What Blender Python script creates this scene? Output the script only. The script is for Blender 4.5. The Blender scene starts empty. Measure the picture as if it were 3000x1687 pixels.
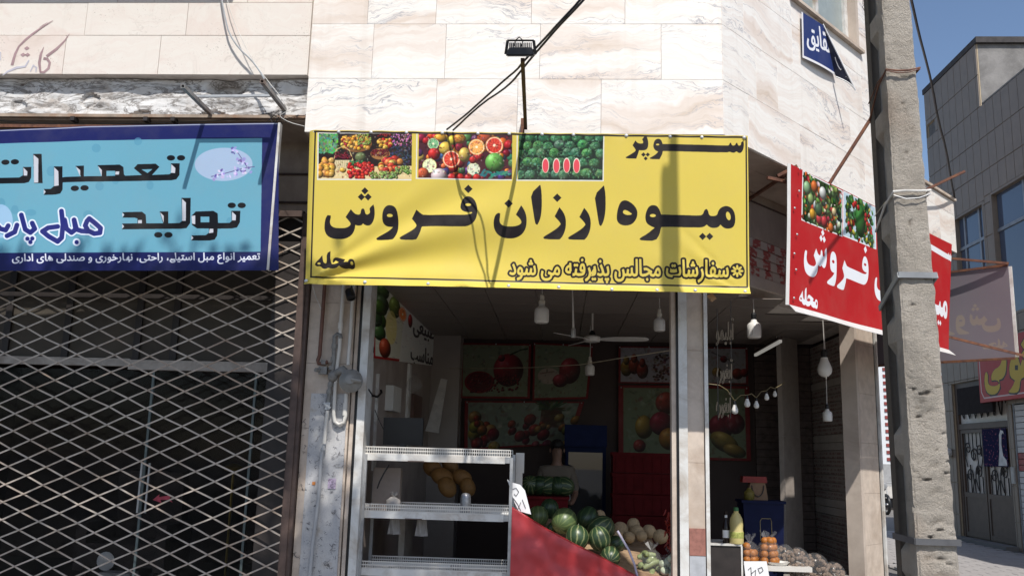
import bpy, bmesh, math, random
import numpy as np
from mathutils import Vector as V, noise, Matrix
random.seed(7)
R=math.radians
SC=bpy.context.scene
COL=SC.collection
# ---------------------------------------------------------------- camera, sky, sun, exposure
F=2600.0; PT,RO,YA=R(10.62),R(1.53),R(-3.2)
CP=V((0,0,1.6))
_fw=V((math.sin(YA)*math.cos(PT),math.cos(YA)*math.cos(PT),math.sin(PT)))
_rt=V((math.cos(YA),-math.sin(YA),0)); _up=_rt.cross(_fw)
C_R=_rt*math.cos(RO)+_up*math.sin(RO); C_U=_up*math.cos(RO)-_rt*math.sin(RO)
cam=bpy.data.cameras.new('camera'); cam.sensor_width=36; cam.lens=F/3000*36; cam.clip_end=600; cam.clip_start=.05
co=bpy.data.objects.new('camera',cam); COL.objects.link(co)
m3=Matrix((C_R,C_U,-_fw)).transposed()
co.matrix_world=Matrix.Translation(CP)@m3.to_4x4()
SC.camera=co
SUN=V((.26,-1,1.38)).normalized()
w=bpy.data.worlds.new('World'); SC.world=w; w.use_nodes=True
nt=w.node_tree; bg=nt.nodes['Background']; sk=nt.nodes.new('ShaderNodeTexSky'); sk.sky_type='NISHITA'; sk.sun_disc=False
sk.sun_elevation=math.asin(SUN.z); sk.sun_rotation=math.atan2(SUN.x,SUN.y); sk.altitude=900; sk.air_density=1.0; sk.dust_density=2.2; sk.ozone_density=1.8
nt.links.new(sk.outputs[0],bg.inputs[0]); bg.inputs[1].default_value=.14
sl=bpy.data.lights.new('sun','SUN'); sl.energy=4.6; sl.angle=R(.53); sl.color=(1,.965,.91)
so=bpy.data.objects.new('sun',sl); COL.objects.link(so); so.rotation_euler=SUN.to_track_quat('Z','Y').to_euler(); so.location=(3,-10,14)
SC.view_settings.view_transform='Standard'; SC.view_settings.look='None'; SC.view_settings.gamma=1; SC.view_settings.use_curve_mapping=False
SC.view_settings.exposure=.09
SC.cycles.max_bounces=8; SC.cycles.diffuse_bounces=5; SC.cycles.transparent_max_bounces=12; SC.cycles.sample_clamp_indirect=6
SC.cycles.use_denoising=True
# ---------------------------------------------------------------- where a sight line meets a plane of the place
def ray(x,y): return _fw+C_R*((x-1500)/F)-C_U*((y-843.5)/F)
def hit(x,y,p0,n):
    d=ray(x,y); return CP+d*((p0-CP).dot(n)/d.dot(n))
def FY(x,y,Y): return hit(x,y,V((0,Y,0)),V((0,1,0)))
def FX(x,y,X): return hit(x,y,V((X,0,0)),V((1,0,0)))
def FZ(x,y,Z): return hit(x,y,V((0,0,Z)),V((0,0,1)))
CH=R(48.5); DC=V((math.cos(CH),math.sin(CH),0)); NC=V((math.sin(CH),-math.cos(CH),0)); CA=V((1.466,7.8,0))
def FC(x,y,off=0): return hit(x,y,CA+NC*off,NC)
def CW(t,off,z): return CA+DC*t+NC*off+V((0,0,z))
# ---------------------------------------------------------------- mesh building
class MB:
    def __init__(s): s.v=[];s.f=[];s.uv={}
    def add(s,vs,fs):
        n=len(s.v); s.v+= [tuple(p) for p in vs]; s.f+=[tuple(i+n for i in f) for f in fs]; return s
    def obox(s,c,ax,h):
        c=V(c);a=[V(ax[i])*h[i] for i in range(3)]
        vs=[c+a[0]*i+a[1]*j+a[2]*k for i in(-1,1) for j in(-1,1) for k in(-1,1)]
        fs=[(0,1,3,2),(4,6,7,5),(0,4,5,1),(2,3,7,6),(0,2,6,4),(1,5,7,3)]
        if a[0].cross(a[1]).dot(a[2])<0: fs=[f[::-1] for f in fs]
        return s.add(vs,fs)
    def box(s,x0,x1,y0,y1,z0,z1):
        return s.obox(((x0+x1)/2,(y0+y1)/2,(z0+z1)/2),((1,0,0),(0,1,0),(0,0,1)),((x1-x0)/2,(y1-y0)/2,(z1-z0)/2))
    def bar(s,p,q,w,h,up=(0,0,1)):
        p=V(p);q=V(q);d=(q-p);L=d.length;d=d/L;up=V(up)
        sd=d.cross(up)
        if sd.length<1e-4: sd=d.cross(V((1,0,0)))
        sd.normalize();u=sd.cross(d)
        return s.obox((p+q)/2,(d,sd,u),(L/2,w/2,h/2))
    def tube(s,pts,r,n=8,cap=True):
        pts=[V(p) for p in pts]; rs=r if isinstance(r,(list,tuple)) else [r]*len(pts)
        vs=[];fs=[];ref=None
        for i,p in enumerate(pts):
            d=(pts[min(i+1,len(pts)-1)]-pts[max(i-1,0)]).normalized()
            if ref is None: ref=d.orthogonal().normalized()
            ref=(ref-d*ref.dot(d)).normalized(); b=d.cross(ref)
            vs+=[p+(ref*math.cos(2*math.pi*k/n)+b*math.sin(2*math.pi*k/n))*rs[i] for k in range(n)]
        for i in range(len(pts)-1):
            for k in range(n): fs.append((i*n+k,i*n+(k+1)%n,(i+1)*n+(k+1)%n,(i+1)*n+k))
        if cap: fs.append(tuple(range(n))[::-1]); fs.append(tuple((len(pts)-1)*n+k for k in range(n)))
        return s.add(vs,fs)
    def lathe(s,prof,c=(0,0,0),n=14,ax=(0,0,1)):
        c=V(c);q=V(ax).normalized().to_track_quat('Z','Y');vs=[];fs=[];rows=[]
        for r,z in prof:
            if r<1e-5: rows.append([len(vs)]);vs.append(c+q@V((0,0,z)))
            else:
                rows.append(list(range(len(vs),len(vs)+n))); vs+=[c+q@V((r*math.cos(2*math.pi*k/n),r*math.sin(2*math.pi*k/n),z)) for k in range(n)]
        for a,b in zip(rows,rows[1:]):
            for k in range(n):
                if len(a)==1 and len(b)==1: continue
                if len(a)==1: fs.append((a[0],b[(k+1)%n],b[k]))
                elif len(b)==1: fs.append((a[k],a[(k+1)%n],b[0]))
                else: fs.append((a[k],a[(k+1)%n],b[(k+1)%n],b[k]))
        if len(rows[0])>1: fs.append(tuple(rows[0])[::-1])
        if len(rows[-1])>1: fs.append(tuple(rows[-1]))
        if prof[-1][1]<prof[0][1]: fs=[f[::-1] for f in fs]
        return s.add(vs,fs)
    def ball(s,c,r,nu=16,nv=10,q=None,bump=None):
        c=V(c);r=(r,r,r) if not hasattr(r,'__len__') else r
        vs=[];fs=[]
        for j in range(nv+1):
            th=math.pi*j/nv
            for i in range(nu):
                ph=2*math.pi*i/nu; d=V((math.sin(th)*math.cos(ph),math.sin(th)*math.sin(ph),-math.cos(th)))
                p=V((d.x*r[0],d.y*r[1],d.z*r[2]))
                if bump: p*=bump(d)
                if q: p=q@p
                vs.append(c+p)
        for j in range(nv):
            for i in range(nu):
                a,b,cc,d=j*nu+i,j*nu+(i+1)%nu,(j+1)*nu+(i+1)%nu,(j+1)*nu+i
                if j==0: fs.append((a,cc,d))
                elif j==nv-1: fs.append((a,b,cc))
                else: fs.append((a,b,cc,d))
        return s.add(vs,fs)
    def prism(s,pts,off):
        pts=[V(p) for p in pts];off=V(off);n=len(pts)
        nn=V((0,0,0))
        for i in range(n): nn+=(pts[i]-pts[0]).cross(pts[(i+1)%n]-pts[0])
        if nn.dot(off)>0: pts=pts[::-1]
        vs=pts+[p+off for p in pts]
        return s.add(vs,[tuple(range(n)),tuple(range(2*n-1,n-1,-1))]+[(i,i+n,(i+1)%n+n,(i+1)%n) for i in range(n)])
    def sheet(s,fn,nu,nv,th=None,uv=True):
        # a sheet from fn(u,v)->point, u,v in 0..1, given real thickness along -normal by th (vector)
        n0=len(s.v);vs=[];fs=[]
        for j in range(nv+1):
            for i in range(nu+1):
                vs.append(fn(i/nu,j/nv))
                if uv: s.uv[n0+len(vs)-1]=(i/nu,j/nv)
        W=nu+1
        for j in range(nv):
            for i in range(nu): fs.append((j*W+i,j*W+i+1,(j+1)*W+i+1,(j+1)*W+i))
        if th is not None:
            th=V(th);N=len(vs)
            for k in range(N):
                vs.append(V(vs[k])+th)
                if uv: s.uv[n0+N+k]=s.uv[n0+k]
            fs+=[tuple(i+N for i in f[::-1]) for f in fs[:]]
            ring=[i for i in range(W)]+[j*W+nu for j in range(1,nv+1)]+[nv*W+i for i in range(nu-1,-1,-1)]+[j*W for j in range(nv-1,0,-1)]
            for a,b in zip(ring,ring[1:]+ring[:1]): fs.append((b,a,a+N,b+N))
        return s.add(vs,fs)
WO={}
def mesh(name,mb,mat,smooth=False,ofs=V((0,0,0))):
    me=bpy.data.meshes.new(name); me.from_pydata([tuple(V(p)-ofs) for p in mb.v],[],mb.f)
    if mb.uv:
        ul=me.uv_layers.new(name='UVMap')
        for l in me.loops: ul.data[l.index].uv=mb.uv.get(l.vertex_index,(0,0))
    if mat: me.materials.append(mat)
    if smooth:
        me.polygons.foreach_set('use_smooth',[True]*len(me.polygons)); me.set_sharp_from_angle(angle=R(40))
    me.validate(); me.update(); return me
def put(name,me,parent=None,loc=(0,0,0)):
    o=bpy.data.objects.new(name,me); COL.objects.link(o); o.location=loc
    if parent: o.parent=parent
    return o
def part(name,mb,mat,parent,smooth=False,label=None,kind=None):
    """a part built in world coordinates under its (unturned) thing"""
    b=WO.get(parent.name,V((0,0,0)))
    o=put(name,mesh(name,mb,mat,smooth,b),parent); WO[o.name]=b
    if label: o['label']=label
    if kind: o['kind']=kind
    return o
def tag(o,label=None,cat=None,group=None,kind=None):
    for k,x in (('label',label),('category',cat),('group',group),('kind',kind)):
        if x: o[k]=x
    return o
def thing(name,label,cat,loc=(0,0,0),group=None):
    o=bpy.data.objects.new(name,None); COL.objects.link(o); o.location=loc; o.empty_display_size=.1
    WO[o.name]=V(loc); return tag(o,label,cat,group)
def solo(name,mb,mat,label,cat,smooth=False,group=None,loc=None):
    """a thing that is one mesh, its origin at its base"""
    if loc is None:
        xs=[p[0] for p in mb.v];ys=[p[1] for p in mb.v];zs=[p[2] for p in mb.v]; loc=V(((min(xs)+max(xs))/2,(min(ys)+max(ys))/2,min(zs)))
    o=put(name,mesh(name,mb,mat,smooth,V(loc)),None,loc); WO[o.name]=V(loc); return tag(o,label,cat,group)
def parts(name,mb,mat,parent,smooth=False,label=None):
    """the separate pieces of one build, each a part of its own"""
    n=len(mb.v); g=list(range(n))
    def fd(i):
        while g[i]!=i: g[i]=g[g[i]]; i=g[i]
        return i
    for f in mb.f:
        for k in f[1:]: g[fd(k)]=fd(f[0])
    by={}
    for f in mb.f: by.setdefault(fd(f[0]),[]).append(f)
    for fs in by.values():
        ids=sorted({i for f in fs for i in f}); mp={i:k for k,i in enumerate(ids)}
        m=MB(); m.add([mb.v[i] for i in ids],[tuple(mp[i] for i in f) for f in fs]); part(name,m,mat,parent,smooth,label)
def struct(name,mb,mat,smooth=False):
    return tag(put(name,mesh(name,mb,mat,smooth)),kind='structure')
def copy_tree(o,loc=None,label=None,parent=None):
    c=o.copy(); COL.objects.link(c)
    if parent: c.parent=parent
    if loc is not None: c.location=loc
    if label: c['label']=label
    for ch in list(o.children): copy_tree(ch,parent=c)
    return c
# ---------------------------------------------------------------- materials
def rgb(r,g,b):
    f=lambda c:(c/255/12.92 if c/255<=.04045 else ((c/255+.055)/1.055)**2.4)
    return (f(r),f(g),f(b),1)
MATS={}
class N:
    def __init__(s,name):
        s.m=bpy.data.materials.new(name); s.m.use_nodes=True; s.t=s.m.node_tree; s.b=s.t.nodes['Principled BSDF']; s.out=s.t.nodes['Material Output']
    def n(s,ty,**k):
        x=s.t.nodes.new(ty)
        for a,b in k.items():
            if a.startswith('i_'): x.inputs[a[2:].replace('_',' ')].default_value=b
            else: setattr(x,a,b)
        return x
    def l(s,a,b): s.t.links.new(a,b)
    def noise(s,vec,scale,detail=4,rough=.55,dist=0):
        x=s.n('ShaderNodeTexNoise'); x.inputs['Scale'].default_value=scale; x.inputs['Detail'].default_value=detail; x.inputs['Roughness'].default_value=rough; x.inputs['Distortion'].default_value=dist
        if vec is not None: s.l(vec,x.inputs['Vector'])
        return x.outputs['Fac']
    def ramp(s,fac,stops,interp='LINEAR'):
        x=s.n('ShaderNodeValToRGB'); e=x.color_ramp; e.interpolation=interp
        while len(e.elements)<len(stops): e.elements.new(.5)
        for el,(p,c) in zip(e.elements,stops): el.position=p; el.color=c if len(c)==4 else (*c,1)
        s.l(fac,x.inputs[0]); return x.outputs[0]
    def mix(s,fac,a,b,mode='MIX'):
        x=s.n('ShaderNodeMix',data_type='RGBA',blend_type=mode)
        for sock,val in ((x.inputs[0],fac),(x.inputs[6],a),(x.inputs[7],b)):
            if hasattr(val,'is_output'): s.l(val,sock)
            else: sock.default_value=val
        return x.outputs[2]
    def mapping(s,vec,scale=(1,1,1),rot=(0,0,0),loc=(0,0,0)):
        x=s.n('ShaderNodeMapping'); x.inputs['Scale'].default_value=scale; x.inputs['Rotation'].default_value=rot; x.inputs['Location'].default_value=loc
        s.l(vec,x.inputs[0]); return x.outputs[0]
    def coord(s,which='Object',per_object=False):
        if which=='Position': o=s.n('ShaderNodeNewGeometry').outputs['Position']
        else: o=s.n('ShaderNodeTexCoord').outputs[which]
        if per_object:
            r=s.n('ShaderNodeObjectInfo').outputs['Random']; mm=s.n('ShaderNodeMath',operation='MULTIPLY'); s.l(r,mm.inputs[0]); mm.inputs[1].default_value=173.0
            a=s.n('ShaderNodeVectorMath',operation='ADD'); s.l(o,a.inputs[0]); s.l(mm.outputs[0],a.inputs[1]); o=a.outputs[0]
        return o
    def bump(s,h,strength=.3,dist=.01):
        x=s.n('ShaderNodeBump'); x.inputs['Strength'].default_value=strength; x.inputs['Distance'].default_value=dist; s.l(h,x.inputs['Height']); s.l(x.outputs[0],s.b.inputs['Normal'])
    def set(s,col=None,rough=None,metal=None,spec=None,alpha=None,trans=None,sss=None,sheen=None,coat=None):
        for k,val in (('Base Color',col),('Roughness',rough),('Metallic',metal),('Specular IOR Level',spec),('Alpha',alpha),('Transmission Weight',trans),('Sheen Weight',sheen),('Coat Weight',coat)):
            if val is None: continue
            if hasattr(val,'is_output'): s.l(val,s.b.inputs[k])
            else: s.b.inputs[k].default_value=val
        return s
def M(name,col,rough=.6,metal=0,var=.25,scale=8,bump=0,bscale=60,dirt=None,dscale=2.2,spec=.4,coat=0,alpha=1,trans=0,po=False,pos=True):
    """plain material: base colour with mottling, optional dirt blotches and bump"""
    if name in MATS: return MATS[name]
    g=N(name); c=g.coord('Position') if pos else g.coord('Object',po)
    if pos and po: c=g.coord('Object',True)
    col=col if len(col)==4 else (*col,1)
    f=g.noise(c,scale,5,.6)
    dark=tuple(x*(1-var) for x in col[:3])+(1,); lite=tuple(min(1,x*(1+var*.6)) for x in col[:3])+(1,)
    o=g.ramp(f,[(.3,dark),(.52,col),(.72,lite)])
    if dirt:
        d=g.noise(c,dscale,6,.65,.6); dm=g.ramp(d,[(.45,(0,0,0)),(.72,(1,1,1))]); 
        o=g.mix(dm,o,dirt if len(dirt)==4 else (*dirt,1))
    g.set(o,rough,metal,spec,alpha if alpha<1 else None,trans if trans else None,coat=coat or None)
    if bump: g.bump(g.noise(c,bscale,4,.6),bump,.01)
    MATS[name]=g.m; return g.m
def marble(name,base,tan,pink,grey,vein=.5,streak=1.0,sx=.55,sz=4.5,pores=0):
    g=N(name); c=g.coord('Position'); r=g.n('ShaderNodeObjectInfo').outputs['Random']
    mm=g.n('ShaderNodeMath',operation='MULTIPLY'); g.l(r,mm.inputs[0]); mm.inputs[1].default_value=91.0
    cb=g.n('ShaderNodeCombineXYZ'); g.l(mm.outputs[0],cb.inputs[0]); g.l(mm.outputs[0],cb.inputs[2])
    # each slab's bedding is tilted a little differently
    ma=g.n('ShaderNodeMath',operation='MULTIPLY_ADD'); g.l(r,ma.inputs[0]); ma.inputs[1].default_value=.42; ma.inputs[2].default_value=-.23
    ro=g.n('ShaderNodeVectorRotate',rotation_type='Y_AXIS'); g.l(c,ro.inputs['Vector']); g.l(ma.outputs[0],ro.inputs['Angle'])
    ad=g.n('ShaderNodeVectorMath',operation='ADD'); g.l(ro.outputs[0],ad.inputs[0]); g.l(cb.outputs[0],ad.inputs[1])
    vec=g.mapping(ad.outputs[0],(sx,sx,sz))
    wob=g.noise(ad.outputs[0],1.4,4,.6)
    wv=g.n('ShaderNodeVectorMath',operation='SCALE'); g.l(vec,wv.inputs[0]); wv.inputs['Scale'].default_value=1
    dv=g.n('ShaderNodeMath',operation='MULTIPLY'); g.l(wob,dv.inputs[0]); dv.inputs[1].default_value=2.2
    cz=g.n('ShaderNodeCombineXYZ'); g.l(dv.outputs[0],cz.inputs[2])
    v2=g.n('ShaderNodeVectorMath',operation='ADD'); g.l(vec,v2.inputs[0]); g.l(cz.outputs[0],v2.inputs[1])
    big=g.noise(v2.outputs[0],.8,6,.62,.3)
    o=g.ramp(big,[(.0,tan),(.30,tan),(.40,pink),(.50,base),(1,base)])
    fine=g.noise(g.mapping(v2.outputs[0],(1,1,4)),1.6,6,.7,.4)
    fm=g.ramp(fine,[(.42,(0,0,0)),(.62,(.6*streak,)*3),(.75,(.1,.1,.1))])
    o=g.mix(fm,o,pink)
    # thin grey veins where a warped field crosses a level
    vn=g.noise(g.mapping(v2.outputs[0],(.9,.9,.8)),1.15,9,.66,.9)
    ab=g.ramp(vn,[(.488,(0,0,0)),(.498,(1,1,1)),(.502,(1,1,1)),(.512,(0,0,0))])
    gate=g.ramp(g.noise(ad.outputs[0],.9,2),[(.45,(0,0,0)),(.62,(vein,)*3)])
    vm=g.mix(1.0,ab,gate,'MULTIPLY')
    o=g.mix(vm,o,grey)
    if pores:
        pz=g.mix(1,g.ramp(g.noise(c,62,3,.7),[(.62,(0,0,0)),(.68,(1,1,1))]),g.ramp(g.noise(c,2.3,3),[(.48,(0,0,0)),(.68,(pores,)*3)]),'MULTIPLY'); o=g.mix(pz,o,(.20,.15,.11,1))
    ru=g.ramp(g.noise(g.mapping(c,(7,7,.35)),1.0,4,.6),[(.56,(0,0,0)),(.80,(.30,)*3)]); o=g.mix(ru,o,(.47,.41,.35,1))
    g.set(o,.42,0,.3); g.bump(g.noise(c,90,3),.05,.004); MATS[name]=g.m; return g.m
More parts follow.
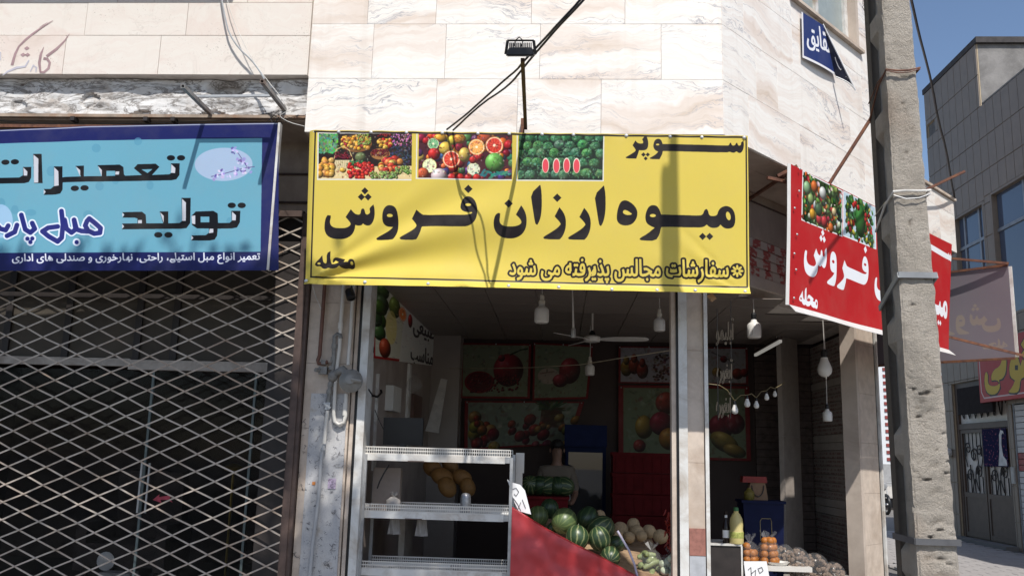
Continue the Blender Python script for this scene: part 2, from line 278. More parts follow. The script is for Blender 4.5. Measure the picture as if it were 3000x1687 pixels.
GL={
'blue':'2388,40,2393,22,2392,9,2390,5,2386,2,2374,0,2355,1,2342,7,2324,24,2323,30,2328,35,2337,40,2349,41,2357,38,2361,33,2362,26,2358,18,2351,10,2340,4,2327,0,2318,-1,2319,8,2330,9,2340,12,2347,16,2353,24,2354,29,2348,33,2339,32,2330,28,2345,14,2351,11,2364,8,2380,8,2385,10,2386,16,2385,25,2380,37|2390,60,2394,60,2396,57,2396,53,2393,51,2389,51,2387,54,2387,58|2378,61,2381,59,2383,56,2381,52,2378,51,2374,52,2373,56,2374,59|2374,6,2375,3,2372,0,2370,-1,2371,8|2289,36,2294,36,2300,32,2311,11,2314,9,2322,7,2323,4,2321,1,2318,-1,2310,1,2305,5,2306,7,2305,3,2301,0,2292,-2,2283,2,2275,10,2269,2,2260,-1,2264,2,2264,7,2254,8,2249,9,2246,11,2246,17,2248,27,2240,28,2236,11,2231,8,2223,8,2222,-1,2233,0,2238,2,2244,10,2241,10,2243,4,2246,1,2260,-1,2261,8,2266,10,2277,28,2284,34|2289,28,2284,25,2279,17,2285,10,2293,6,2298,7,2300,11,2300,13,2295,25,2292,28|2248,-10,2251,-11,2253,-15,2251,-18,2248,-19,2244,-18,2243,-15,2244,-11|2234,-10,2237,-11,2239,-15,2237,-18,2234,-19,2230,-18,2229,-15,2230,-11|2206,34,2216,11,2219,8,2226,7,2227,3,2212,4,2209,11,2212,9,2211,0,2217,0,2214,2|2210,-3,2205,-10,2199,-15,2186,-22,2183,-23,2180,-16,2193,-10,2200,-4|2113,37,2121,40,2125,25,2126,13,2124,7,2120,3,2115,1,2107,0,2109,2,2109,5,2108,7,2105,8,2115,9,2117,11,2119,14,2118,22|2116,60,2120,60,2122,57,2121,53,2118,51,2115,51,2112,54,2113,58|2080,34,2089,31,2094,23,2096,9,2096,3,2093,-7,2086,-15,2081,-18,2063,-23,2061,-15,2078,-10,2085,-4,2088,2,2088,14,2086,21,2082,25,2080,26,2075,23,2072,16,2073,10,2080,8,2105,8,2104,-1,2078,0,2070,2,2066,5,2064,12,2066,23,2072,31,2076,33|2049,71,2051,0,2043,0,2041,71|2007,50,2017,48,2015,41,2004,42,1997,38,1994,32,1997,25,2003,21,2009,20,2000,14,1996,16,1990,21,1987,28,1988,38,1994,46,2000,49|2013,23,2024,26,2026,18,2008,12,1999,5,1993,-4,1992,-12,1993,-17,1998,-25,2006,-30,2017,-31,2031,-30,2038,-27,2040,-34,2039,-35,2023,-39,2010,-39,2002,-37,1995,-34,1989,-29,1985,-22,1984,-8,1989,5,1999,15|1929,35,1937,35,1941,33,1946,27,1949,16,1947,7,1941,2,1935,0,1923,2,1914,7,1918,14,1930,9,1936,8,1939,10,1941,13,1942,17,1937,26,1932,28,1928,26,1914,3,1909,0,1902,-1,1906,1,1907,4,1906,7,1903,8,1909,10,1921,30|1884,28,1891,27,1889,15,1891,10,1897,8,1903,8,1902,-1,1892,1,1888,3,1886,6,1884,10,1887,10,1881,2,1877,0,1868,-1,1869,8,1876,8,1879,11|1886,-9,1889,-12,1890,-15,1888,-18,1884,-19,1881,-17,1880,-13,1883,-10|1856,71,1859,15,1862,10,1872,7,1873,3,1858,3,1859,3,1858,3,1855,-8,1851,-14,1841,-21,1831,-23,1821,-23,1812,-20,1804,-15,1799,-7,1798,3,1802,18,1809,15,1807,5,1807,-3,1809,-8,1813,-12,1822,-15,1831,-15,1841,-12,1847,-6,1850,6,1848,71|1857,7,1856,9,1859,6|1751,71,1759,71,1761,0,1753,0|1734,38,1738,25,1738,15,1736,8,1731,2,1724,0,1714,1,1709,4,1707,10,1710,10,1706,3,1703,1,1689,0,1684,2,1681,5,1680,11,1683,11,1680,5,1677,2,1673,0,1665,-1,1669,1,1670,4,1669,7,1666,8,1671,8,1676,12,1680,28,1687,25,1685,13,1687,9,1694,8,1700,9,1704,14,1706,28,1714,27,1712,14,1714,10,1719,8,1728,9,1730,12,1731,19,1725,37,1733,40|1653,27,1651,17,1652,11,1655,9,1666,8,1665,-1,1653,1,1648,4,1646,10,1649,10,1643,2,1638,0,1628,-1,1629,8,1637,8,1641,11,1645,28|1652,48,1656,48,1659,46,1659,42,1657,39,1653,39,1650,41,1650,45|1638,48,1642,48,1645,46,1646,42,1643,39,1639,39,1636,41,1636,45|1616,27,1614,16,1615,10,1620,8,1630,8,1632,7,1633,4,1631,1,1629,0,1618,0,1612,3,1609,10,1612,10,1606,2,1601,0,1590,-1,1591,8,1599,8,1604,11,1608,28|1613,-10,1617,-10,1620,-12,1620,-16,1618,-19,1614,-19,1611,-17,1611,-13|1599,-10,1603,-10,1606,-12,1607,-16,1604,-19,1601,-19,1598,-17,1597,-13|1570,71,1579,71,1581,15,1584,10,1595,7,1595,3,1581,3,1582,3,1581,3,1581,6,1578,9,1579,7|1532,15,1529,5,1529,-3,1531,-8,1536,-12,1541,-14,1548,-15,1554,-15,1563,-12,1566,-9,1571,-2,1573,10|1577,-8,1570,-16,1563,-21,1547,-23,1537,-22,1529,-17,1524,-13,1521,-7,1521,2|1498,19,1500,22,1506,19,1502,10,1506,7,1506,2,1504,0,1500,0,1497,1,1494,3,1494,10|1443,34,1447,26,1450,14,1450,7,1448,0,1445,-6,1438,-14,1430,-19,1423,-22,1421,-23,1418,-15,1433,-8,1441,2,1443,8,1443,14,1436,30|1357,35,1369,32,1386,24,1392,23,1392,16,1382,14,1359,3,1347,0,1338,-1,1342,2,1342,7,1328,9,1324,11,1324,17,1326,27,1318,28,1315,15,1311,9,1301,8,1300,-1,1310,0,1315,2,1322,10,1319,10,1320,4,1324,1,1338,-1,1338,8,1358,11,1376,19,1370,23,1363,26,1354,27,1345,26,1344,34|1324,48,1328,48,1331,46,1332,42,1329,39,1326,39,1323,41,1322,45|1311,48,1314,48,1317,46,1318,42,1316,39,1312,39,1309,41,1308,45|1241,15,1238,3,1239,-4,1241,-8,1245,-11,1255,-15,1265,-15,1275,-13,1284,-10,1288,-5,1289,-2,1288,1,1274,6,1276,15,1292,9,1301,8,1305,6,1305,2,1302,0,1297,-1,1296,-8,1292,-13,1287,-17,1270,-22,1254,-23,1240,-19,1234,-13,1231,-9,1230,-5,1230,3,1234,18|1209,22,1215,19,1211,10,1215,6,1215,2,1213,0,1207,0,1203,5,1204,11|1149,35,1148,37,1156,40,1160,28,1161,18,1159,7,1155,3,1149,1,1139,-1,1140,8,1150,9,1153,12,1153,20|1149,60,1153,60,1156,58,1157,54,1154,51,1151,51,1148,53,1147,57|1120,41,1124,40,1128,34,1129,29,1129,21,1127,15,1123,10,1113,5,1120,11,1135,8,1143,7,1144,3,1142,0,1133,0,1137,0,1133,-2,1130,2,1121,2,1131,0|1116,33,1112,30,1108,23,1105,14,1105,6,1105,-1,1105,2,1116,3,1123,0,1126,-3,1127,-8,1126,-11,1120,-13,1133,-14,1134,-8,1133,-4|1094,8,1098,8,1104,2,1104,8,1106,9|1092,0,1076,1,1072,5,1069,10,1066,71,1075,71,1077,17,1078,12,1079,10,1092,7,1093,2,1088,-1,1089,8,1092,8|1046,34,1050,26,1053,14,1052,7,1051,0,1047,-6,1041,-14,1033,-19,1025,-22,1023,-23,1020,-15,1036,-8,1043,2,1045,8,1045,14,1038,30|984,35,995,32,1012,24,1018,23,1019,16,1008,14,985,3,973,0,964,-1,966,0,969,3,968,6,966,8,940,8,932,10,931,13,931,18,934,23,938,25,941,25,945,21,948,14,948,6,946,-1,943,-6,938,-10,932,-13,920,-15,922,-23,935,-20,945,-15,952,-7,954,-2,956,9,954,23,948,31,940,34,935,33,931,31,925,23,923,15,924,7,927,3,937,0,964,-1,965,8,985,11,1002,19,996,23,989,26,980,27,971,26,970,34|979,55,983,55,985,52,985,48,982,46,978,46,976,49,976,53|905,30,908,22,910,11,909,4,906,-3,902,-9,895,-16,880,-23,877,-15,893,-8,899,-2,901,5,902,16,895,30,903,34|864,42,872,41,878,39,875,32,868,34,861,33,854,28,850,22,850,19,852,17,868,9,874,5,874,1,873,-4,870,-9,865,-15,857,-19,848,-22,836,-23,825,-22,815,-18,811,-13,808,-7,807,3,811,18,818,15,815,5,815,-2,817,-6,821,-11,831,-15,841,-15,849,-13,859,-10,864,-5,865,1,845,12,842,17,842,22,844,27,850,34,858,40|755,34,759,33,763,30,769,21,770,12,770,3,767,-7,764,-11,756,-18,737,-23,735,-15,752,-10,759,-4,762,2,762,14,759,22,756,25,754,26,748,22,746,16,747,9,755,7,765,9,766,2,758,0,749,0,742,2,739,6,738,14,741,24,748,32|681,37,688,36,693,33,698,26,699,20,696,9,689,3,684,1,670,-1,643,-1,637,1,632,4,629,9,631,10,628,4,624,1,613,-1,617,1,618,4,617,7,614,8,620,9,624,12,629,28,636,26,636,24,634,14,636,10,639,8,657,6,678,8,688,12,691,17,691,21,689,25,685,28,681,29,674,28,665,22,657,15,649,6,641,6,651,20,662,29,673,36|602,27,600,17,601,12,605,9,614,8,613,-1,601,2,598,4,596,8,595,10,598,10,595,5,591,1,579,-1,580,8,587,8,590,11,595,28|592,48,596,48,599,46,599,42,597,39,593,39,590,41,590,45|549,40,548,42,555,47,563,32,573,11,575,9,581,8,583,6,584,3,581,0,577,0,572,1,567,5,565,10,564,12,568,16,568,13,565,6,557,0,540,0,529,5,533,11,539,9,547,8,555,9,559,12,561,16,560,21|520,21,519,12,517,5,511,1,500,-1,501,8,509,9,511,13,510,71,518,71|432,15,433,18,441,15,437,2,439,-7,444,-11,455,-15,465,-15,475,-13,483,-10,488,-5,489,-2,487,1,474,6,476,15,498,8,503,7,505,3,502,0,496,-1,495,-8,489,-15,483,-19,475,-22,464,-23,454,-23,440,-19,433,-13,431,-9,429,2|355,44,360,50,371,41,388,26,392,19,394,13,393,8,390,2,363,4,365,2,359,2,370,8,375,13,378,24,377,32,372,38,364,41,356,38,351,32,349,27,349,21,352,13,360,5|367,33,363,33,358,30,356,25,357,20,364,12,377,7,384,8,385,10,385,15,377,26,361,39|345,0,341,-1,342,8,334,9,330,12,327,71,319,71,321,13,324,5,332,0,342,0,345,1,346,4,345,7,342,8,345,8|301,42,310,39,307,32,300,34,293,33,286,28,282,22,282,19,284,17,302,8,306,3,306,-1,304,-7,300,-12,293,-17,285,-21,274,-23,264,-23,253,-21,245,-15,241,-10,239,-4,240,7,243,18,250,15,247,3,248,-4,251,-10,258,-13,266,-15,274,-15,288,-11,296,-5,297,1,277,12,274,17,275,24,279,32,287,38,293,41|200,71,202,0,193,0,191,71|165,47,174,34,178,23,180,16,178,8,171,2,163,0,151,0,141,3,140,5,144,11,150,9,158,8,166,9,170,12,172,16,170,23,159,42|120,71,128,71,130,0,122,0|101,30,104,22,106,11,105,4,103,-3,99,-9,91,-16,76,-23,74,-15,89,-8,95,-2,98,5,98,16,92,30,99,34|60,42,68,41,74,39,71,32,64,34,57,33,50,28,46,22,46,19,48,17,64,9,70,5,71,1,70,-4,66,-9,61,-15,53,-19,44,-22,33,-23,21,-22,12,-18,7,-13,4,-7,3,3,7,18,14,15,12,5,11,-2,13,-6,18,-11,27,-15,38,-15,46,-13,55,-10,60,-5,62,1,41,12,38,17,38,22,40,27,46,34,54,40|2140,0,2138,71,2147,71,2149,0|1406,0,1404,71,1412,71,1414,0',
'orders':'1382,40,1387,25,1387,15,1385,8,1380,2,1373,0,1363,1,1358,4,1356,10,1359,10,1355,3,1352,1,1338,0,1333,2,1330,5,1329,11,1332,11,1330,5,1326,2,1322,0,1314,-1,1315,8,1322,9,1325,12,1329,28,1337,25,1334,13,1336,9,1343,8,1349,9,1353,14,1356,28,1363,27,1361,14,1363,10,1368,8,1377,9,1379,12,1380,19,1374,37|1286,41,1290,42,1296,40,1301,37,1305,32,1306,26,1306,21,1305,16,1301,9,1292,4,1280,0,1260,0,1250,3,1247,7,1245,13,1243,71,1251,71,1253,14,1255,11,1257,9,1269,7,1269,2,1265,-1,1266,8,1285,9,1294,14,1298,19,1298,24,1296,29,1293,33,1288,33,1285,32,1282,28,1281,20,1285,13,1291,9,1282,7,1274,15,1273,23,1274,30,1280,38|1286,4,1293,9,1316,8,1319,5,1318,1,1314,-1,1300,1|1291,62,1294,59,1294,55,1292,52,1288,52,1285,54,1284,58,1287,61|1224,30,1227,22,1229,11,1228,4,1225,-3,1221,-9,1214,-16,1199,-23,1196,-15,1212,-8,1218,-2,1220,5,1221,16,1215,30,1222,34|1189,40,1193,25,1194,15,1192,8,1186,2,1179,0,1169,1,1164,4,1162,10,1166,10,1162,3,1158,1,1145,0,1139,2,1137,5,1135,11,1138,11,1136,5,1133,2,1128,0,1120,-1,1121,8,1128,9,1131,12,1135,28,1143,25,1141,13,1143,9,1149,8,1155,9,1159,14,1162,28,1169,27,1168,14,1169,10,1174,8,1183,9,1186,12,1186,19,1181,37|1165,64,1168,62,1168,58,1166,55,1162,55,1159,57,1159,61,1161,64|1158,53,1161,51,1161,47,1159,44,1155,44,1152,46,1152,50,1154,53|1170,53,1174,52,1175,48,1174,45,1170,44,1167,45,1165,48,1167,52|1101,17,1099,71,1107,71,1110,12,1113,9,1123,8,1125,6,1125,2,1122,0,1108,1,1102,7|1035,50,1038,47,1039,44,1036,41,1033,40,1030,43,1029,46,1031,49|1049,50,1052,47,1052,44,1050,41,1046,40,1043,43,1043,46,1045,49|1081,40,1085,29,1086,20,1085,13,1081,7,1078,5,1034,6,1048,6,1068,9,1076,12,1078,16,1078,21,1073,38|997,30,998,34,1005,32,1003,23,1003,17,1006,12,1008,10,1015,8,1026,6,1034,6,1031,-2,1011,0,1001,4,997,9,995,15|938,35,944,36,950,33,955,27,958,18,957,9,953,3,944,0,933,2,924,7,928,14,937,9,943,8,948,9,951,13,950,19,947,24,943,27,939,27,935,23,924,5,917,0,906,0,898,2,893,6,890,14,896,18,899,11,902,9,910,8,916,8,921,13,931,30|868,35,879,32,896,24,902,23,903,16,893,14,875,5,862,1,843,0,833,3,830,7,828,13,826,71,834,71,837,14,839,10,843,8,852,7,853,3,849,0,848,-1,849,8,869,11,887,19,881,23,873,26,865,27,856,26,854,34|916,7,917,4,915,1,912,-1,913,8|875,-9,878,-11,879,-15,877,-18,873,-18,870,-16,869,-12,872,-9|813,21,812,12,810,5,804,1,793,-1,794,8,802,9,804,13,803,71,811,71|780,35,781,21,783,13,787,9,797,7,798,4,797,1,793,-1,785,1,780,5,777,11,779,11,777,6,772,1,766,0,758,0,753,3,750,10,753,10,750,4,747,1,730,2,733,0,729,1,726,-9,722,-15,716,-19,708,-22,697,-23,690,-23,680,-19,675,-15,670,-7,669,5,673,18,680,15,679,10,678,-3,682,-10,691,-14,706,-14,716,-9,721,-2,721,11,717,26,725,28,730,12,733,9,739,8,743,9,746,12,749,28,757,27,755,14,756,10,760,8,767,8,771,10,773,14,773,34|726,7,726,9,730,4|628,38,631,25,632,15,630,7,624,2,612,0,602,1,596,5,594,10,593,12,597,16,596,8,589,2,577,-1,564,2,559,5,563,11,571,8,582,8,588,10,590,16,587,25,577,42,584,47,593,32,602,11,604,9,610,8,613,6,613,2,608,-1,609,8,620,9,624,12,624,20,619,37,627,40|620,-21,623,-22,625,-26,623,-29,620,-30,616,-29,615,-26,616,-22|613,-10,616,-11,618,-15,616,-18,613,-19,609,-18,608,-15,609,-11|628,-10,631,-12,631,-16,629,-19,625,-19,622,-17,622,-13,624,-10|577,66,581,64,582,61,581,57,577,56,574,57,572,61,574,64|545,38,549,22,549,12,545,5,541,2,536,1,525,-1,526,8,522,8,519,11,509,34,501,30,503,27,508,14,507,4,503,-4,498,-8,483,-16,486,-23,495,-20,505,-13,510,-7,514,0,520,0,515,4,512,11,515,9,515,4|538,32,536,37,544,40|544,-10,547,-11,549,-15,547,-18,544,-19,540,-18,539,-15,540,-11|531,-10,534,-12,535,-16,532,-19,529,-19,526,-17,525,-13,527,-10|527,8,530,6,530,3|468,50,474,47,479,37,481,26,479,13,474,6,467,2,455,0,441,-1,445,1,446,4,445,7,442,8,461,9,470,13,473,20,472,34,468,41,463,42,458,37,456,30,458,26,461,24,469,24,476,26,476,19,473,17,464,16,456,17,452,20,449,26,450,36,454,45,460,49|462,70,466,70,468,67,467,63,464,61,461,61,458,64,459,68|429,27,427,17,427,11,431,9,442,8,441,-1,429,1,424,4,422,10,425,10,419,2,414,0,404,-1,405,8,412,8,417,11,421,28|428,48,432,48,435,46,435,42,433,39,429,39,426,41,425,45|414,48,418,48,421,46,421,42,419,39,415,39,412,41,412,45|383,52,391,52,393,19,385,44,375,42,366,37,360,30,358,22,359,17,365,12,374,9,386,9,385,17|387,36,378,35,371,32,367,26,367,21,370,18,375,17,388,18,389,11|307,36,315,31,321,21,320,9,316,3,309,0,302,1,296,2,287,7,291,14,297,10,304,8,309,9,313,11,314,17,312,23,308,27,302,27,298,23,290,9,286,3,280,0,271,-1,270,-8,264,-15,254,-20,245,-22,234,-23,224,-22,215,-19,208,-13,206,-9,204,0,205,9,208,18,216,15,212,1,213,-4,217,-10,222,-13,230,-15,247,-14,253,-12,260,-9,263,-5,264,-2,263,0,260,3,249,6,251,15,269,9,279,8,284,13,292,28,296,32,301,35|279,6,280,3,277,0,275,-1,276,8|163,40,168,22,168,12,164,4,160,2,154,0,146,0,140,3,137,10,140,10,136,3,133,1,126,0,117,0,114,2,111,5,110,11,113,11,109,4,103,0,71,-1,63,1,56,5,54,12,56,23,61,29,64,32,69,34,74,33,81,29,86,19,86,3,83,-7,77,-15,67,-20,54,-23,52,-15,66,-11,74,-6,78,2,79,14,75,24,70,26,67,25,64,21,62,16,63,11,66,9,96,8,102,9,106,14,110,28,117,25,115,14,116,10,119,8,124,8,129,8,132,11,136,28,144,27,142,14,143,10,147,8,155,8,160,11,161,16,159,26,155,37|139,64,142,62,143,58,140,55,137,55,134,57,133,61,135,64|132,53,135,51,136,47,134,44,130,44,127,46,126,50,129,53|145,53,148,52,150,48,148,45,145,44,141,45,140,48,141,52|99,6,100,3,97,0,95,-1,96,8|26,37,22,42,29,47,37,34,43,18,43,13,41,8,37,4,31,0,19,-1,8,2,4,5,8,11,16,8,25,8,31,9,35,13,35,18,33,23',
'street':'249,37,258,40,262,22,262,10,259,6,255,2,248,0,238,1,234,3,232,8,231,10,235,10,229,2,223,0,214,0,208,2,206,5,204,11,207,11,203,4,197,0,186,0,172,1,161,4,168,9,192,8,194,6,194,2,189,-1,190,8,196,8,199,10,204,28,212,25,210,13,210,10,213,8,220,8,225,9,228,14,231,28,238,27,237,14,238,10,243,8,252,9,255,12,255,19|231,64,235,64,237,61,237,57,234,55,230,55,228,58,228,62|224,53,228,53,230,50,230,46,227,44,223,44,221,47,221,51|238,53,242,53,244,50,243,46,240,44,237,44,234,47,235,51|163,41,169,41,174,39,178,35,181,29,182,23,181,18,176,9,167,4,155,0,135,0,125,3,122,7,120,13,118,71,126,71,129,12,132,9,144,7,144,2,140,-1,141,8,161,9,167,12,172,17,174,23,173,27,170,32,165,33,159,31,156,22,159,15,167,9,157,7,152,11,149,17,148,25,150,32,157,39|170,62,174,61,176,58,176,54,173,52,169,52,167,55,167,59|156,62,160,61,163,58,162,54,159,52,155,52,153,55,153,59|91,37,100,40,104,25,105,15,103,9,101,5,97,2,88,0,81,-1,82,8,93,9,96,12,97,20|98,-10,102,-10,104,-13,104,-17,101,-19,97,-19,94,-16,95,-12|84,-10,88,-10,90,-13,90,-17,87,-19,83,-19,81,-16,81,-12|54,33,60,33,65,30,69,25,72,17,73,6,71,-4,67,-13,63,-18,58,-22,48,-26,37,-27,25,-27,15,-23,9,-20,5,-14,3,-8,4,3,9,16,16,13,12,2,12,-6,15,-12,20,-16,31,-19,41,-18,51,-16,59,-10,62,-6,64,0,64,14,61,23,58,25,53,24,50,22,48,16,48,12,50,9,57,8,83,8,86,5,84,1,81,-1,55,0,49,1,44,4,40,10,41,20,46,28|63,53,66,53,69,50,68,46,65,44,61,44,59,47,60,51|49,53,53,53,55,50,54,46,51,44,48,44,45,47,46,51',
'lemon':'208,0,206,64,215,64,216,0|202,84,207,84,215,80,219,80,224,83,226,78,218,74,213,75,204,78,197,75,194,78,198,83|181,37,189,40,194,22,193,11,191,6,186,2,180,0,172,-1,173,8,166,10,164,13,162,18,161,71,152,71,153,11,151,9,143,8,142,-1,129,1,125,4,123,10,126,10,120,2,115,0,105,-1,106,8,114,8,117,10,119,13,123,28,130,27,128,16,129,10,133,9,146,7,147,2,142,-1,149,0,156,2,160,7,161,9,159,9,160,6,177,6,173,8,183,9,185,11,186,14,186,22|182,-9,185,-10,188,-13,187,-17,184,-19,180,-18,178,-15,179,-12|129,-10,133,-10,135,-13,134,-17,131,-19,128,-19,125,-16,126,-12|115,-10,119,-10,121,-13,121,-17,118,-19,114,-19,112,-16,112,-12|77,36,82,36,85,34,90,27,99,11,101,9,108,7,110,4,108,0,100,0,92,5,94,7,92,3,88,0,80,-2,71,2,63,10,56,2,47,-1,51,1,52,4,51,7,48,8,54,10,65,28,71,34|77,28,72,25,67,17,73,10,79,6,86,7,88,11,88,13,82,25|21,34,26,33,31,31,37,23,39,9,38,-2,33,-11,29,-15,19,-20,6,-23,4,-15,21,-10,28,-4,31,2,31,14,29,21,25,25,21,25,19,24,15,16,16,10,23,8,48,8,47,-1,20,0,13,2,9,5,6,12,9,23,15,31',
'grape':'212,0,211,64,219,64,220,0|206,84,211,84,220,80,223,80,228,83,231,78,222,74,218,75,208,78,202,75,198,78,203,83|185,37,193,40,198,22,198,15,197,9,194,4,191,2,179,0,165,1,155,4,146,9,132,23,130,29,132,33,137,37,150,41,162,39,166,37,168,33,169,29,168,24,165,18,160,12,151,6,143,2,124,-1,127,0,129,3,129,6,127,8,100,8,93,10,92,13,92,18,95,23,98,25,102,25,104,24,108,14,108,2,103,-6,95,-11,81,-15,83,-23,96,-20,106,-15,113,-7,116,3,115,19,111,29,103,33,98,34,94,32,90,29,86,23,84,12,86,5,92,1,101,-1,124,-1,125,8,143,11,152,15,158,20,161,25,160,29,157,32,151,33,143,31,137,28,156,12,166,9,180,7,181,3,179,0,177,-1,178,8,187,9,190,11,191,14,190,22|186,-9,190,-10,192,-13,191,-17,188,-19,185,-18,182,-15,183,-12|151,61,154,61,157,58,156,54,153,52,149,52,147,55,148,59|56,30,64,34,66,30,70,14,70,4,67,-3,61,-12,53,-18,45,-21,41,-23,38,-15,49,-11,57,-5,61,2,63,8,62,18|13,41,18,47,28,38,18,40,9,31,4,22,3,16,5,7,18,8,12,12,11,18,15,27,23,36,18,36,22,33',
'trad':'207,9,205,71,213,71,215,16|207,13,220,27,231,34,243,37,252,35,257,31,260,23,260,17,257,11,254,8,245,3,228,0,197,-1,198,8,189,9,185,12,184,17,186,27,179,28,174,11,171,8,164,8,163,-1,165,0,172,0,176,2,182,10,179,10,182,4,185,2,197,-1,201,1,202,4,201,7,198,8,230,8,245,11,251,15,253,21,248,27,242,29,236,28,227,22,218,15,211,6,202,6|179,-9,182,-10,185,-13,184,-17,181,-19,177,-18,175,-15,176,-12|142,24,143,28,151,27,149,17,149,11,153,9,166,7,168,3,164,0,149,1,146,4,144,10,147,10,141,2,136,0,126,-1,127,8,115,9,105,12,86,28,92,31,99,33,106,32,110,28,108,22,103,16,89,10,75,8,66,9,50,15,48,6,61,1,63,-2,62,-5,59,-9,52,-12,35,-15,23,-13,14,-8,12,-4,11,1,14,15,7,18,4,9,3,0,5,-9,7,-13,14,-19,18,-21,27,-23,38,-23,53,-20,63,-15,69,-8,70,-1,83,0,92,2,103,8,112,15,116,21,118,26,118,31,115,37,108,40,102,41,96,41,88,38,82,34,79,30,81,23,98,7,111,1,122,0,128,0,130,2,131,5,129,7,127,8,135,8,138,10,140,15|150,-10,153,-10,156,-13,155,-17,152,-19,148,-19,146,-16,147,-12|136,-10,140,-10,142,-13,141,-17,138,-19,135,-19,132,-16,133,-12|75,8,78,7,79,4,77,1,74,-1',
'price':'280,36,286,35,290,33,296,23,298,16,297,9,294,5,290,2,286,0,278,1,272,2,263,7,267,14,273,10,281,8,286,9,289,11,290,15,289,21,285,26,281,28,275,25,265,7,258,0,251,-1,241,1,237,3,234,8,233,10,236,10,230,2,222,0,208,0,200,5,197,13,195,71,203,71,205,17,207,11,209,9,220,8,227,10,230,15,232,28,240,27,238,15,240,10,245,8,255,8,261,13,270,30,274,34|253,8,256,6,256,3,254,0,251,-1,252,8|231,48,235,48,237,45,237,41,234,39,230,39,228,42,228,46|219,8,221,6,222,3,219,0,217,-1,218,8|169,37,178,40,181,28,183,18,182,12,179,6,177,3,170,0,163,0,156,1,153,4,151,10,155,10,151,3,147,1,140,0,132,0,128,2,126,5,124,11,127,11,125,5,121,2,112,0,101,0,95,2,90,7,89,13,91,12,82,6,34,6,23,8,16,10,12,14,11,22,13,32,6,34,3,23,3,15,5,9,9,4,19,0,39,-2,42,6,59,7,72,11,85,17,92,24,98,20,96,14,98,10,113,7,114,3,111,0,109,-1,110,8,116,8,119,10,124,28,132,25,130,14,130,10,133,8,138,8,143,8,146,11,151,28,158,27,157,14,158,10,161,8,169,8,174,11,175,16,173,26|45,-11,49,-12,51,-15,51,-19,48,-21,44,-20,41,-17,42,-14'}
